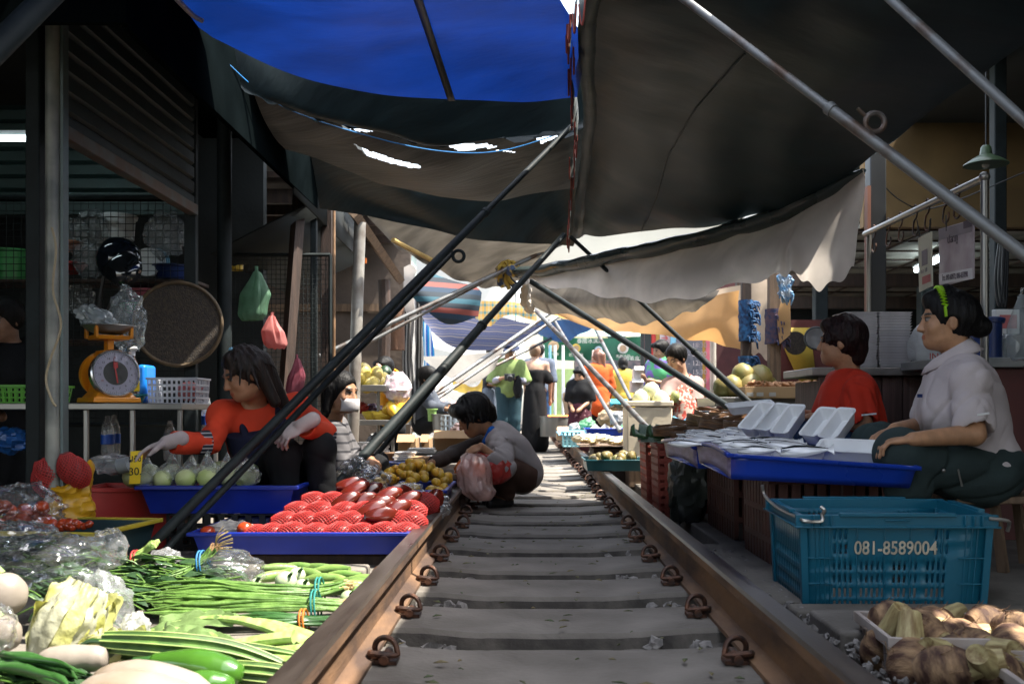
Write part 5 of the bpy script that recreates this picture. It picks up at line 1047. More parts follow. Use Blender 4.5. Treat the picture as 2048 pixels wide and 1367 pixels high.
block('timber_bearer', 'dark timber bearer under the low blue tray of rose apples', (-1.35, 4.12, -.03), (-.55, 4.3, .045), WOODD, 'timber')
spots = []
rnd = random.Random(4)
for r_, (y0, xs) in enumerate([(1066, [545, 590, 634, 680, 726, 772, 812]), (1042, [572, 612, 660, 706, 752, 800, 826]), (1022, [598, 640, 690, 730, 780, 824]), (1004, [632, 668, 706, 838, 850]), (1070, [516])]):
    for x in xs:
        Y = 4.13 + .12 * r_ if r_ < 4 else 4.16; spots.append(frame(P(x, y0 + 2, Y), (rnd.uniform(-.3, .3), .3, 1), (-1, rnd.uniform(-.5, -.1), rnd.uniform(-.1, .3)), rnd.uniform(1.15, 1.32)) @ Matrix.Translation((0, 0, -.05)))
for i, M_ in enumerate(spots):
    if i == 0: na.matrix_basis = M_; tag(na, 'rose apples in red foam nets heaped in the low blue tray', 'fruit', 'netted rose apples in the blue tray')
    else: dup(na, M_)
rs = []
for (x, y, Y) in [(710, 985, 4.55), (690, 1008, 4.4), (728, 1006, 4.45), (735, 990, 4.6), (755, 1018, 4.3), (772, 1000, 4.4), (790, 990, 4.5), (765, 1036, 4.22), (790, 1024, 4.3), (812, 1008, 4.4), (745, 1026, 4.28), (705, 975, 4.62)]:
    rs.append(frame(P(x, y - 6, Y), (0, 1, .2), (-.75, -.3, -.2 + rnd.uniform(-.2, .2)), rnd.uniform(1.0, 1.15)) @ Matrix.Diagonal((.92, .92, 1.5, 1)) @ Matrix.Translation((0, 0, -.05)))
for i, M_ in enumerate(rs):
    if i == 0: raw.matrix_basis = M_; tag(raw, 'glossy dark red rose apples on top of the netted ones', 'fruit', 'bare rose apples on top of the netted ones')
    else: dup(raw, M_)
for i, (x, y) in enumerate([(108, 960), (165, 958), (150, 950), (100, 975)]):
    o = dup(na, frame(P(x, y + 14, 4.22), (1, 0, 0), (rnd.uniform(-.4, .4), -.3, 1), 1.25), 'red netted fruit sticking out of the yellow carrier bag', 'netted fruit in the yellow carrier bag')
NEWS = mat('news paper', (.5, .47, .42), .85, 0, .35, 30, col2=(.3, .28, .25))
for i, (x, y) in enumerate([(415, 1066), (445, 1060), (490, 1058), (470, 1062)]):
    if i % 2 == 0: m = MB(); m.ell(P(x, y, 4.15), (.035, .035, .032), 16, 10, amp=.06); tag(m.build('red_apple', TOM), ['red apple at the left end of the low blue tray', '', 'red apple wrapped in paper beside the netted fruit'][i], 'apple')
    else: tag(blob(P(x + 10, y - 2, 4.2), (.07, .05, .035), .3, fn=wrinkle).build('paper_wrapping', NEWS), ['', 'crumpled printed paper on the low blue tray', '', 'second crumpled paper beside the red apples'][i], 'paper')
# guava tray with price sign
crate('blue_basin_tray', 'deep blue tray of bagged guavas in front of the woman in red', 'tray', (-1.4, 4.72, .17), (.62, .42, .12), BLT, 0, 1.12, .006, None, (.022, .02))
crate('dark_crate', 'dark plastic crate carrying the guava tray', 'crate', (-1.4, 4.72, -.03), (.5, .36, .195), BLACK, 0, 1.0, .006, .06)
GUA = veg('guava skin', (.36, .45, .15), .45, col2=(.5, .55, .28), vs=5, vary=.2)
m = MB(); m.ell((0, 0, 0), (.046, .046, .043), 18, 12, amp=.1); gv = m.build('guava', GUA)
put_round('guava', gv, 'pale green guavas heaped in the deep blue tray', 'guava', 'guavas in the deep blue tray', [(P(x, y, Y), random.uniform(.9, 1.1)) for x, y, Y in [(285, 960, 4.6), (325, 958, 4.55), (372, 957, 4.55), (415, 956, 4.55), (455, 952, 4.6), (490, 956, 4.6), (345, 945, 4.75), (395, 944, 4.75), (440, 938, 4.8), (300, 945, 4.75), (480, 940, 4.8), (265, 955, 4.7), (420, 950, 4.65), (500, 944, 4.75)]])
for i, (x, y) in enumerate([(300, 952), (340, 948), (378, 950), (420, 945), (458, 948), (495, 950)]):
    def neck(p, d, x=x): return wrinkle(p, d) + (V(.012 * math.sin(x), 0, .05 * max(0, d.z - .8) * 5) - V(p.x, p.y, 0) * .75 * max(0, (d.z - .8) * 5) if d.z > .8 else V(0, 0, 0))
    tag(blob(P(x, y, 4.58), (.058, .055, .05), .2, 2.4, 30, 22, None, neck).build('guava_bag', film('guava bag', (.85, .9, .85), .25, .6, .1)), 'clear knotted bag round guavas in the deep blue tray', 'bag', 'knotted guava bags in the deep blue tray')
YEL = mat('yellow card', (.85, .6, .02), .6, 0, .12, 5); INK = mat('black ink', (.01, .01, .012), .6)
sg_ = thing('price_sign', 'yellow price card standing in the guava tray reading 30', 'sign', P(268, 966, 4.46)); fm = frame(P(271, 934, 4.44), (1, -.05, .06), (-.05, -1, .1)); m = MB(M=fm); m.prism([(-.029, -.073), (.02, -.073), (.036, .073), (-.02, .073)], .003); m.build('card', YEL, sg_)
text('lettering', 'ฝรั่ง', fm @ Matrix.Translation((.0, .035, .0045)), .036, INK, sg_, .0003, .0004); text('number', '30.', fm @ Matrix.Translation((-.0, -.02, .0045)), .048, INK, sg_, .0003, .0004)
# tangerine tray
crate('blue_tray', 'blue tray of tangerines next to the squatting shopper', 'tray', (-.72, 5.7, .08), (.5, .62, .12), BLT, 0, 1.06, .006, None, (.02, .016))
TAN = veg('tangerine skin', (.62, .3, .02), .4, col2=(.45, .28, .02), vs=5, bump=.25, bs=90, vary=.3)
m = MB(); m.ell((0, 0, 0), (.031, .031, .026), 16, 10, amp=.05); tn = m.build('tangerine', TAN); sp = []
for k in range(130):
    u = rnd.random(); v = rnd.random(); x = -.72 + (u - .5) * .5; y = 5.7 + (v - .5) * .6; hgt = .17 + .16 * math.exp(-((x + .66) ** 2 / .04 + (y - 5.8) ** 2 / .06)); sp.append(((x, y, hgt + rnd.uniform(-.012, .012)), rnd.uniform(.85, 1.1)))
put_round('tangerine', tn, 'orange and greenish tangerines heaped in the blue tray', 'tangerine', 'tangerines heaped in the blue tray', sp)
for i, (x, y, Y, r, lab) in enumerate([(745, 958, 5.1, .085, 'crackly clear bag behind the bare rose apples'), (815, 990, 5.0, .085, 'crackly clear bag covering part of the tangerines'), (865, 1010, 4.8, .08, 'clear bag of dark red fruit beside the rail'), (710, 940, 5.6, .09, 'clear bag between the pole and the rose apples'), (800, 1000, 4.9, .08, 'small clear bag beside the red foam nets')]): bag(lab, P(x, y, Y), (r, r * .8, r * .75), CLEAR, .3, fn=wrinkle)
for i, (x, y) in enumerate([(862, 1020), (855, 1040)]): dup(raw, frame(P(x, y, 4.75), (0, 1, 0), (.3, .2, .8), 1.1), 'dark red rose apple inside the clear bag beside the rail', 'rose apples in the bag beside the rail')
# ---------------------------------------------------------------- left table with the weighing scale
tb = thing('steel_table', 'stainless steel table carrying the orange weighing scale', 'table', (-2.2, 5.2, 0))
m = MB(); m.span((-2.95, 4.86, .640), (-1.69, 5.5, .672)); m.build('table_top', STAIN, tb, bev=.004)
for x, y in ((-2.17, 4.89), (-1.71, 4.89), (-1.94, 4.885), (-2.17, 5.45), (-1.71, 5.45), (-2.9, 4.89)):
    m = MB(); m.box((x, y, .31), (.022, .022, .66)); m.build('leg', STAIN, tb, bev=.004)
m = MB(); m.span((-2.9, 5.2, .2), (-1.75, 5.5, .215)); m.build('lower_shelf', STEELD, tb)
ORP = mat('orange enamel', (.75, .27, .01), .35, 0, .2, 5, coat=.3); DIAL = mat('dial face', (.62, .6, .7), .4, 0, .05, 3)
sc = thing('weighing_scale', 'orange weighing scale with a round dial and steel bowl on the steel table', 'scale', (-2.1, 4.98, .673)); SM = TR(-2.105, 5.0, .674, R(42))
m = MB(M=SM); m.box((0, 0, .014), (.235, .25, .026), top=.97); m.box((0, 0, .04), (.2, .21, .028), top=.8); m.box((0, .0, .15), (.16, .16, .2), top=.72); m.box((0, 0, .255), (.1, .11, .012)); m.build('housing', ORP, sc, bev=.008, seg=3)
DM = SM @ frame((0, -.083, .145), (1, 0, 0), (0, -1, .14))
m = MB(M=DM); m.lathe([(.112, -.03), (.118, -.03), (.12, .012), (.114, .018), (.108, .018), (.107, .01)], 40); m.build('dial_ring', mat('chrome ring', (.6, .6, .6), .2, .9), sc)
m = MB(M=DM); m.lathe([(.108, .011), (0, .011)], 40); m.build('dial_face', DIAL, sc)
m = MB(M=DM); m.lathe([(.06, .0125), (.0, .0125)], 28); m.build('dial_emblem', mat('dial emblem grey', (.12, .12, .11), .5), sc)
m = MB(M=DM)
for k in range(60): a = R(6 * k); r0 = .098 if k % 5 else .09; m.box(((.5 * (r0 + .103)) * math.sin(a), (.5 * (r0 + .103)) * math.cos(a), .0125), (.0012, .103 - r0, .001), M=Matrix.Rotation(-a, 4, 'Z'))
m.build('tick_marks', INK, sc)
for k in range(15): a = R(24 * k); text('dial_number', str(k), DM @ Matrix.Translation((.078 * math.sin(a), .078 * math.cos(a), .013)), .015, RDP if k in (0, 10) else INK, sc, .0003)
m = MB(M=DM); m.prism([(-.004, -.05), (.004, -.05), (.003, .03), (.0, .075), (-.003, .03)], .002, Matrix.Translation((0, 0, .016)) @ Matrix.Rotation(.12, 4, 'Z')); m.box((0, .04, .0175), (.022, .03, .0015)); m.build('needle', COLS['red'], sc)
DB = SM @ frame((0, .083, .145), (-1, 0, 0), (0, 1, .14)); m = MB(M=DB); m.lathe([(.116, -.03), (.12, -.02), (.116, .01), (0, .014)], 36); m.build('rear_cover', ORP, sc)
m = MB(M=SM); m.box((0, 0, .285), (.03, .06, .07)); m.box((0, 0, .325), (.15, .15, .02), top=1.15); [m.box((sx * .085, sy * .07, .352), (.014, .03, .06)) for sx in (-1, 1) for sy in (-1, 1)]; m.build('pan_support', ORP, sc, bev=.003)
m = MB(M=SM @ Matrix.Translation((0, 0, .343))); m.lathe([(0, 0), (.06, .002), (.1, .016), (.125, .04), (.132, .041), (.13, .044), (.098, .02), (.06, .006), (0, .004)], 40); m.build('steel_bowl', STAIN, sc)
tag(blob(P(195, 640, 4.98), (.1, .07, .06), .35, 2.5, 36, 24, Euler((0, .5, 0)).to_matrix().to_4x4(), wrinkle).build('plastic_roll', film('milky roll film', (.5, .56, .58), .5, .5)), 'roll of milky plastic bags lying in the scale bowl', 'bags')
tag(blob(P(255, 640, 5.3), (.09, .06, .15), .35, 2.5, 36, 24, None, wrinkle).build('plastic_bags', film('loose milky film', (.4, .47, .49), .3, .5)), 'loose clear bags hanging behind the scale bowl', 'bags')
o = thing('bottle', 'clear plastic bottle with a yellow label right of the scale', 'bottle', P(264, 790, 5.05)); m = MB(M=Matrix.Translation(P(264, 790, 5.05))); m.lathe([(.001, 0), (.034, .002), (.036, .02), (.035, .12), (.033, .15), (.015, .19), (.013, .21)], 20); m.build('body', CLEAR2, o); m = MB(M=Matrix.Translation(P(264, 790, 5.05))); m.lathe([(.0368, .02), (.0368, .075)], 20); m.build('label', YEL, o); m = MB(M=Matrix.Translation(P(264, 790, 5.05))); m.lathe([(.016, .2), (.016, .222), (0, .223)], 14); m.ell((.01, 0, .235), (.02, .014, .012), amp=.4); m.build('cap', COLS['white'], o)
tub('bowl', 'teal plastic bowl under the bottle with the yellow label', P(266, 805, 5.1), .045, .045, COLS['teal'], 'bowl', 1.35)
o = thing('jerrycan', 'bright blue plastic container behind the bottle on the steel table', 'container', P(292, 806, 5.15)); m = MB(); m.span(P(273, 806, 5.15), P(313, 731, 5.3)); m.build('body', mat('bright blue plastic', (.01, .2, .75), .35, 0, .15, 4), o, bev=.018, seg=4)
crate('white_basket', 'white slotted plastic basket with a pink bag on the steel table', 'basket', P(358, 808, 5.15), (.24, .2, .13), mat('milky plastic', (.5, .52, .56), .4), 0, 1.05, .003, .022, (.006, .01), rows=4, gap=.35)
tag(blob(P(380, 782, 5.15), (.06, .05, .045), .3, fn=wrinkle).build('pink_bag', mat('pink bag film', (.8, .3, .3), .3)), 'pink plastic bag inside the white slotted basket', 'bag')
crate('green_basket', 'bright green slotted basket left of the weighing scale', 'basket', P(45, 806, 5.05), (.36, .25, .085), mat('lime plastic', (.12, .45, .03), .4), 0, 1.08, .004, .03, (.008, .012), rows=3)
for i, (x, y, Y, lab) in enumerate([(215, 870, 5.3, 'clear water bottle under the steel table, left one'), (228, 868, 5.35, 'clear water bottle under the steel table, right one'), (340, 880, 5.3, 'clear plastic bottle under the right end of the steel table'), (415, 830, 5.6, 'blue labelled bottle standing right of the white basket')]):
    o = thing('bottle', lab, 'bottle', P(x, y, Y)); m = MB(M=Matrix.Translation(P(x, y + 40, Y))); m.lathe([(.001, 0), (.032, .002), (.034, .02), (.033, .12), (.03, .15), (.014, .19), (.013, .21), (0, .212)], 16); m.build('body', CLEAR2, o); m = MB(M=Matrix.Translation(P(x, y + 40, Y))); m.lathe([(.0348, .06), (.0346, .11)], 16); m.build('label', COLS['blue'], o)
crate('red_crate', 'dark red plastic crate under the steel table behind the yellow bag', 'crate', (-1.86, 4.75, -.03), (.42, .3, .3), COLS['red'], 0, 1.05, .006, None, (.015, .02))
o = thing('bottle', 'empty clear bottle lying on the red crate left of the price card', 'bottle', P(230, 930, 4.62)); m = MB(M=frame(P(208, 940, 4.62), (0, 1, 0), (1, 0, .25))); m.lathe([(.012, -.03), (.013, 0), (.034, .03), (.036, .17), (.001, .175)], 18); m.build('body', CLEAR2, o); m = MB(M=frame(P(208, 940, 4.62), (0, 1, 0), (1, 0, .25))); m.lathe([(.0365, .07), (.0365, .12)], 18); m.build('label', mat('grey label', (.35, .38, .38), .6), o)
tag(blob(P(225, 925, 4.75), (.1, .08, .04), .35, fn=wrinkle).build('plastic_sheet', CLEAR2), 'clear plastic film spread behind the lying bottle', 'film')
tag(blob(P(130, 935, 4.5), (.07, .06, .02), .4, fn=wrinkle).build('dry_leaf', mat('brown husk', (.13, .06, .04), .8)), 'dry brown husk lying above the yellow carrier bag', 'husk')
tag(blob(P(20, 880, 5.0), (.1, .08, .06), .3, fn=wrinkle).build('blue_bag', mat('blue bag film', (.02, .12, .4), .35)), 'blue plastic bag at the left edge under the table', 'bag')
tag(blob(P(235, 1075, 4.2), (.05, .05, .06), .3, fn=wrinkle).build('plastic_bag', CLEAR2), 'cloudy empty bag lying under the guava tray', 'bag')
stl = thing('low_stool', 'dark low stool under the woman in red', 'stool', (-1.28, 5.15, 0)); m = MB(); m.span((-1.4, 5.0, .2), (-1.08, 5.3, .23)); m.build('seat', BLACK, stl, bev=.01)
for sx in (-1.37, -1.11):
    for sy in (5.03, 5.27): m = MB(); m.cyl((sx, sy, -.03), (sx, sy, .2), .016, n=8); m.build('leg', BLACK, stl)

# ---------------------------------------------------------------- right side: crates, trays, fish
def punched(W, w0, w1, h, holes, th):
    """panel in local x (width w0 at foot, w1 at top) and z with rectangular holes; returns MB (solidified later)"""
    us = sorted({0., 1.} | {round(q, 4) for hh in holes for q in (hh[0], hh[2])}); vs = sorted({0., 1.} | {round(q, 4) for hh in holes for q in (hh[1], hh[3])}); m = MB(M=W)
    vv = [[V((u - .5) * (w0 + (w1 - w0) * v), 0, v * h) for u in us] for v in vs]; m.grid(vv); nc = len(us) - 1; keep = []
    for k in range(len(m.f)):
        i, j = divmod(k, nc); cu, cv = (us[j] + us[j + 1]) / 2, (vs[i] + vs[i + 1]) / 2; keep.append(not any(a < cu < c and b < cv < d for a, b, c, d in holes))
    m.f = [f for f, k in zip(m.f, keep) if k]; m.m = [0] * len(m.f); return m
CB = mat('petrol blue crate plastic', (.004, .105, .17), .42, 0, .25, 11, col2=(.02, .13, .185), mix=(.3, .4), bump=.08, det=9, stretch=(1, 1, .4))
bc = thing('blue_crate', 'petrol blue crate with wire handles and the white number 081-8589004', 'crate', (1.2, 3.47, -.03)); ROOTM[bc.name] = TR(1.205, 3.475, -.028, R(-1), R(1.6)); bc.matrix_basis = ROOTM[bc.name]; BW = ROOTM[bc.name]
w0, d0, w1, d1, hh = .575, .40, .605, .43, .30
fh = []
def slotrow(us, v0, v1, sw): return [(u - sw / 2, v0, u + sw / 2, v1) for u in us]
gr = [[.165, .195, .225, .255], [.315, .345, .375, .405, .435], [.495, .525, .555, .585, .615], [.68, .71, .74, .77]]
for v0, v1 in ((.06, .16), (.2, .3), (.36, .46), (.5, .6)):
    for g_ in gr: fh += slotrow(g_, v0, v1, .016)
for v0, v1 in ((.68, .78), (.84, .94)): fh += slotrow([.17, .2, .23], v0, v1, .016) + slotrow([.72, .75, .78], v0, v1, .016)
sh = [q for v0, v1 in ((.06, .16), (.22, .32), (.38, .48), (.54, .64)) for q in slotrow([.14 + .06 * i for i in range(13)], v0, v1, .03)]
sl_ = (w1 - w0) / 2; a_ = math.atan2((d1 - d0) / 2, hh); b2 = math.atan2(sl_, hh)
for W, a, b_, hl in ((TR(0, -d0 / 2, 0, 0, a_), w0, w1, fh), (TR(0, d0 / 2, 0, math.pi, a_), w0, w1, fh), (TR(-w0 / 2, 0, 0, -math.pi / 2, b2), d0, d1, sh), (TR(w0 / 2, 0, 0, math.pi / 2, b2), d0, d1, sh)): punched(BW @ W, a, b_, hh, hl, .004).build('side_wall', CB, bc, solid=.006)
m = MB(M=BW)
for sx in (-1, 1): # corner posts, ribs
    for sy in (-1, 1): m.tube([V(sx * w0 / 2, sy * d0 / 2, -.012), V(sx * w1 / 2, sy * d1 / 2, hh)], .016, 4, up=(1, 1, 0))
for u in [-.44, -.415, -.39, -.36, -.21, -.06, .08, .25, .38, .41, .44]:
    m.tube([V(u * w0, -d0 / 2 - .004, .004), V(u * w1, -d1 / 2 - .004, hh * .97)], .003, 4)
for z in (.02, .105, .19): 
    for ux in (-.42, .42): m.box((ux * (w0 + .02), -d0 / 2 - .006 - (d1 - d0) / 2 * z / hh, z), (.09, .006, .005))
m.build('ribs', CB, bc, bev=.001)
m = MB(M=BW)
for sy in (-1, 1): m.box((0, sy * (d1 / 2 + .006), hh + .012), (w1 + .05, .018, .042)); m.box((0, sy * (d1 / 2 + .014), hh + .034), (w1 * .62, .022, .012)); m.box((0, sy * (d1 / 2 + .017), hh - .006), (w1 + .06, .02, .006)); m.box((0, sy * (d1 / 2 + .017), hh + .016), (w1 * .13 if 0 else .08, .012, .005), ); 
for sx in (-1, 1): m.box((sx * (w1 / 2 + .006), 0, hh + .0115), (.018, d1 + .008, .041)); m.box((sx * (w1 / 2 + .017), 0, hh - .0065), (.02, d1 + .05, .006)); m.box((sx * (w1 / 2 + .013), 0, hh + .034), (.022, d1 * .6, .012))
for sx in (-1, 1):
    for k in range(3): m.box((sx * (w1 / 2 - .03 - .028 * k), -d1 / 2 - .018, hh + .013), (.004, .016, .038))
m.build('rim', CB, bc, bev=.003)
m = MB(M=BW); m.box((0, 0, .006), (w0 - .01, d0 - .01, .006)); [m.box((0, -d0 / 2 + .035 + .055 * i, .012), (w0 - .02, .01, .006)) for i in range(7)]; m.build('floor', CB, bc)
NUM = mat('number paint', (.62, .55, .42), .6, 0, .3, 20)
text('phone_number', '081-8589004', BW @ TR(.0, -d0 / 2 - .0175, hh * .74, 0, math.pi / 2 + a_), .062, NUM, bc, .0012, .0006, sx=.82)
text('side_letters', '3.ไพโรจน์', BW @ TR(-w0 / 2 - .014, .03, hh * .8, -math.pi / 2, math.pi / 2), .045, mat('faded number paint', (.05, .12, .15), .6), bc, .001, sx=.8)
HW = mat('zinc wire', (.5, .48, .44), .35, .8, .3, 9)
for pts in ([V(-.245, -.235, .335), V(-.25, -.245, .315), V(-.3, -.245, .315), V(-.315, -.2, .32), V(-.33, 0, .325), V(-.335, .19, .345), V(-.345, .2, .385)], [V(-.245, -.235, .335), V(-.24, -.245, .35), V(-.25, -.235, .36)], [V(.29, -.245, .325), V(.345, -.25, .318), V(.36, -.23, .3), V(.36, -.22, .28)]):
    m = MB(M=BW); m.tube(catmull(pts, 6), .006, 8); m.build('wire_handle', HW, bc)
# brown crates and the blue fish trays
BRC = mat('brown crate plastic', (.10, .035, .025), .6, 0, .4, 5, vary=.2)
crate('brown_crate', 'red brown slotted crate under the nearer blue fish tray', 'crate', (1.26, 4.34, -.025), (.52, .5, .37), BRC, 0, 1.02, .006, .05, (.01, .02), rows=3, gap=.7)
crate('brown_crate', 'red brown slotted crate under the farther blue fish tray', 'crate', (1.28, 5.28, -.025), (.52, .72, .37), BRC, 0, 1.02, .006, .06, (.01, .02), rows=3, gap=.7)
FT = mat('blue fish tray', (.012, .055, .46), .3, 0, .2, 3, coat=.2); FTL = mat('scuffed tray side', (.3, .26, .42), .45, 0, .5, 7, col2=(.16, .13, .22), stretch=(1, 1, 5))
def cornertray(name, label, tc, bc_, m1, m2, th=.012):
    o = thing(name, label, 'tray', bc_[0]); tc = [Vector(p) for p in tc]; bc_ = [Vector(p) for p in bc_]; n = 4
    for i in range(4):
        a, b_, c, d = bc_[i], bc_[(i + 1) % 4], tc[(i + 1) % 4], tc[i]; rows = []; sag = -.02 if i == 3 else 0
        for v in range(5): rows.append([a.lerp(b_, u / 10).lerp(d.lerp(c, u / 10), v / 4) + V(0, 0, -sag * math.sin(math.pi * u / 10)) for u in range(11)])
        m = MB(); m.grid(rows); m.build('side_wall', m2 if i == 3 else m1, o, solid=.006)
    m = MB(); m.add(bc_, [(0, 1, 2, 3)]); m.build('floor', m1, o, solid=.006)
    ct_ = sum(tc, Vector()) / 4; m = MB(); out = [p + (p - ct_).normalized() * .022 for p in tc]
    for i in range(4):
        j = (i + 1) % 4; sag = .02 if i == 3 else 0; f = lambda p, q, u: p.lerp(q, u) + V(0, 0, sag * math.sin(math.pi * u)); rows = [[f(tc[i], tc[j], u / 10) + V(0, 0, .003) for u in range(11)], [f(out[i], out[j], u / 10) + V(0, 0, .003) for u in range(11)], [f(out[i], out[j], u / 10) - V(0, 0, .012) for u in range(11)]]; m.grid(rows)
    m.build('rim', m1, o, solid=.003); return o
cornertray('fish_tray', 'nearer blue tray of mackerel on foam plates in front of the seated woman', [P(1462, 908, 3.85), P(1832, 933, 3.7), P(1700, 905, 4.55), P(1394, 888, 4.55)], [P(1462, 956, 3.87), P(1818, 974, 3.75), P(1690, 935, 4.5), P(1400, 925, 4.5)], FT, FTL)
cornertray('fish_tray', 'farther blue tray of fish touching the nearer tray', [P(1392, 893, 4.6), P(1660, 893, 4.6), P(1560, 878, 5.6), P(1328, 880, 5.6)], [P(1396, 935, 4.62), P(1650, 935, 4.62), P(1560, 915, 5.55), P(1334, 912, 5.55)], FT, FTL)
FOAM = mat('foam tray', (.82, .83, .84), .55, 0, .08, 9, spec=.4)
def foamtray():
    m = MB(); 
    def rr(x, y, r, z, n=5): return [V(sx * (x - r) + r * math.cos(a), sy * (y - r) + r * math.sin(a), z) for sx, sy, a0 in ((1, 1, 0), (-1, 1, 90), (-1, -1, 180), (1, -1, 270)) for a in [R(a0 + 90 * k / n) for k in range(n + 1)]]
    m.grid([rr(.036, .086, .016, 0), rr(.05, .1, .022, .034), rr(.056, .106, .024, .036), rr(.056, .106, .024, .039), rr(.047, .097, .02, .037), rr(.033, .083, .014, .004)], wrap=True); m.f += [tuple(range(24))[::-1], tuple(5 * 24 + k for k in range(24))]; m.m += [0, 0]
    return m.build('foam_tray', FOAM)
ft0 = foamtray(); first = True
def putft(M_, label, group=None):
    global first
    if first: ft0.matrix_basis = M_; tag(ft0, label, 'foam tray', group); first = False; return ft0
    return dup(ft0, M_, label, group)
for (bx, by, tx, ty, Y, lab) in [(1492, 884, 1548, 818, 4.55, 'empty foam tray standing first from the left in the fish tray'), (1522, 886, 1580, 822, 4.5, 'empty foam tray standing second from the left in the fish tray'), (1562, 890, 1606, 826, 4.42, 'empty foam tray standing third from the left in the fish tray'), (1618, 897, 1668, 832, 4.3, 'empty foam tray standing fourth from the left in the fish tray'), (1656, 902, 1706, 832, 4.22, 'empty foam tray standing nearest the seated woman')]:
    a, b_ = P(bx, by, Y), P(tx, ty, Y + .12); yd = (b_ - a).normalized(); zd = V(-.62, -.62, .5); zd = (zd - yd * zd.dot(yd)).normalized(); xd = yd.cross(zd); Mx = Matrix((xd, yd, zd)).transposed().to_4x4(); Mx.translation = (a + b_) / 2; putft(Mx @ Matrix.Diagonal((.85, .97, 1.6, 1)), lab)
putft(frame(P(1500, 823, 5.2), (0, 1, .2), (-.1, -.2, 1), 1.15), 'empty foam tray lying on the steamer baskets')
putft(frame(P(1708, 915, 3.95), (.5, .9, .05), (-.12, -.28, .95), 1.35), 'large empty foam tray lying flat by the seated woman')
FISH = mat('silver fish belly', (.78, .79, .8), .22, .15, .2, 12); FISHD = mat('dark fish back', (.02, .035, .04), .2, .4, .5, 25, col2=(.008, .014, .018))
def fish():
    m = MB(); prof = [(-.085, .002, .003), (-.075, .009, .008), (-.055, .017, .012), (-.02, .022, .014), (.015, .02, .012), (.05, .012, .007), (.07, .005, .004), (.074, .006, .003), (.09, .02, .002)]; rows = []
    for x, hy, hz in prof: rows.append([V(x, hy * math.cos(a), hz * math.sin(a) + .013) for a in [6.283 * k / 14 for k in range(14)]])
    m.grid(rows, wrap=True); m.m = [1 if (k % 14) in (11, 12, 13, 0, 1, 2) and k // 14 < 7 else 0 for k in range(len(m.f))]
    m.mi = 1; m.ell((-.068, .003, .021), (.004, .004, .003), 8, 5)
    return m.build('mackerel', [FISH, FISHD])
fs = fish(); ff = True
def putfish(M_, label, group):
    global ff
    if ff: fs.matrix_basis = M_; tag(fs, label, 'fish', group); ff = False
    else: dup(fs, M_, label, group)
for i, (x, y, Y, rz, lab) in enumerate([(1500, 905, 4.0, -.35, 'foam plate of mackerel at the front corner of the nearer tray'), (1590, 908, 3.98, -.2, 'foam plate with one large mackerel at the front of the nearer tray'), (1480, 893, 4.3, -.3, 'foam plate of mackerel second row in the nearer tray'), (1550, 895, 4.28, -.3, 'foam plate of mackerel below the standing foam trays'), (1425, 884, 4.75, -.3, 'foam plate of fish at the near end of the farther tray'), (1500, 880, 4.85, -.3, 'foam plate of fish right side of the farther tray'), (1400, 876, 5.2, -.3, 'foam plate of fish at the far end of the farther tray'), (1470, 872, 5.3, -.3, 'foam plate of fish near the banana leaf table')]):
    c = P(x, y, Y); putft(TR(c.x, c.y, c.z - .022, rz + 1.57 + .2, s=1.15), lab)
    n = 2 if i == 1 else 4
    for k in range(n): putfish(TR(c.x + random.uniform(-.02, .02) + .008 * k, c.y - .05 + .034 * k, c.z + .004 + .01 * (k % 2), rz + random.uniform(-.15, .15), random.uniform(.2, .9), random.uniform(-.12, .12), 1.35 if i == 1 else random.uniform(1.0, 1.2)), 'silvery mackerel with dark backs laid on foam plates in the blue trays', 'mackerel on foam plates')
for k in range(26): c = P(random.uniform(1370, 1560), random.uniform(878, 893), 4.9 + random.uniform(-.5, .6)); putfish(TR(c.x, c.y, .47 + random.uniform(0, .025), random.uniform(-.8, .3), random.uniform(.1, 1.0), random.uniform(-.2, .2), random.uniform(.9, 1.1)), 'small silvery fish strewn in the blue trays between the foam plates', 'small fish strewn in the blue trays')
# bag, tall red baskets, banana leaves, steamers
tag(blob(V(.93, 5.8, .17), (.125, .15, .2), .3, 2.2, 40, 30, None, lambda p, d: wrinkle(V(max(-.1, min(.1, p.x)), max(-.12, min(.12, p.y)), max(-.17, p.z)) * 1.05, d)).build('grey_bag', mat('dark translucent bag', (.045, .05, .042), .45, 0, .6, 5, col2=(.015, .02, .017), bump=.8, bs=9)), 'dark grey filled plastic bag standing between red baskets and fish trays', 'bag')
RB = mat('brick red basket', (.27, .045, .025), .55, 0, .35, 5, vary=.15)
crate('red_basket', 'tall brick red slotted basket nearer to the dark grey bag', 'basket', (.965, 6.35, -.03), (.3, .32, .45), RB, 0, 1.08, .005, .05, (.008, .014), rows=9, gap=.5)
crate('red_basket', 'tall brick red slotted basket behind the nearer red one beside the rail', 'basket', (.96, 6.85, -.03), (.32, .34, .45), RB, 0, 1.08, .005, .05, (.008, .014), rows=9, gap=.5)
BLF = mat('banana leaf', (.035, .12, .035), .45, 0, .35, 12, trans=.15, stretch=(1, 12, 12)); BLE = mat('banana leaf edge', (.28, .36, .3), .6, 0, .5, 60, col2=(.07, .12, .09), stretch=(.5, 30, 30))
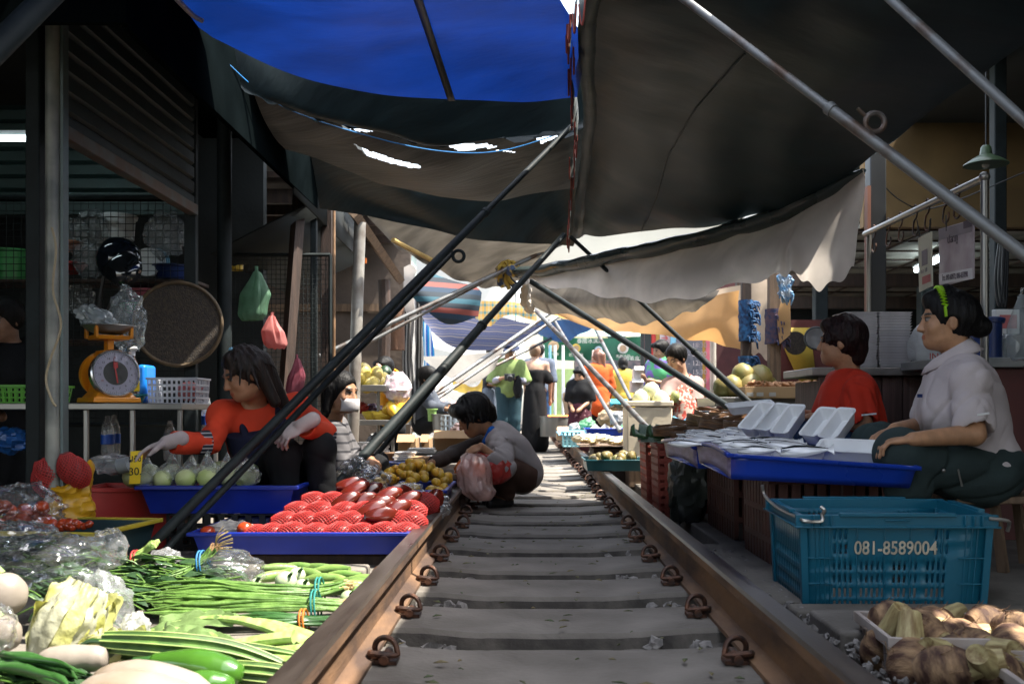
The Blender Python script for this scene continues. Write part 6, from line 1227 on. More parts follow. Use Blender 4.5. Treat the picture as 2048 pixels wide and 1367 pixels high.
for i, (x, y, Y, lab) in enumerate([(1296, 866, 6.6, 'folded banana leaf bundle on the red basket, left one'), (1330, 868, 6.3, 'folded banana leaf bundle on the red basket, right one')]):
    o = thing('banana_leaf_bundle', lab, 'leaves', P(x, y, Y)); m = MB(); c = P(x, y + 14, Y); rows = []
    for k in range(40): 
        t = k / 39; hgt = .11 * (1 - .55 * t) ; rows.append([c + V(-.06 + .36 * t, s * .09 * (1 - .2 * t), hgt * (1 - abs(s)) + .012 * math.sin(s * 40)) for s in [-1 + j / 12 for j in range(25)]])
    m.grid(rows); m.build('folded_leaves', BLE, o); m = MB(); m.grid([[c + V(-.06 + .05 * math.sin(j * .8), s * .1, .1 * (1 - abs(s) * .8) * j / 6 + .01) for s in [-1, -.6, -.2, .2, .6, 1]] for j in range(8)]); m.build('leaf_end', BLF, o, solid=.004)
lt = thing('leaf_table', 'low table covered with dark banana leaves under the steamer baskets', 'table', (1.25, 6.4, 0)); m = MB(); m.grid(rag([[V(.95 + .1 * i, 5.78 + .1 * j, .49) for i in range(9)] for j in range(14)], .012, 7)); m.grid(rag([[V(.95 + .1 * i, 5.78 - .01 * j, .49 - .08 * j) for i in range(9)] for j in range(4)], .012, 7)); m.build('leaf_cover', BLF, lt); m = MB(); m.span((1.15, 5.85, -.02), (1.7, 7.0, .47)); m.build('box_base', WOODD, lt)
BAM = mat('steamer bamboo', (.2, .095, .035), .6, 0, .5, 14, col2=(.07, .03, .012), bump=.3, bs=60, stretch=(1, 1, 6))
st = MB(); st.lathe([(.088, 0), (.09, .0), (.092, .048), (.083, .048), (.082, .004)], 28); st0 = st.build('steamer_basket', BAM); m = MB(); [m.box((0, -.07 + .02 * k, .006), (2 * math.sqrt(max(.0805 ** 2 - (.07 - .02 * k) ** 2, 0)), .014, .004)) for k in range(8)]; m.build('slats', WOODM, st0); m = MB(); m.tube([V(.0915 * math.cos(.2244 * k), .0915 * math.sin(.2244 * k), .04) for k in range(28)], .003, 5, closed=True); m.build('binding', WOODM, st0)
sp = [(1340, 868, 6.2), (1372, 858, 6.5), (1400, 850, 6.8), (1430, 850, 6.3), (1462, 846, 6.1), (1430, 862, 6.1), (1450, 838, 6.7), (1490, 832, 6.3), (1480, 862, 5.95), (1505, 852, 5.9), (1416, 836, 7.0), (1375, 876, 6.1)]
for i, (x, y, Y) in enumerate(sp):
    M_ = TR(*P(x, y, Y), random.random() * 6, random.uniform(-.25, -.05), random.uniform(-.3, .1), 1.15)
    if i == 0: st0.matrix_basis = M_; tag(st0, 'round brown bamboo steamer baskets overlapping on the banana leaf table', 'steamer', 'bamboo steamer baskets')
    else: dup(st0, M_)
    for k in (-1, 1): putfish(M_ @ TR(0, .03 * k, .02, .3, 0, 0, .8), 'steamed mackerel lying in the bamboo steamer baskets', 'mackerel in the steamers')
# taro in white crates at the lower right
WCR = mat('dirty white crate', (.5, .44, .4), .6, 0, .35, 6, col2=(.32, .26, .22))
crate('white_crate', 'dirty white slatted crate of taro roots at the lower right', 'crate', (1.17, 2.60, -.115), (.5, .3, .18), WCR, R(-4), 1.04, .006, .03, (.012, .03), rows=2, gap=.5)
crate('white_crate', 'white crate edge nearest the camera at the bottom right corner', 'crate', (1.33, 2.2, -.15), (.5, .34, .2), WCR, R(-6), 1.04, .006, .03, (.014, .025), rows=2, gap=.5)
TARO = mat('taro skin', (.4, .25, .13), .8, 0, .6, 16, col2=(.07, .03, .018), bump=.5, bs=50, stretch=(1, 1, 2.4), vary=.2, det=8); TARS = mat('taro stem', (.5, .42, .2), .6, 0, .3, 9, col2=(.2, .13, .05), stretch=(6, 6, 1), bump=.2)
def taro():
    m = MB(); m.lathe([(.004, 0), (.035, .006), (.05, .03), (.056, .06), (.052, .09), (.04, .115), (.034, .125)], 22, wob=lambda q, z: 1 + .035 * math.sin(z * 420) + .03 * math.sin(q * 3)); o = m.build('taro', TARO)
    m = MB(); m.lathe([(.035, .12), (.031, .15), (.026, .19), (.024, .2), (.012, .194), (.002, .19)], 18, wob=lambda q, z: 1 + .06 * math.sin(q * 2 + z * 20)); m.build('stem', TARS, o)
    m = MB()
    for k in range(14): a = random.random() * 6.3; c = V(.053 * math.cos(a), .053 * math.sin(a), random.uniform(.02, .1)); m.tube([c, c * 1.12 + V(0, 0, random.uniform(-.01, .02)), c * 1.2 + V(0, .01, .015)], [.0016, .001, .0005], 4)
    m.build('root_hair', TARO, o); return o
t0 = taro()
for i, (x, y, Y, ax, lab) in enumerate([(1800, 1258, 2.66, (1, .1, -.1), 'taro root lying topmost with its pale stem pointing right'), (1850, 1280, 2.55, (.55, -.75, -.35), 'taro root in the middle with its cut stem facing the camera'), (1925, 1290, 2.62, (.9, .3, .1), 'taro root right of the middle one with a long pale stem'), (1985, 1262, 2.7, (1, .3, .05), 'taro root at the right edge behind the others'), (1955, 1310, 2.5, (.3, -.9, .2), 'dark taro root in front at the right'), (2030, 1320, 2.45, (-.2, -.8, -.5), 'taro root at the right edge with its cut end to the camera'), (1820, 1330, 2.45, (.2, .5, .8), 'taro root low in the slatted crate at its left wall'), (1900, 1350, 2.3, (.8, -.4, .3), 'taro root lowest at the bottom edge'), (1990, 1355, 2.3, (-.5, -.5, .4), 'taro root at the bottom edge, right of the lowest'), (1870, 1262, 2.72, (.7, .5, .2), 'taro root behind the topmost one near the crate wall'), (1770, 1300, 2.6, (.2, -.4, .8), 'taro root standing upright against the left crate wall'), (1905, 1325, 2.48, (-.7, -.5, .3), 'taro root wedged in the middle with its stem to the left'), (2040, 1275, 2.6, (.4, -.8, .3), 'taro root at the far right edge of the pile')]):
    M_ = frame(P(x, y - 12, Y), V(*ax).orthogonal(), ax, 1.02) @ Matrix.Translation((0, -.0, -.08))
    if i == 0: t0.matrix_basis = M_; tag(t0, lab, 'taro', 'taro roots in the white crates')
    else: dup(t0, M_, lab)
# stool and teal tray further along
sw = thing('wooden_stool', 'worn wooden stool under the woman with the green hairband', 'stool', (1.85, 4.05, 0)); m = MB(); m.span((1.68, 3.9, .27), (2.1, 4.28, .3)); m.build('seat', WOODM, sw, bev=.006)
for x, y in ((1.86, 3.97), (2.06, 3.97), (1.72, 4.2), (2.06, 4.2)): m = MB(); m.tube([V(x + .03, y - .02, -.03), V(x, y, .27)], [.026, .022], 4); m.build('leg', WOODM, sw)
TTR = mat('dark teal tray', (.008, .1, .12), .35, 0, .3, 5)
crate('teal_tray', 'dark teal tray of squashes resting over the right rail', 'tray', (.70, 8.1, .155), (.46, .5, .085), TTR, 0, 1.06, .005, None, (.014, .012))
SQ = mat('squash skin', (.09, .1, .025), .5, 0, .5, 10, col2=(.2, .14, .04), vary=.3); m = MB(); m.ell((0, 0, 0), (.045, .045, .05), 14, 10, amp=.12); q0 = m.build('squash', SQ)
put_round('squash', q0, 'dull green squashes in the dark teal tray over the rail', 'squash', 'squashes in the dark teal tray', [((.70 + random.uniform(-.18, .18), 8.1 + random.uniform(-.2, .2), .21 + random.uniform(0, .06)), random.uniform(.7, 1.1)) for _ in range(26)])
# ---------------------------------------------------------------- people
SKIN = mat('skin', (1, 1, 1), .46, 0, .22, 26, attr='col', spec=.4, bump=.1, bs=220, det=8)
HAIRB = mat('black hair', (.007, .0065, .0065), .5, 0, .5, 60, spec=.18, bump=.5, bs=140, stretch=(1, 1, .15)); HAIRR = mat('reddish black hair', (.018, .006, .006), .5, 0, .6, 60, spec=.18, bump=.5, bs=140, stretch=(1, 1, .2)); HAIRN = mat('dark brown hair', (.02, .011, .008), .5, 0, .6, 60, spec=.18, col2=(.012, .01, .009), bump=.5, bs=140, stretch=(1, 1, .15))
def fab(n, c, **k): return mat(n, c, .85, 0, k.pop('var', .2), k.pop('vs', 7), bump=.18, bs=k.pop('bs', 160), spec=.25, **k)
def folds(seed, amp):
    r = np.random.RandomState(seed); A = r.normal(size=(7, 3)); B = r.normal(size=(7, 3)); fr = r.uniform(14, 52, 7)
    def f(X):
        o = 0
        for a, b, q in zip(A, B, fr): w = np.sin(X @ (b / np.linalg.norm(b)) * 11 + q); o = o + np.maximum(0, w) * (1 - np.abs(np.sin(X @ (a / np.linalg.norm(a)) * q * .6 + 1.6 * np.sin(X @ (b / np.linalg.norm(b)) * q * .3)))) ** 2 * 1.3
        return (o - .4) * amp * .75
    return f
def hand(s, w, d, n, curl=.5, k=1.0, thumb=1):
    """palm and five fingers: w wrist, d finger direction, n palm normal, thumb side +-1"""
    d = Vector(d).normalized(); n = Vector(n); n = (n - d * n.dot(d)).normalized(); a = d.cross(n) * thumb; w = Vector(w); M = Matrix((a, d, n)).transposed()
    s.el(w + d * .048 * k, (.04 * k, .052 * k, .016 * k), M, .012)
    for i, (off, L, r) in enumerate(((.030, .066, .0092), (.010, .076, .0095), (-.011, .07, .009), (-.031, .055, .0078))):
        b = w + d * .085 * k + a * off * k; c1 = curl * (1 + .1 * i); d1 = d * math.cos(c1) + n * math.sin(c1); d2 = d * math.cos(c1 * 2.1) + n * math.sin(c1 * 2.1); p1 = b + d1 * L * .52 * k + a * off * .12; p2 = p1 + d2 * L * .52 * k
        s.rc(b, p1, r * k, r * .95 * k, .004); s.rc(p1, p2, r * .95 * k, r * .8 * k, .004)
    b = w + d * .025 * k + a * .03 * k; p1 = b + (d * .6 + a * .7 + n * .35).normalized() * .045 * k; p2 = p1 + (d * .9 + a * .2 + n * .4).normalized() * .03 * k; s.rc(b, p1, .013 * k, .0105 * k, .008); s.rc(p1, p2, .0105 * k, .008 * k, .004)
def person(label, J, look, h=.012, g=1.0, skin=(.42, .23, .14), hair=(), hairm=None, clothes=(), hup=(0, 0, 1), hands=None, female=True, hs=1.0, cap=True, group=None, fd=1.0):
    J = {k: Vector(v) for k, v in J.items()}; pe, ch, nb, hd = J['pel'], J['che'], J['nb'], J['hd']
    o = thing('person', label, 'person', (pe.x, pe.y, min(J['aL'].z, J['aR'].z) - .04), group)
    up = (nb - pe).normalized(); sd = (J['sR'] - J['sL']); sd = (sd - up * sd.dot(up)).normalized(); fw = up.cross(sd); T = Matrix((sd, fw, up)).transposed()
    lk = Vector(look).normalized(); hu = Vector(hup); hu = (hu - lk * hu.dot(lk)).normalized(); hr = lk.cross(hu); HT = Matrix((hr, lk, hu)).transposed(); HL = lambda x, y, z: hd + HT @ (V(x, y, z) * hs)
    mid = pe.lerp(ch, .5)
    def torso(s, i=0, k=.05):
        s.el(pe, (.155 * g + i, .115 * g + i, .12 + i), T, k); s.el(mid, (.135 * g + i, .105 * g + i, .17 + i), T, k); s.el(ch, (.148 * g + i, .108 * g + i, .165 + i), T, k)
        for q in ('sL', 'sR'): s.rc(nb.lerp(J[q], .3) - up * .03, J[q], .052 + i, .052 * (.6 + .4 * g) + i, k)
        if female:
            for q in (-1, 1): s.el(ch + fw * .065 * g + sd * q * .07 * g - up * .045, (.06 * g + i,) * 3, T, .06)
    s = Sdf(h); torso(s)
    s.rc(nb - up * .03, HL(0, -.02, -.05), .056 * (.7 + .3 * g), .052, .025)
    ga = .6 + .4 * g
    for q in 'LR':
        s.rc(J['s' + q], J['e' + q], .047 * ga, .037 * ga, .03); s.rc(J['e' + q], J['w' + q], .038 * ga, .025 * ga, .02); hp = J.get('h' + q, pe + sd * (.08 if q == 'R' else -.08) * g)
        J['h' + q] = hp; s.rc(hp, J['k' + q], .085 * ga, .055 * ga, .03); s.rc(J['k' + q], J['a' + q], .055 * ga, .034, .02)
        t = J.get('t' + q, J['a' + q] + (V(fw.x, fw.y, 0).normalized() * .15 if V(fw.x, fw.y, 0).length > .05 else V(0, -.15, 0)) + V(0, 0, -.03)); s.rc(J['a' + q] - V(0, 0, .02), t, .036, .025, .02)
        J['t' + q] = t
        if hands and q in hands: d, n, c = hands[q]; hand(s, J['w' + q], d, n, c, 1.0, 1 if q == 'R' else -1)
        else: d = (J['w' + q] - J['e' + q]).normalized(); s.el(J['w' + q] + d * .07, (.032, .032, .07), Matrix((d.orthogonal().normalized(), d.cross(d.orthogonal()).normalized(), d)).transposed(), .015)
    E = lambda c, r, k=.02, op=0: s.el(HL(*c), tuple(x * hs for x in r), HT, k, op)
    E((0, -.014, .036), (.075, .096, .086)); E((0, .022, -.03), (.062, .07, .088), .03); E((0, .066, -.092), (.024, .022, .02), .03); E((0, .03, -.072), (.05, .05, .035), .03)
    for q in (-1, 1): E((q * .04, .062, -.03), (.022, .022, .024), .02); E((q * .075, -.012, -.012), (.008, .02, .032), .006); E((q * .03, .094, .006), (.019, .013, .011), .012, 1); E((q * .03, .078, .006), (.0125, .0125, .011), .004); E((q * .03, .083, .026), (.022, .012, .007), .012)
    s.rc(HL(0, .088, .008), HL(0, .106, -.03), .008, .0125, .012)
    for q in (-1, 1): E((q * .011, .095, -.034), (.009, .01, .008), .006)
    E((0, .088, -.06), (.021, .01, .0055), .008); E((0, .086, -.07), (.018, .01, .006), .008)
    base = np.array(skin)
    def colf(v):
        L = (v - np.array(hd)) @ np.array(HT) / hs; c = np.tile(base, (len(v), 1)); x, y, z = np.abs(L[:, 0]), L[:, 1], L[:, 2]; f = (y > .05) & (np.linalg.norm(L, axis=1) < .16)
        m = f & (z < -.054) & (z > -.076) & (x < .024 - (np.abs(z + .065)) * .5); c[m] = base * np.array([.85, .5, .5])
        m = f & (np.abs(z - .03 + (x - .03) ** 2 * 8) < .0045) & (x > .012) & (x < .05); c[m] = .03
        m = f & (np.abs(z - .006) < .0065) & (np.abs(x - .03) < .0135); c[m] = (.24, .2, .17); m = f & (np.abs(z - .006) < .0065) & (np.abs(x - .03) < .006); c[m] = .015
        m = f & (np.abs(z - .0135) < .0025) & (np.abs(x - .03) < .0155); c[m] = .02
        return c
    s.mesh('body', SKIN, o, None, colf)
    if hairm:
        q = Sdf(h * .9); k = hs
        if cap: q.el(HL(0, -.016, .04), (.084 * k, .104 * k, .096 * k), HT, .02); q.el(HL(0, -.03, -.01), (.08 * k, .082 * k, .07 * k), HT, .03); q.el(HL(0, .1, -.045), (.07 * k, .085 * k, .105 * k), HT, .02, 1); 
        for it in hair:
            if it[0] == 'rc': q.rc(HL(*it[1]), HL(*it[2]), it[3] * k, it[4] * k, it[5] if len(it) > 5 else .02)
            elif it[0] == 'el': q.el(HL(*it[1]), tuple(x * k for x in it[2]), HT, it[3] if len(it) > 3 else .02)
            elif it[0] == 'tuft':
                rn = random.Random(it[1])
                for _ in range(it[1]):
                    th = rn.uniform(-2.6, 2.6); ph = rn.uniform(-.35, 1.45); c_ = math.cos(ph); b = V(math.sin(th) * c_ * .084, -math.cos(th) * c_ * .1 - .016, math.sin(ph) * .094 + .04); dn = V(b.x * .25, b.y * .25, -1) + V(rn.uniform(-.5, .5), rn.uniform(-.2, .6), 0) * (1 if ph < .7 else 2.5); e = b * 1.09 + dn.normalized() * it[2] * rn.uniform(.6, 1.2) * V(1, 1, 1).length / 1.732
                    q.rc(HL(*b), HL(*e), it[3] * k, it[3] * .35 * k, .006)
            elif it[0] == 'sub': q.el(HL(*it[1]), tuple(x * k for x in it[2]), HT, .012, 1)
        hn = np.array(hd); HTn = np.array(HT)
        def hd_(X):
            L = (X - hn) @ HTn; a = np.arctan2(L[..., 0], L[..., 1] + .02); return .0011 * np.sin(a * 46 + 3 * np.sin(L[..., 2] * 22) + 4 * np.sin(a * 4)) + .0012 * np.sin(a * 17 + 2 * np.sin(L[..., 2] * 14))
        q.mesh('hair', hairm, o, hd_)
    for ci, c in enumerate(clothes):
        kind, name, m_ = c[:3]; kw = c[3] if len(c) > 3 else {}
        i = kw.get('i', .014); q = Sdf(kw.get('h', h)); fz = folds(hash(label) % 1000 + ci if False else len(label) * 7 + ci, kw.get('f', .004) * fd)
        if kind == 'top':
            sv = kw.get('sleeve', 1.0); torso(q, i)
            for z in 'LR':
                sv_ = kw.get('sleeve' + z, sv)
                if sv_ <= 0: continue
                if sv_ <= .55: e = J['s' + z].lerp(J['e' + z], sv_ / .5 * .95); q.rc(J['s' + z], e, .05 * ga + i + .004, .05 * ga + i + .006, .03)
                else: e = J['e' + z].lerp(J['w' + z], (sv_ - .5) / .5 * .95); q.rc(J['s' + z], J['e' + z], .05 * ga + i, .042 * ga + i, .03); q.rc(J['e' + z], e, .042 * ga + i, .034 * ga + i * .9, .02)
            for z in 'LR':
                sv_ = kw.get('sleeve' + z, sv)
                if sv_ <= 0: continue
                a, b = (J['s' + z], J['e' + z]) if sv_ <= .55 else (J['e' + z], J['w' + z]); d = (b - a).normalized(); e = a.lerp(b, sv_ / .5 * .95) if sv_ <= .55 else a.lerp(b, (sv_ - .5) / .5 * .95)
                q.rc(e + d * .062, e + d * .16, .064 * ga, .06, .004, 1)
            nk = kw.get('neck', .068); q.el(nb + up * .045 + fw * .02, (nk, nk, .06), T, .008, 1)
            if kw.get('hem') is not None: q.cut(pe - up * kw['hem'], -up)
        elif kind == 'trousers':
            fr = kw.get('leg', 1.0); q.el(pe, (.16 * g + i, .12 * g + i, .125 + i), T, .04)
            for z in 'LR':
                q.rc(J['h' + z], J['k' + z], .088 * ga + i, .062 * ga + i, .04)
                if fr > .5: e = J['k' + z].lerp(J['a' + z], (fr - .5) / .5); q.rc(J['k' + z], e, .062 * ga + i, kw.get('cuff', .045) + i, .03); d = (J['a' + z] - J['k' + z]).normalized(); q.rc(e + d * .05, e + d * .14, .058, .058, .004, 1)
        elif kind == 'dress':
            for a, ra, b, rb in kw['ch']: q.rc(a, b, ra, rb, .05)
            if kw.get('tor'): torso(q, i)
            if kw.get('top') is not None: q.cut(nb - up * kw['top'], up)
        elif kind == 'free':
            for it in kw['p']:
                if it[0] == 'rc': q.rc(*it[1:])
                elif it[0] == 'el': q.el(it[1], it[2], Matrix(T) if len(it) < 4 else it[3], .02)
                elif it[0] == 'subel': q.el(it[1], it[2], Matrix(T), .006, 1)
        elif kind == 'shoes':
            for z in 'LR': q.rc(J['a' + z] - V(0, 0, .03), J['t' + z] - V(0, 0, .004), .04, .031, .02)
        elif kind == 'head':
            for it in kw['p']:
                if it[0] == 'rc': q.rc(HL(*it[1]), HL(*it[2]), it[3], it[4], .006)
                elif it[0] == 'el': q.el(HL(*it[1]), it[2], HT, .01)
                elif it[0] == 'sub': q.el(HL(*it[1]), it[2], HT, .006, 1)
            fz = None
        q.mesh(name, m_, o, fz)
    J['torso'] = torso
    return o, HL, T, J
# --- woman in red on the left
RED = fab('red orange sweater', (.62, .055, .02)); NAVY = fab('navy apron cloth', (.008, .011, .03)); BLK = fab('black trousers', (.005, .0055, .007)); GLOVE = fab('pale work glove', (.45, .38, .37))
J = dict(hd=P(489, 748, 4.72), nb=P(512, 806, 4.86), che=P(518, 868, 4.9), pel=P(545, 975, 5.12), sL=P(592, 812, 4.96), sR=P(446, 826, 4.78), eL=P(652, 872, 4.84), wL=P(605, 850, 4.58), eR=P(418, 886, 4.64), wR=P(338, 884, 4.5), hL=P(580, 968, 5.1), hR=P(520, 972, 5.05), kL=P(640, 895, 4.72), kR=P(566, 905, 4.66), aL=P(650, 1080, 4.78), aR=P(575, 1080, 4.74), tL=P(640, 1098, 4.68), tR=P(560, 1098, 4.66))
TP = V(0, 0, 0)
o, HL, T, Jw = person('woman in red orange sweater and navy apron reaching over the guava tray', J, (-.8, -.5, -.4), .0058, .98, (.42, .21, .115), [('rc', (.07, -.02, .03), (.086, -.03, -.16), .035, .03), ('rc', (.06, -.07, .03), (.075, -.09, -.2), .045, .03), ('rc', (0, -.09, .02), (.0, -.12, -.2), .06, .03), ('rc', (-.065, -.05, .03), (-.08, -.06, -.17), .035, .026), ('rc', (-.03, .05, .1), (.06, .03, .08), .02, .025), ('rc', (.06, .03, .07), (.085, .0, -.08), .018, .02), ('tuft', 70, .1, .01)], HAIRN,
    [('top', 'sweater', RED, dict(sleeve=.93, i=.018, f=.011, neck=.07)), ('trousers', 'trousers', BLK, dict(i=.012)), ('free', 'shoe', BLACK, dict(p=[('rc', J['aL'] - V(0, 0, .03), J['tL'], .045, .035), ('rc', J['aR'] - V(0, 0, .03), J['tR'], .045, .035)], f=0))],
    hands=dict(L=((-.75, -.3, -.45), (-.5, .3, -.8), .55), R=((-.8, -.15, -.25), (0, 0, -1), .35)))
fw = T.col[1]; sd = T.col[0]; upv = T.col[2]
g_ = Sdf(.006)
for q, n_ in (('L', (-.5, .3, -.8)), ('R', (0, 0, -1))):
    w = Jw['w' + q]; d = Vector(((-.75, -.3, -.45) if q == 'L' else (-.8, -.15, -.25))).normalized(); g_.rc(w - d * .05, w + d * .01, .036, .034, .01)
for q, d, n_, c in (('L', (-.75, -.3, -.45), (-.5, .3, -.8), .55), ('R', (-.8, -.15, -.25), (0, 0, -1), .35)): hs_ = Sdf(.0055); hand(hs_, Jw['w' + q], d, n_, c, 1.07, 1 if q == 'R' else -1); dd = Vector(d).normalized(); hs_.rc(Jw['w' + q] - dd * .055, Jw['w' + q] + dd * .01, .036, .033, .01); hs_.mesh('work_glove', GLOVE, o, folds(3, .0015))
a_ = Sdf(.006); ch = Jw['che']; Jw['torso'](a_, .058)
a_.cut(ch + fw * .03, -fw); a_.cut(ch + sd * .165, sd); a_.cut(ch - sd * .13, -sd); a_.cut(ch + upv * .085, upv)
b_ = Sdf(.006)
for q in (-1, 1): b_.rc(ch + fw * .125 + sd * q * .085 - upv * .02, ch + fw * .12 + sd * q * .088 + upv * .06, .02, .02, .015); b_.rc(ch + fw * .12 + sd * q * .088 + upv * .06, Jw['nb'] + sd * q * .085 + upv * .03, .02, .02, .015)
b_.mesh('apron_straps', NAVY, o)
a_.mesh('apron', NAVY, o, folds(5, .003))
m = MB(); STRB = stripe('striped cuff', [(.01, .015, .025), (.35, .33, .33), (.01, .015, .025)], 18, 'Z', trans=0, dist=0)
for q in 'LR':
    e, w = Jw['e' + q], Jw['w' + q]; m.tube([e.lerp(w, .05), e.lerp(w, .3)], [.062, .056], 18, cap=False)
m.build('striped_bands', STRB, o)
text('apron_lettering', 'MM', frame(ch + fw * .168 - upv * .1 - sd * .02, sd, fw) @ Matrix.Translation((0, 0, 0)), .06, mat('pale print', (.5, .5, .52), .6), o, .002)
m = MB(); m.ell(HL(-.0, .012, .128), (.008, .012, .014)); m.ell(HL(.02, .01, .13), (.01, .01, .01)); m.build('hair_clip', COLS['clear blue'], o)
m = MB(); m.tube([Jw['nb'] + T @ V(.075 * math.sin(a), .06 + .05 * math.cos(a), .02 - .05 * (1 + math.cos(a))) for a in [-2 + .25 * i for i in range(17)]], .002, 5, cap=False); m.build('necklace', mat('gold', (.6, .4, .12), .3, .9), o)
# --- woman with a mask behind
STRP = stripe('striped shirt', [(.1, .095, .1), (.1, .095, .1), (.1, .095, .1), (.015, .015, .02)], 6.2, 'Z', trans=0, dist=.6)
J = dict(hd=P(683, 785, 5.85), nb=P(663, 842, 5.96), che=P(660, 892, 6.0), pel=P(645, 985, 6.1), sR=P(672, 868, 5.8), sL=P(672, 852, 6.18), eR=P(688, 940, 5.76), wR=P(728, 915, 5.72), eL=P(715, 925, 6.2), wL=P(738, 900, 5.9), kR=P(752, 935, 5.86), kL=P(752, 925, 6.2), aR=P(745, 1045, 5.9), aL=P(745, 1035, 6.2))
o, HL, T, _ = person('woman in a grey striped shirt and white face mask seated behind the pole', J, (.82, -.45, -.08), .0085, 1.0, (.38, .2, .115), [('rc', (.07, -.03, .03), (.08, -.035, -.11), .035, .025), ('rc', (-.07, -.03, .03), (-.08, -.035, -.11), .035, .025), ('rc', (0, -.08, .02), (0, -.09, -.12), .06, .04)], HAIRB,
    [('top', 'shirt', STRP, dict(sleeve=.97, i=.018, f=.006)), ('trousers', 'trousers', BLK)], hands=dict(R=((.7, .2, -.4), (0, .5, -.8), .6), L=((.5, -.4, -.6), (0, -.5, -.8), .6)))
m = MB(); rows = [[HL(.066 * math.sin(a), .02 + .083 * math.cos(a) + .012 * math.cos(a * 1.5), -.028 - .075 * v) for a in [-1.25 + .125 * i for i in range(21)]] for v in [0, .25, .5, .75, 1]]; rows = [[p + (T.col[2] * 0) + (HL(0, .012 if 0 < j < 4 else .004, 0) - HL(0, 0, 0)) for p in r] for j, r in enumerate(rows)]; m.grid(rows); m.build('face_mask', mat('mask cloth', (.55, .53, .54), .8, bump=.1, bs=120), o, solid=.003)
# --- woman with the green hairband on the right
GREYS = fab('pale grey shirt', (.52, .46, .46), var=.1); SHRT = fab('dark green shorts', (.028, .045, .045)); GRN = mat('lime hairband', (.3, .6, .01), .4)
J = dict(hd=P(1893, 642, 4.12), nb=P(1920, 722, 4.13), che=P(1925, 800, 4.1), pel=P(1962, 940, 4.08), sL=P(1942, 762, 3.9), sR=P(1892, 752, 4.3), eL=P(1948, 868, 3.82), wL=P(1826, 878, 3.74), eR=P(1850, 850, 4.32), wR=P(1790, 858, 4.08), hL=P(1960, 955, 3.98), hR=P(1955, 945, 4.24), kL=P(1800, 908, 3.82), kR=P(1752, 888, 4.2), aL=P(1846, 1100, 3.92), aR=P(1800, 1090, 4.2))
o, HL, T, Jr = person('woman in a pale grey polo shirt with a lime green zigzag hairband on a stool', J, (-.96, .2, -.02), .0058, 1.27, (.47, .25, .135), [('el', (0, -.13, -.03), (.048, .045, .045), .015), ('el', (0, -.07, .02), (.085, .07, .08), .02), ('rc', (.0, .055, .09), (0, 0, .125), .04, .03), ('sub', (.082, -.005, -.035), (.02, .035, .045)), ('sub', (-.082, -.005, -.035), (.02, .035, .045))], HAIRB,
    [('top', 'shirt', GREYS, dict(sleeve=.42, i=.022, f=.009, neck=.062)), ('trousers', 'shorts', SHRT, dict(leg=.66, i=.026, cuff=.07, f=.014)), ('shoes', 'sandals', BLACK)], hands=dict(R=((-.85, -.25, -.3), (.0, 0, -1), .45), L=((-.85, .25, -.1), (0, .1, -1), .5)))
m = MB(); n = 52; pts = []
for k in range(n + 1): a = -1.75 + 3.5 * k / n; z = .012 * (1 if k % 2 else -1) if abs(a) < 1.35 else 0; pts.append(HL(.093 * math.sin(a), .02 + z * .7 + .01 * math.cos(a), .032 + .111 * math.cos(a)))
m.tube(pts, .0065, 6); m.build('hairband', GRN, o)
m = MB(); m.tube([HL(.038 * math.cos(a), -.098, -.02 + .038 * math.sin(a)) for a in [i * .5236 for i in range(12)]], .009, 6, closed=True); m.build('hair_tie', mat('blue hair tie', (.05, .06, .35), .6), o)
nb = Jr['nb']; m = MB(); rows = []
for i in range(31):
    a = -2.75 + 5.5 * i / 30; rr = lambda r, z: nb + T @ V(r * math.sin(a), .02 + r * math.cos(a), z - .03 * math.cos(a)); fl = .02 * max(0, math.cos(a)) ; rows.append([rr(.068, .02), rr(.07, .052), rr(.078, .057), rr(.098 + fl, .03), rr(.118 + fl, .0)])
m.grid(rows); m.build('collar', GREYS, o, solid=.004)
m = MB(); m.box(Jr['sL'].lerp(Jr['eL'], .62) + V(0, -.088, 0), (.045, .004, .008), M=Matrix.Rotation(-.15, 4, 'Y')); m.build('sleeve_badge', COLS['white'], o); m = MB(); m.box(Jr['che'] + T @ V(-.09, .178, .04), (.02, .006, .014)); m.build('chest_emblem', COLS['navy'], o)
m = MB(); m.tube([Jr['hL'].lerp(Jr['kL'], .45) + V(0, -.12, .0), Jr['hL'].lerp(Jr['kL'], .4) + V(0, -.12, -.06)], .004, 5); m.ell(Jr['hL'].lerp(Jr['kL'], .62) + V(0, -.118, -.02), (.008, .006, .008)); m.build('zip_and_button', STAIN, o)
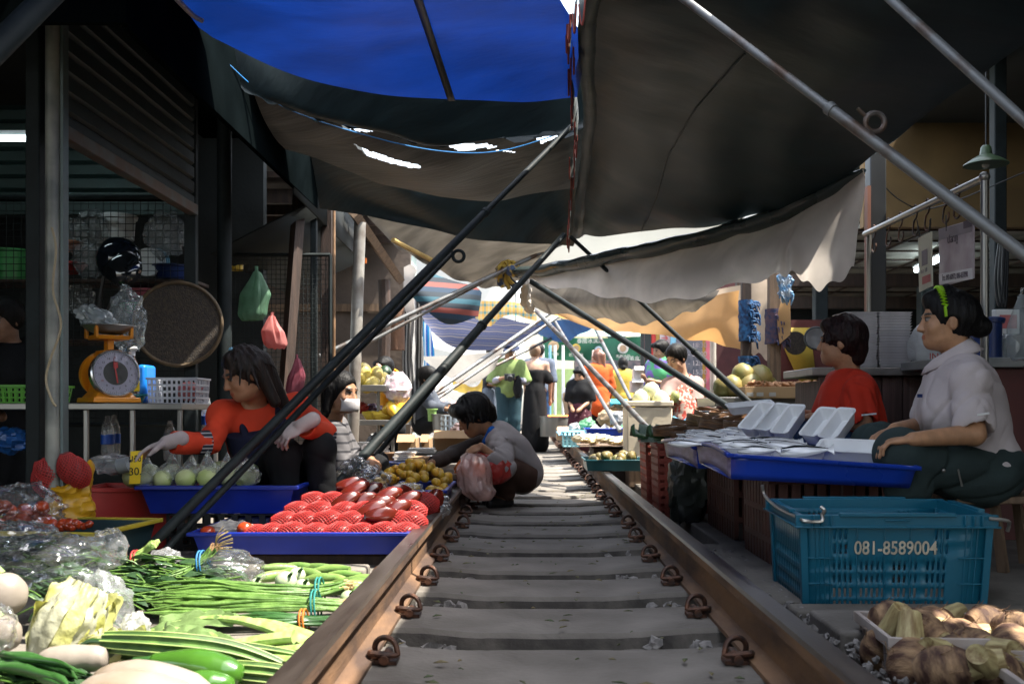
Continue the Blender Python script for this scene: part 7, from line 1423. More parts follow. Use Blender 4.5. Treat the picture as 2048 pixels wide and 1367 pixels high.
# --- woman in the red shirt
REDT = fab('red t-shirt cloth', (.5, .03, .012)); DENIM = fab('blue denim', (.03, .07, .16))
J = dict(hd=P(1681, 684, 4.98), nb=P(1700, 752, 5.0), che=P(1700, 810, 4.98), pel=P(1722, 915, 4.98), sL=P(1722, 782, 4.78), sR=P(1682, 770, 5.2), eL=P(1726, 846, 4.72), wL=P(1622, 836, 4.7), eR=P(1650, 838, 5.2), wR=P(1598, 828, 5.05), kL=P(1632, 880, 4.72), kR=P(1622, 868, 5.12), aL=P(1640, 1005, 4.85), aR=P(1630, 1000, 5.15))
o, HL, T, Jm = person('woman with short dark hair in a red t-shirt looking away along the track', J, (-.9, .42, 0), .0068, 1.2, (.4, .2, .11), [('el', (0, -.045, .03), (.088, .092, .095), .02), ('rc', (-.03, .06, .085), (.04, .05, .09), .035, .035), ('rc', (0, -.085, -.04), (0, -.08, -.08), .05, .04), ('tuft', 110, .04, .011), ('sub', (.085, .0, -.04), (.022, .03, .04)), ('sub', (-.085, .0, -.04), (.022, .03, .04))], HAIRR,
    [('top', 't_shirt', REDT, dict(sleeve=.46, i=.024, f=.013, neck=.07)), ('trousers', 'jeans', DENIM)], hands=dict(L=((-.9, .05, .1), (0, 0, -1), .35), R=((-.85, -.2, -.1), (0, 0, -1), .4)))
m = MB(); m.box(Jm['sL'].lerp(Jm['eL'], .72) + V(0, -.09, 0), (.07, .004, .008), M=Matrix.Rotation(-.1, 4, 'Y')); m.build('sleeve_print', COLS['white'], o)
# --- squatting shopper
JAK = fab('grey jacket', (.36, .32, .31), var=.15); JAKD = fab('shade painted jacket sleeve', (.05, .035, .03)); BRN = fab('brown trousers', (.085, .045, .032)); BLUEC = fab('blue shirt collar', (.01, .1, .4))  # JAKD: far sleeve of the same jacket, its shade put into the colour
J = dict(hd=P(946, 832, 6.7), nb=P(988, 868, 6.78), che=P(1014, 894, 6.78), pel=P(1042, 944, 6.85), sL=P(1000, 890, 6.58), sR=P(978, 884, 6.96), eL=P(1008, 932, 6.45), wL=P(962, 892, 6.36), eR=P(908, 908, 6.8), wR=P(862, 926, 6.45), hL=P(1046, 952, 6.75), hR=P(1044, 950, 6.97), kL=P(996, 930, 6.5), kR=P(982, 926, 6.95), aL=P(1016, 994, 6.72), aR=P(1004, 992, 7.0), tL=P(980, 1006, 6.55), tR=P(972, 1002, 6.85))
o, HL, T, Js = person('man in a grey jacket squatting on the sleepers reaching for tangerines', J, (-.84, -.28, -.5), .0068, .98, (.34, .17, .09), [('el', (0, -.03, .045), (.1, .115, .1), .02), ('rc', (-.05, .07, .07), (.05, .07, .08), .045, .045), ('rc', (0, -.1, -.02), (0, -.1, -.06), .055, .04), ('rc', (.085, .02, .03), (.09, .01, -.03), .025, .018), ('tuft', 170, .06, .015)], HAIRB,
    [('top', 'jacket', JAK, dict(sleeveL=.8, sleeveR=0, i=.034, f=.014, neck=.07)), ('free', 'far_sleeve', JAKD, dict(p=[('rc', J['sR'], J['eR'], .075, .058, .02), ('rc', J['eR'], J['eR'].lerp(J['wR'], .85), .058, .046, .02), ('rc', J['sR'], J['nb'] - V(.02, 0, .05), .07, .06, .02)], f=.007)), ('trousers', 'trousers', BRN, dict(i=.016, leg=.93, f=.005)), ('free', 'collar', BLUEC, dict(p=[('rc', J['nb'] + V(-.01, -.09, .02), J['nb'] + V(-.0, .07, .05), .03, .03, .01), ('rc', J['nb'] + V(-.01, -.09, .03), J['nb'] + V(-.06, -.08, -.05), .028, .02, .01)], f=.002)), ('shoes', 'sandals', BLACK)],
    hands=dict(L=((-.75, -.1, -.35), (.2, .5, -.85), .9), R=((-.45, -.3, -.7), (-.3, 0, -.6), .4)), female=False, hs=1.08)
hp_ = Js['wL'] + V(-.06, 0, -.03)
def carry(name, label, pts, ws, m_, seed, dp=.7):
    rows = []; pts = catmull(pts, 12); n = len(pts)
    for j, c in enumerate(pts):
        t = j / (n - 1); x = t * (len(ws) - 1); i = min(int(x), len(ws) - 2); w_ = ws[i] + (ws[i + 1] - ws[i]) * (x - i); rows.append([c + V(w_ * math.cos(a), w_ * dp * math.sin(a), 0) * (.88 + .16 * nz((math.cos(a) * 1.8 + seed, math.sin(a) * 1.8, t * 1.5), 1.5) + .28 * crump((math.cos(a), math.sin(a), t * 1.4), seed, 1.9) + .1 * crump((math.cos(a), math.sin(a), t * 1.4), seed, 5)) for a in [6.283 * i / 72 for i in range(72)]])
    m = MB(); m.grid(rows, wrap=True); m.f.append(tuple((n - 1) * 72 + i for i in range(72))); m.m.append(0); return tag(m.build(name, m_, ang=60), label, 'bag')
carry('carrier_bag', 'pale pink carrier bag hanging from the squatting man, touching the rail', [hp_, P(948, 925, 6.3), P(950, 965, 6.28), P(962, 1000, 6.26)], [.012, .08, .105, .11, .115, .06], film('pale pink film', (.9, .62, .56), .5, .6, .14, 16, .8, (1, .8, .74)), 2)
carry('carrier_bag', 'red carrier bag hanging behind the pale pink bag beside his knee', [hp_ + V(.02, .03, .0), P(985, 915, 6.42), P(992, 945, 6.42), P(990, 968, 6.42)], [.012, .085, .115, .1, .03], film('red film', (.85, .1, .08), .6, .5, .14, 16, .8, (1, .3, .25)), 6)
carry('carrier_bag', 'orange bag of tangerines held in front of the squatting man', [hp_ + V(-.01, .02, -.02), P(930, 925, 6.45), P(926, 950, 6.45), P(928, 968, 6.45)], [.01, .05, .065, .06, .03], film('orange film', (.85, .3, .1), .6, .5, .14, 16, .8, (1, .5, .3)), 9)

for i, (x, y, Y, r, c, lab) in enumerate([(950, 968, 6.28, .06, 'white', 'white parcel showing through the pale pink carrier bag'), (958, 942, 6.27, .045, 'orange', 'orange fruit showing through the pale pink carrier bag'), (990, 948, 6.42, .06, 'red', 'red parcel inside the red carrier bag')]): tag(blob(P(x, y, Y), (r, r * .8, r), .3).build('parcel', COLS[c]), lab, 'parcel')
# ---------------------------------------------------------------- people farther along the track
def stand(px, Y, hgt, ang, z0=0.0, arms=None, lean=0, sit=None):
    """joints of a standing figure; ang = heading (0 faces the camera, positive turns to its left / our right)"""
    x = (px - VX) / F * Y; f = V(math.sin(ang), -math.cos(ang), 0); r = V(-f.y, f.x, 0) * -1; r = f.cross(V(0, 0, 1)); k = hgt / 1.65; B = V(x, Y, z0); up = V(0, 0, 1)
    Q = lambda a, b, c: B + r * a * k + f * b * k + up * c * k
    J = dict(hd=Q(0, .03 + lean, 1.53 - lean * .4), nb=Q(0, lean * .8, 1.385 - lean * .25), che=Q(0, lean * .5, 1.25 - lean * .15), pel=Q(0, 0, .93), sL=Q(-.17, lean * .75, 1.33 - lean * .25), sR=Q(.17, lean * .75, 1.33 - lean * .25), eL=Q(-.22, lean * .6 - .02, 1.05), eR=Q(.22, lean * .6 - .02, 1.05), wL=Q(-.22, .08 + lean * .7, .82), wR=Q(.22, .08 + lean * .7, .82), kL=Q(-.09, .02, .49), kR=Q(.09, .02, .49), aL=Q(-.1, -.02, .07), aR=Q(.1, -.02, .07))
    if arms:
        for n, v in arms.items(): J[n] = Q(*v)
    return J, f, Q
LH = [('rc', (.06, -.05, .03), (.06, -.07, -.22), .04, .03), ('rc', (-.06, -.05, .03), (-.06, -.07, -.22), .04, .03), ('rc', (0, -.09, .02), (0, -.1, -.24), .06, .035)]
BUN = [('el', (0, -.11, .06), (.035, .035, .035)), ('el', (0, -.05, .03), (.085, .08, .085))]
SHH = [('el', (0, -.04, .03), (.088, .09, .092)), ('rc', (-.04, .07, .08), (.04, .07, .08), .03, .03)]
T1 = (.36, .2, .12); T2 = (.42, .26, .18)
# man in the green shirt looking at his camera
J, f, Q = stand(1018, 14.6, 1.58, .05, .02, dict(eL=(-.27, .05, 1.07), wL=(-.1, .26, 1.1), eR=(.27, .05, 1.07), wR=(.1, .26, 1.12)))
o, HL, T, Jg = person('man in a light green t-shirt and bucket hat holding up a camera', J, (.05, -.95, -.35), .015, 1.1, T1, SHH, HAIRB, [('top', 't_shirt', fab('light green cloth', (.19, .26, .09)), dict(sleeve=.5, i=.03, hem=.1)), ('trousers', 'trousers', fab('teal trousers', (.02, .05, .065)), dict(leg=.9, i=.02)), ('head', 'bucket_hat', fab('navy hat', (.02, .03, .07)), dict(p=[('el', (0, -.01, .1), (.1, .115, .07)), ('el', (0, 0, .055), (.165, .17, .022)), ('sub', (0, .0, -.02), (.08, .1, .085))])), ('free', 'neckerchief', COLS['red'], dict(p=[('rc', J['nb'] + V(-.07, -.03, .0), J['nb'] + V(.07, -.03, .0), .05, .05, .02)])), ('free', 'arm_covers', fab('grey patterned sleeve', (.3, .3, .36)), dict(p=[('rc', J['eL'], J['eL'].lerp(J['wL'], .6), .05, .045, .01), ('rc', J['eR'], J['eR'].lerp(J['wR'], .6), .05, .045, .01)])), ('shoes', 'shoes', COLS['white'])], female=False)
cm = thing('camera_with_strap', 'black camera with a dark cloth held by the man in green', 'camera', Q(0, .3, 1.1)); m = MB(); m.box(Q(0, .33, 1.13), (.15, .09, .1)); m.cyl(Q(0, .36, 1.13), Q(0, .5, 1.1), .045, n=14); m.build('camera_body', BLACK, cm, bev=.01); tag(blob(Q(-.12, .3, .98), (.06, .05, .16), .25).build('dark_cloth', BLK), 'dark cloth bag hanging from the camera of the man in green', 'cloth bag')
# woman in the black dress, seen from behind
J, f, Q = stand(1070, 15.4, 1.62, math.pi, .02, dict(eL=(-.24, 0, 1.06), wL=(-.24, .06, .82), eR=(.24, 0, 1.06), wR=(.24, .06, .82)))
DRS = fab('black dress cloth', (.005, .005, .006))
person('woman in a long black off shoulder dress seen from behind', J, (0, 1, .05), .015, 1.05, T2, BUN, mat('light brown hair', (.2, .12, .07), .5, bump=.4, bs=90), [('dress', 'dress', DRS, dict(ch=[(Q(0, 0, 1.2), .15, Q(0, 0, 1.02), .14), (Q(0, 0, .9), .17, Q(0, 0, .1), .22), (Q(-.17, 0, 1.2), .07, Q(-.22, 0, 1.1), .075), (Q(.17, 0, 1.2), .07, Q(.22, 0, 1.1), .075)], top=.13, f=.008, i=.01)), ('shoes', 'sandals', BLACK)])
J, f, Q = stand(1078, 16.4, 1.7, math.pi, .02); person('man in a slate grey t-shirt standing in front of the woman in black', J, (0, 1, 0), .016, 1.15, T1, SHH, HAIRB, [('top', 't_shirt', fab('slate cloth', (.09, .11, .15)), dict(sleeve=.5, i=.03)), ('trousers', 'jeans', DENIM), ('shoes', 'shoes', BLACK)], female=False)
J, f, Q = stand(984, 15.4, 1.6, 1.2, .02, dict(eL=(-.24, .05, 1.05), wL=(-.12, .28, 1.0), eR=(.24, .05, 1.05), wR=(.1, .28, 1.0))); person('man with a pale backpack standing left of the man in green', J, (.9, -.3, -.2), .016, 1.05, T1, SHH, HAIRB, [('top', 't_shirt', fab('black shirt cloth', (.02, .022, .028)), dict(sleeve=.5, i=.03)), ('trousers', 'jeans', fab('grey blue jeans', (.12, .15, .2))), ('free', 'backpack', fab('pale backpack cloth', (.45, .47, .55)), dict(p=[('rc', J['che'] + V(.05, .14, .1), J['pel'] + V(.05, .12, .1), .12, .13, .03)])), ('shoes', 'shoes', BLACK)], female=False)
# woman in orange and those around her
J, f, Q = stand(1196, 15.5, 1.56, math.pi + .35, .0, dict(eL=(-.26, .1, 1.06), wL=(-.2, .34, 1.02), eR=(.24, 0, 1.05), wR=(.2, .12, .82)))
person('woman in a bright orange blouse with long hair and a pale hairband', J, (-.75, .6, -.1), .014, 1.08, T2, LH, mat('auburn hair', (.16, .06, .03), .4, bump=.4, bs=90), [('top', 'blouse', fab('orange blouse cloth', (.6, .1, .02)), dict(sleeve=.9, i=.03, hem=.2, f=.008)), ('dress', 'blouse_skirt', fab('orange blouse cloth', (.6, .1, .02)), dict(ch=[(Q(0, 0, .95), .17, Q(0, 0, .75), .2)], i=.01)), ('trousers', 'trousers', BLK), ('head', 'hairband', fab('pale hairband', (.6, .45, .4)), dict(p=[('rc', (-.09, .03, .02), (-.06, .03, .11), .014, .014), ('rc', (-.06, .03, .11), (.06, .03, .11), .014, .014), ('rc', (.06, .03, .11), (.09, .03, .02), .014, .014)]))])
J, f, Q = stand(1246, 16.8, 1.5, math.pi, 0, None); person('woman in a mustard yellow dress seen from behind under the green banner', J, (0, 1, -.1), .016, 1.15, T1, SHH + [('el', (0, -.09, -.06), (.05, .05, .05))], HAIRB, [('top', 'blouse', fab('mustard cloth', (.5, .36, .06)), dict(sleeve=.6, i=.035, hem=.25)), ('dress', 'skirt', fab('mustard cloth', (.5, .36, .06)), dict(ch=[(Q(0, 0, .92), .18, Q(0, 0, .4), .24)]))])
J, f, Q = stand(1142, 16.2, 1.5, 1.1, -.0, dict(wL=(-.1, .42, .85), wR=(.1, .42, .85), eL=(-.2, .35, .98), eR=(.2, .35, .98)), lean=.32); person('man in a pale shirt bending over the sunlit goods', J, (.7, -.3, -.7), .016, 1.05, T1, SHH, HAIRB, [('top', 'shirt', fab('pale shirt cloth', (.6, .62, .64)), dict(sleeve=.5, i=.03)), ('trousers', 'trousers', fab('beige trousers', (.4, .3, .2)))], female=False)
J, f, Q = stand(1160, 14.4, 1.22, -.3, 0, dict(wL=(-.1, .25, .9), wR=(.1, .25, .9))); person('small dark haired woman in a dark spotted skirt left of the woman in orange', J, (-.4, -.8, -.3), .015, 1.05, T1, SHH, HAIRB, [('top', 'shirt', BLK, dict(sleeve=.5, i=.025)), ('dress', 'spotted_skirt', fab('maroon spotted cloth', (.06, .015, .025), col2=(.35, .2, .22), vs=26, mix=(.3, .34)), dict(ch=[(Q(0, 0, .9), .16, Q(0, 0, .25), .2)]))])
# coconut seller, seated behind her box
AP = mat('floral apron', (.5, .07, .05), .8, 0, .5, 34, col2=(.55, .4, .33), mix=(.46, .52)); PNK = fab('dusty pink shirt', (.36, .24, .22))
J = dict(hd=P(1352, 716, 9.1), nb=P(1366, 756, 9.15), che=P(1368, 785, 9.15), pel=P(1366, 842, 9.2), sR=P(1338, 770, 9.1), sL=P(1392, 768, 9.3), eR=P(1332, 800, 9.0), wR=P(1322, 802, 8.85), eL=P(1392, 805, 9.1), wL=P(1358, 800, 8.95), kR=P(1345, 850, 8.95), kL=P(1375, 850, 8.95), aR=P(1345, 950, 9.0), aL=P(1375, 950, 9.0))
o, HL, T, Jc = person('young woman in a dusty pink shirt and floral apron cutting a coconut', J, (-.62, -.55, -.5), .009, .95, (.48, .29, .2), [('el', (0, -.09, .0), (.045, .045, .045)), ('el', (0, -.05, .03), (.085, .08, .085))], HAIRB, [('top', 'shirt', PNK, dict(sleeve=.52, i=.018)), ('trousers', 'jeans', mat('light blue denim', (.1, .3, .45), .8)), ('free', 'apron', AP, dict(p=[('el', J['che'] + V(-.02, -.1, -.05), (.11, .05, .13)), ('rc', J['che'] + V(-.02, -.1, -.12), J['pel'] + V(-.02, -.16, -.2), .12, .17, .04), ('rc', J['che'] + V(-.07, -.11, .02), J['nb'] + V(-.06, -.03, .02), .02, .02), ('rc', J['che'] + V(.05, -.11, .02), J['nb'] + V(.06, -.03, .02), .02, .02)], f=.004))], hands=dict(L=((-.7, -.5, -.1), (-.3, -.4, .7), .6), R=((-.5, -.6, -.5), (.2, 0, -1), .5)))
COCO = mat('trimmed coconut', (.72, .68, .5), .7, 0, .2, 6, col2=(.55, .58, .3), bump=.15)
def coco():
    m = MB(); m.lathe([(.03, 0), (.062, .01), (.078, .05), (.076, .085), (.05, .125), (.012, .15), (.0, .15)], 14, wob=lambda q, z: 1 + .03 * math.sin(q * 5)); return m.build('coconut', COCO)
c0 = coco(); cs_ = [(1282, 800, 8.75, 0), (1322, 802, 8.75, 0), (1300, 784, 8.85, .3), (1306, 800, 8.95, 0)]
for i, (x, y, Y, r) in enumerate(cs_):
    M_ = TR(*(P(x, y + 12, Y)), 0, r, r * .5, 1.0)
    if i == 0: c0.matrix_basis = M_; tag(c0, 'white trimmed coconuts standing on the pale foam box', 'coconut', 'coconuts on the pale foam box')
    else: dup(c0, M_)
tag(blob(P(1350, 793, 8.85), (.04, .04, .055), .05).build('green_coconut', mat('green husk', (.3, .33, .12), .6)), 'small green coconut held by the young woman in the apron', 'coconut')
fbx = thing('foam_chest', 'pale cream foam chest in the sun carrying the coconuts', 'chest', P(1290, 910, 8.8)); FOC = mat('cream foam', (.72, .62, .46), .8, 0, .15, 5, bump=.1)
m = MB(); m.span((.86, 8.62, .2), (1.25, 9.05, .66)); m.build('body', FOC, fbx, bev=.01); m = MB(); m.span((.85, 8.61, .665), (1.26, 9.06, .715)); m.build('lid', FOC, fbx, bev=.01); m = MB(); m.span((.88, 8.64, -.03), (1.23, 9.03, .195)); m.build('base', WOODM, fbx)
J, f, Q = stand(1324, 12.0, 1.45, -.8, 0, dict(wL=(-.1, .25, 1.1), wR=(.1, .25, 1.15))); person('shopper in a green and violet top standing behind the coconut seller', J, (-.8, -.4, -.2), .015, 1.05, T1, SHH, HAIRB, [('top', 'top', mat('green violet cloth', (.06, .3, .12), .8, 0, .5, 9, col2=(.15, .1, .35), mix=(.5, .55)), dict(sleeve=.5, i=.03)), ('trousers', 'trousers', BLK)])
# left side: child in yellow, seated woman in grey, dark seller behind the post
J = dict(hd=P(768, 738, 9.4), nb=P(780, 758, 9.45), che=P(784, 775, 9.5), pel=P(786, 830, 9.5), sR=P(768, 768, 9.35), sL=P(800, 768, 9.6), eR=P(790, 790, 9.2), wR=P(768, 752, 9.15), eL=P(805, 800, 9.5), wL=P(800, 830, 9.3), kR=P(770, 860, 9.3), kL=P(795, 860, 9.3), aR=P(770, 930, 9.4), aL=P(795, 930, 9.4))
person('child in a mustard yellow sweatshirt behind the melon stand', J, (-.5, -.8, -.3), .012, .85, T2, SHH, HAIRB, [('top', 'sweatshirt', fab('mustard sweatshirt', (.75, .33, .02)), dict(sleeve=.92, i=.025)), ('trousers', 'trousers', BLK)], female=False, hs=.9)
J = dict(hd=P(858, 756, 10.6), nb=P(852, 782, 10.65), che=P(850, 802, 10.7), pel=P(848, 845, 10.75), sR=P(848, 792, 10.5), sL=P(858, 788, 10.85), eR=P(865, 815, 10.45), wR=P(898, 818, 10.35), eL=P(875, 812, 10.8), wL=P(905, 815, 10.6), kR=P(892, 838, 10.4), kL=P(890, 832, 10.8), aR=P(876, 880, 10.5), aL=P(876, 878, 10.8))
person('woman in a dark grey top and shorts sitting at the far left stall', J, (.8, -.3, -.2), .012, 1.0, T1, BUN, HAIRB, [('top', 'top', fab('dark grey cloth', (.07, .08, .1)), dict(sleeve=.9, i=.02)), ('trousers', 'shorts', BLK, dict(leg=.5))])
J = dict(hd=P(8, 640, 5.75), nb=P(18, 690, 5.8), che=P(20, 740, 5.8), pel=P(25, 860, 5.8), sR=P(-30, 700, 5.75), sL=P(75, 700, 5.9), eR=P(-40, 790, 5.65), wR=P(-10, 820, 5.5), eL=P(112, 690, 5.8), wL=P(115, 760, 5.62), kR=P(0, 980, 5.7), kL=P(50, 980, 5.7), aR=P(0, 1040, 5.75), aL=P(50, 1040, 5.75))
o, HL, T, Jd = person('seller in black half hidden behind the round steel post', J, (-.3, -.9, -.25), .011, 1.1, (.3, .16, .1), SHH, HAIRB, [('top', 'shirt', BLK, dict(sleeve=.5, i=.02)), ('trousers', 'trousers', BLK)], hands=dict(L=((0, -.2, -1), (-1, 0, 0), .4)))
m = MB(); w = Jd['wL']; m.tube([w + V(.031 * math.cos(a), .031 * math.sin(a), .025) for a in [i * .5236 for i in range(12)]], .011, 6, closed=True); m.cyl(w + V(0, -.045, .025), w + V(0, -.03, .025), .02, n=14); m.build('wristwatch', mat('watch metal', (.2, .2, .2), .3, .7), o)

# ---------------------------------------------------------------- goods farther along the track
MEL = mat('yellow melon', (.7, .52, .06), .45, 0, .25, 9, col2=(.6, .5, .2), vary=.12)
ms = thing('melon_stand', 'steel stand with two trays for yellow melons and papayas', 'stand', P(745, 900, 8.6))
m = MB(); m.span(P(700, 782, 8.5), P(788, 772, 9.0)); m.build('upper_tray', STAIN, ms, bev=.004); m = MB(); m.span(P(690, 850, 8.4), P(822, 838, 9.0)); m.build('lower_tray', STAIN, ms, bev=.004)
for x, Y in ((706, 8.55), (786, 8.55), (757, 8.6), (786, 8.95)): m = MB(); m.cyl(P(x, 930, Y), P(x, 778, Y), .014, n=8); m.build('leg', STAIN, ms)
m = MB(); m.ell((0, 0, 0), (.068, .068, .085), 18, 12, amp=.03); ml = m.build('melon', MEL); sp = []
for x, y in [(716, 764), (728, 745), (745, 766), (752, 748), (740, 752), (764, 762), (774, 770), (735, 770), (722, 752), (757, 768)]: sp.append((P(x, y, 8.7 + random.uniform(-.12, .15)), random.uniform(.85, 1.05)))
put_round('melon', ml, 'yellow melons heaped on the upper tray of the steel stand', 'melon', 'yellow melons on the steel stand', sp)
m = MB(); m.ell(P(770, 750, 9.0), (.07, .07, .09), 16, 10); tag(m.build('watermelon', mat('dark melon', (.02, .05, .02), .35)), 'dark green melon behind the yellow ones', 'melon')
tag(blob(P(795, 775, 8.6), (.12, .1, .13), .2, fn=wrinkle).build('mesh_bag', mat('pink white net', (.55, .38, .45), .6, 0, .5, 40, col2=(.7, .66, .66))), 'pink and white netted sack at the end of the melon stand', 'sack')
PAP = mat('papaya skin', (.75, .38, .02), .45, 0, .3, 4, col2=(.7, .5, .05), vary=.15); m = MB(); m.tube([V(-.1 + .02 * i, 0, 0) for i in range(11)], [.008, .03, .042, .048, .05, .05, .048, .042, .033, .02, .008], 14); pp = m.build('papaya', PAP); put_round('papaya', pp, 'orange yellow papayas on the lower tray of the steel stand', 'papaya', 'papayas on the lower tray', [(P(x, y, 8.6 + random.uniform(-.1, .2)), 1) for x, y in [(770, 830), (785, 818), (800, 826), (812, 832), (775, 822), (790, 834), (762, 836), (745, 834)]])
for i, (x, y, Y, r, mm, lab) in enumerate([(720, 815, 8.9, .07, COLS['red'], 'red cloth bundle inside the melon stand'), (745, 822, 9.0, .09, mat('purple bag', (.16, .1, .18), .4), 'purple plastic bag inside the melon stand'), (760, 880, 8.8, .1, mat('grey sack', (.12, .12, .13), .7), 'dark grey sack under the melon stand')]): tag(blob(P(x, y, Y), (r, r, r * .7), .3, fn=wrinkle).build('bundle', mm), lab, 'bundle')
def carton(label, a, b_, m_=CARD, name='carton'):
    o = thing(name, label, 'box', ((a.x + b_.x) / 2, a.y, a.z)); m = MB(); m.span(a, b_); m.build('body', m_, o, bev=.004); c = (a + b_) / 2; m = MB(); z = max(a.z, b_.z); m.box((c.x, min(a.y, b_.y) - .06, z + .002), (abs(b_.x - a.x) * .98, .12, .004), M=Matrix.Rotation(.5, 4, 'X')); m.build('flap', m_, o); return o
carton('brown cardboard box with two pale hand holes behind the paper goods', P(796, 905, 7.9), P(840, 874, 8.2)); carton('short brown cardboard box between two wider boxes', P(843, 905, 7.9), P(866, 874, 8.2)); carton('widest brown cardboard box beside the squatting man', P(868, 900, 7.7), P(965, 866, 8.1))
m = MB(); [m.ell(P(x, 889, 7.895), (.012, .003, .02), 10, 6) for x in (808, 832)]; tag(m.build('hand_holes', COLS['white']), 'pale oval hand holes of the brown cardboard box', 'holes') if 0 else None
wb = thing('goods_bench', 'low bench holding paper plates and books behind the tangerines', 'bench', (-.85, 6.9, 0)); m = MB(); m.span((-1.35, 6.3, .2), (-.35, 7.5, .23)); m.build('bench_top', WOODM, wb); m = MB(); m.span((-1.3, 6.35, -.03), (-.4, 7.45, .195)); m.build('bench_base', WOODD, wb)
PAPR = mat('paper stack', (.6, .56, .5), .8, 0, .2, 60, stretch=(1, 1, 30)); cols_ = [PAPR, mat('brown paper', (.45, .26, .13), .8, 0, .3, 50, stretch=(1, 1, 30)), PAPR, COLS['navy'], PAPR, mat('teal print', (.1, .35, .4), .6, 0, .6, 30, col2=(.6, .6, .6)), COLS['red'], PAPR]
for i, (x, y, w_, hh_, Y, mi, lab) in enumerate([(745, 905, 60, 22, 7.1, 0, 'tall white paper stack under the slanting pole'), (768, 922, 50, 18, 6.9, 1, 'brown paper plate stack at the left of the bench'), (812, 928, 40, 26, 6.7, 4, 'white paper stack in the middle of the bench'), (790, 935, 45, 12, 6.5, 3, 'navy packet at the front of the bench'), (750, 938, 50, 12, 6.5, 3, 'dark blue packet at the left front of the bench'), (728, 950, 48, 16, 6.35, 6, 'dark pink packet beside the clear bags'), (872, 925, 40, 14, 6.9, 5, 'colourful printed packet near the squatting man'), (840, 930, 34, 18, 6.6, 1, 'brown paper stack right of the middle white one'), (895, 915, 40, 10, 7.2, 5, 'printed packet behind the reaching arm'), (845, 905, 50, 10, 7.3, 0, 'white sheets at the back of the bench'), (705, 915, 44, 8, 7.2, 7, 'white box lid at the back left of the bench')]):
    Y += 0; c = P(x, y, Y); c.z = max(c.z, .235); m = MB(); n_ = max(2, int(hh_ / 4)); hz = S(hh_, Y)
    for k in range(n_): m.box((c.x + random.uniform(-.008, .008), c.y + random.uniform(-.01, .01), c.z + hz * (k + .5) / n_), (S(w_, Y), .2, hz / n_ * .86), M=Matrix.Rotation(random.uniform(-.06, .06), 4, 'Z'))
    tag(m.build('paper_stack', cols_[mi], bev=.002), lab, 'paper stack')
o = crate('grey_basket', 'grey slotted basket standing on edge at the far left stall', 'basket', P(915, 872, 9.6), (.3, .14, .2), mat('blue grey plastic', (.3, .36, .4), .5), R(20), 1.0, .004, .05, (.008, .01), rows=4, gap=.35)
tag(blob(P(940, 858, 9.3), (.16, .12, .07), .35, fn=wrinkle).build('pale_bags', mat('pale pink wrap', (.75, .55, .5), .5)), 'pale pink wrapping spilling over the widest cardboard box', 'wrapping')
tub('steel_pot', 'large steel basin in front of the seated woman at the far left', P(905, 862, 10.2), .2, .18, STAIN, 'basin', 1.05); tub('steel_pot', 'steel pot in the sun right of the woman in black', P(1112, 872, 15), .24, .3, STAIN, 'pot', 1.02)
tub('cup', 'plastic cup of green drink beside the seated woman in grey', P(864, 842, 10.2), .04, .13, mat('green drink', (.3, .5, .15), .3), 'cup', 1.2)
# sunlit stalls and goods in the distance
BRIGHT = [mat('sunlit ' + n, c, .7, 0, .3, 8, vary=.15) for n, c in (('white', (.58, .56, .52)), ('pale blue', (.32, .4, .48)), ('pink', (.5, .3, .26)), ('tan', (.42, .3, .18)), ('yellow', (.55, .38, .07)), ('grey', (.4, .42, .45)), ('green', (.15, .4, .2)))]
nm = ['white', 'pale blue', 'pink', 'tan', 'yellow', 'grey', 'green']
far = thing('far_stall', 'long sunlit stall table on the far left heaped with bright packets', 'stall', (-1.3, 16, 0)); m = MB(); m.span((-2.6, 12.5, .35), (-.75, 22, .4)); m.build('table_top', WOODM, far); m = MB(); [m.span((x, y, -.03), (x + .06, y + .06, .35)) for x in (-2.5, -.85) for y in (12.6, 15, 18, 21)]; m.build('trestle', WOODM, far)
kk = [[], [], [], [], [], [], []]
for i in range(90):
    x, y = random.uniform(-2.5, -.75), random.uniform(12.6, 21.5); c = i % 7; s_ = random.uniform(.07, .16); m = blob((x, y, .42 + s_ * .6 + random.uniform(0, .25)), (s_, s_, s_ * random.uniform(.6, 1.2)), .35, 2, 14, 10); tag(m.build('packet', BRIGHT[c]), nm[c] + ' packets heaped on the long sunlit stall at the far left', 'packet', nm[c] + ' packets on the far left stall')
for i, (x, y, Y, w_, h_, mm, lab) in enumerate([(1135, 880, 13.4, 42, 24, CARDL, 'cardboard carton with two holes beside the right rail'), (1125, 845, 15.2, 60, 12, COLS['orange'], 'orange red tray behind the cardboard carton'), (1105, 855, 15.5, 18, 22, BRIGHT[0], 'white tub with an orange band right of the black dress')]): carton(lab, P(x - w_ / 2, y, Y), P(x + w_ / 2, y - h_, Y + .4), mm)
crate('blue_tray', 'bright blue tray with white cone shaped heaps on the right', 'tray', P(1213, 873, 10.8), (.44, .4, .09), FT, 0, 1.06, .006, None, (.014, .014))
for i, x in enumerate((1190, 1210, 1234)): m = MB(M=Matrix.Translation(P(x, 862, 10.8))); m.lathe([(.085, 0), (.06, .03), (.0, .085)], 18); o = tag(m.build('white_cone', BRIGHT[0]), 'white cone shaped heap in the bright blue tray', 'heap', 'white heaps in the bright blue tray')
crate('teal_crate', 'pale teal slotted crate beside the right rail', 'crate', P(1142, 892, 11.8), (.2, .4, .17), mat('pale teal plastic', (.2, .42, .45), .5), 0, 1.0, .005, .05, (.01, .012), rows=4, gap=.5)
carton('flat bright blue board lying on the pale teal crate', P(1116, 868, 12.0), P(1170, 862, 12.9), COLS['clear blue'], 'board')
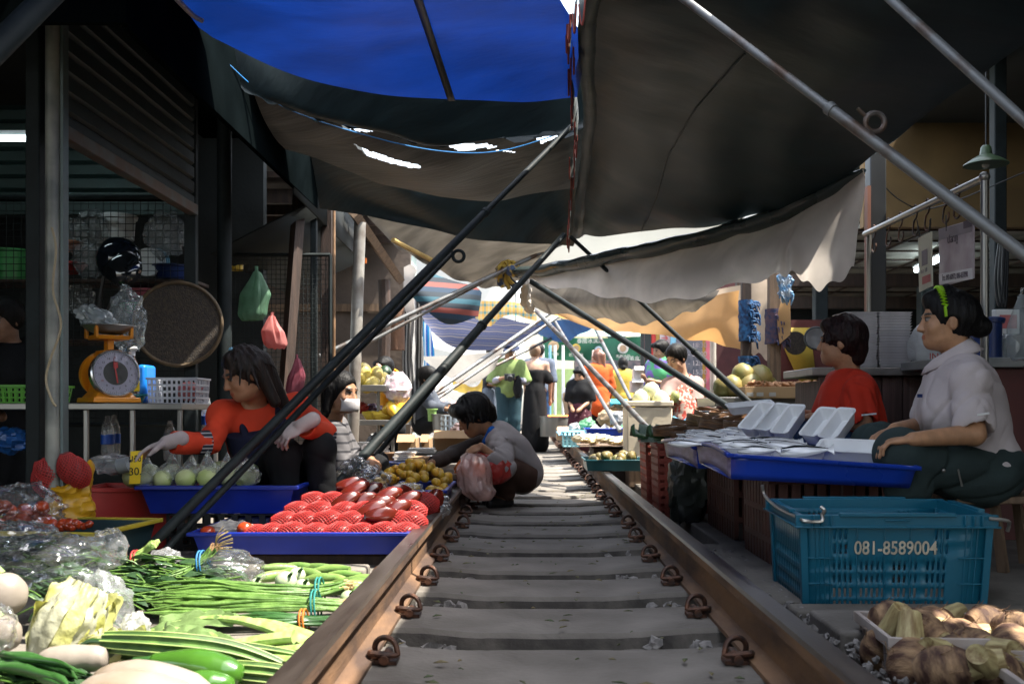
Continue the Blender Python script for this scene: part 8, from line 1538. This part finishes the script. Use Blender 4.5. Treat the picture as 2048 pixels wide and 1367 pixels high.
th = thing('low_table', 'low wooden table with wrapped pale fruit beside the red baskets', 'table', P(1220, 915, 9.0)); m = MB(); m.span(P(1160, 893, 9.0), P(1272, 886, 9.8)); m.build('table_top', WOODM, th); m = MB(); m.span((.6, 9.1, -.03), (.95, 9.7, .28)); m.build('table_base', WOODD, th)
WR = mat('yellow white wrap', (.75, .66, .42), .5, 0, .5, 12, col2=(.6, .3, .05), mix=(.32, .4))
for i in range(16): c = P(1158 + 7.2 * i + random.uniform(-3, 3), 884 - random.uniform(0, 10), 9.15 + random.uniform(0, .4)); tag(blob(c, (.055, .05, .035), .35, 3, 16, 12, None, wrinkle).build('wrapped_fruit', WR), 'pale wrapped fruits spread on the low wooden table', 'fruit', 'wrapped fruits on the low table')
for i, (x, y, Y, r, c, lab) in enumerate([(1240, 838, 12.6, .12, 5, 'grey bundle of shellfish bags left of the coconut chest'), (1262, 850, 11.8, .1, 1, 'pale blue bag left of the coconut chest'), (1215, 835, 13, .13, 3, 'tan heap behind the white cones'), (1232, 815, 13.5, .12, 3, 'tan basket heap under the blue box'), (1175, 850, 12.6, .1, 6, 'green bags left of the white cones'), (1150, 855, 12.8, .08, 0, 'white bag behind the flat blue board'), (1255, 862, 11.2, .1, 6, 'green vegetable heap beside the coconut chest')]): tag(blob(P(x, y, Y), (r, r, r * .8), .35, 2.6, 24, 16, None, wrinkle).build('goods_heap', BRIGHT[c]), lab, 'goods')
carton('turquoise box on top of the tan heap', P(1220, 812, 13.4), P(1250, 803, 13.7), mat('turquoise plastic', (.02, .4, .55), .5))
# green banner stall, shops and houses at the end of the track
gb_ = thing('green_banner', 'green stall banner with round food pictures and pale lettering', 'banner', P(1190, 720, 19)); GB = mat('banner green', (.006, .1, .05), .6, 0, .3, 3, trans=.15)
rows = [[P(1086 + 200 * u, (672 if v == 0 else 718) + (v * 6 if 0 else 0) + 4 * math.sin(u * 3), 19 - .15 * math.sin(u * 9 + v)) + V(0, 0, -.0) for u in [i / 24 for i in range(25)]] for v in (0, .25, .5, .75, 1)]
rows = [[rows[0][i].lerp(rows[-1][i], j / 4) + V(0, .03 * math.sin(i * .9 + j), 0) for i in range(25)] for j in range(5)]; m = MB(); m.grid(rows); m.build('cloth', GB, gb_)
for x, y, r, c in ((1107, 692, 11, 'tan'), (1152, 696, 9, 'yellow'), (1197, 700, 8, 'pale blue'), (1246, 696, 11, 'white')):
    m = MB(M=frame(P(x, y, 18.78), (1, 0, 0), (0, -1, 0))); m.lathe([(S(r, 18.8), 0), (S(r, 18.8), .01), (0, .01)], 20); m.build('round_picture', BRIGHT[nm.index(c)], gb_); m = MB(M=frame(P(x, y, 18.76), (1, 0, 0), (0, -1, 0))); m.lathe([(S(r * .6, 18.8), 0), (S(r * .6, 18.8), .01), (0, .01)], 14); m.build('round_picture', mat('picture centre', (.3, .2, .12), .6), gb_)
for s_, x, y, z in (('泰國冰淇淋', 1180, 682, .1), ('椰子冰', 1107, 708, .07), ('芒果糯米', 1152, 710, .07), ('冰淇淋', 1197, 712, .07), ('水果冰沙', 1246, 712, .07), ('泰國美食', 1258, 717, .1)): text('lettering', s_, frame(P(x, y, 18.74), (1, 0, 0), (0, -1, 0)), z, BRIGHT[0], gb_, .001)
aw = thing('stall_awning', 'pale green stall awning with a white edge above the green banner', 'awning', P(1180, 660, 19.3)); m = MB(); m.grid([[P(1080 + 215 * u, 672 - 16 * v, 19.1 + v) for u in [i / 8 for i in range(9)]] for v in (0, 1)]); m.build('sheet', mat('pale green awning', (.35, .55, .5), .6, trans=.3), aw, solid=.01)
st = thing('snack_stall', 'white and lime snack stall under the green banner', 'stall', P(1150, 800, 18)); m = MB(); m.span(P(1098, 830, 18.4), P(1150, 740, 19.0)); m.build('front', mat('lime panel', (.3, .42, .16), .6), st); m = MB(); m.span(P(1150, 840, 18.6), P(1290, 722, 19.0)); m.build('back', mat('dark stall back', (.03, .04, .05), .8, 0, .6, 8, col2=(.12, .09, .1)), st)
for x in (1086, 1100, 1110, 1126): m = MB(); m.cyl(P(x, 850, 17.5), P(x, 690, 17.5), .025, n=8); m.build('post', COLS['white'] if x % 4 else COLS['clear blue'], st)
m = MB(); m.span(P(1282, 900, 16), P(1291, 640, 16.1)); tag(m.build('post', GREYP), 'grey square post at the right end of the green banner', 'post')
for i, (x, y, lab) in enumerate([(1275, 772, 'white box on a stack under the green banner, lower one'), (1280, 748, 'white box on a stack under the green banner, upper one')]): carton(lab, P(x - 12, y + 12, 15.6), P(x + 10, y - 10, 15.9), BRIGHT[0])
yb = thing('yellow_advert', 'yellow and white advert banner with a teal arrow logo at the far left', 'banner', P(960, 770, 18)); m = MB(); m.grid([[P(905 + 120 * u, 738 + 42 * v + 10 * math.sin(u * 3.1), 18) for u in [i / 10 for i in range(11)]] for v in (0, .5, 1)]); m.build('cloth', BRIGHT[4], yb); m = MB(M=frame(P(945, 756, 17.9), (1, 0, 0), (0, -1, 0))); m.lathe([(.16, 0), (.16, .01), (0, .01)], 20); m.build('logo_disc', BRIGHT[0], yb); m = MB(M=frame(P(945, 756, 17.87), (1, 0, 0), (0, -1, 0))); m.prism([(-.1, 0), (.06, -.09), (.02, 0), (.06, .09)], .01); m.build('logo_arrow', COLS['teal'], yb)
HW_ = mat('white plaster', (.6, .58, .54), .8, 0, .12, .6, bump=.1); WIN = mat('window glass dark', (.06, .09, .12), .2)
def house(label, x0, x1, Y, z1, m_, wins, roofm=None):
    o = thing('shophouse', label, 'building', ((x0 + x1) / 2, Y, 0)); m = MB(); m.span((x0, Y, -.1), (x1, Y + 6, z1)); m.build('wall', m_, o); m = MB(); m.span((x0 - .2, Y - .3, z1), (x1 + .2, Y + 6.2, z1 + .2)); m.build('roof', roofm or GREYP, o)
    for a, b_, c, d in wins: m = MB(); m.span((a, Y - .03, c), (b_, Y + .02, d)); w_ = m.build('window', WIN, o); m = MB(); [m.span(p, q) for p, q in (((a - .06, Y - .06, c - .06), (b_ + .06, Y - .031, c)), ((a - .06, Y - .06, d), (b_ + .06, Y - .031, d + .06)))]; m.build('frame', COLS['white'], w_)
    return o
house('white shophouse closing the far end of the track on the left', -7, -.4, 27, 5.5, HW_, [(-5, -3.8, 2.6, 4), (-3, -1.8, 2.6, 4)])
house('pale shophouse at the far end of the track behind the snack stall', -.1, 6.4, 30, 6.5, mat('pale cream plaster', (.55, .52, .44), .8, 0, .12, .6), [(1, 2.2, 3, 4.6), (3, 4.2, 3, 4.6)])
house('bright white shophouse rising behind the grey tarpaulin on the right', 3.2, 12, 42, 11, HW_, [(4.4, 5.6, 6.6, 8.2), (6.4, 7.6, 6.6, 8.2)])
house('grey green shophouse on the far left behind the white awning', -8, -2.8, 19, 4.6, mat('grey green plaster', (.4, .48, .44), .8, 0, .2, 1), [(-5, -4, 2.4, 3.6)])
m = MB(); m.span(P(1148, 690, 22), P(1262, 652, 22.1)); o = tag(m.build('shop_sign', mat('pale sign board', (.7, .66, .4), .6, 0, .3, 6)), 'pale shop sign with grey rings above the green banner', 'sign')
for x in (1232, 1240, 1225): m = MB(M=frame(P(x, 668 + (x % 7), 21.9), (1, 0, 0), (0, -1, 0))); m.lathe([(.13, 0), (.13, .02), (.07, .02), (.07, 0)], 18); m.build('ring', GREYP, o)
tarp('white_umbrella_sheet', 'white stall sheet glaring in the sun beyond the squatting man', [[P(880, 745, 20), P(960, 752, 20.5), P(1030, 745, 21)], [P(870, 775, 19), P(950, 785, 19.5), P(1040, 778, 20)]], cloth_mat('white stall sheet', (.8, .8, .78), .3, .7), 8, 8, .05, cat='awning')
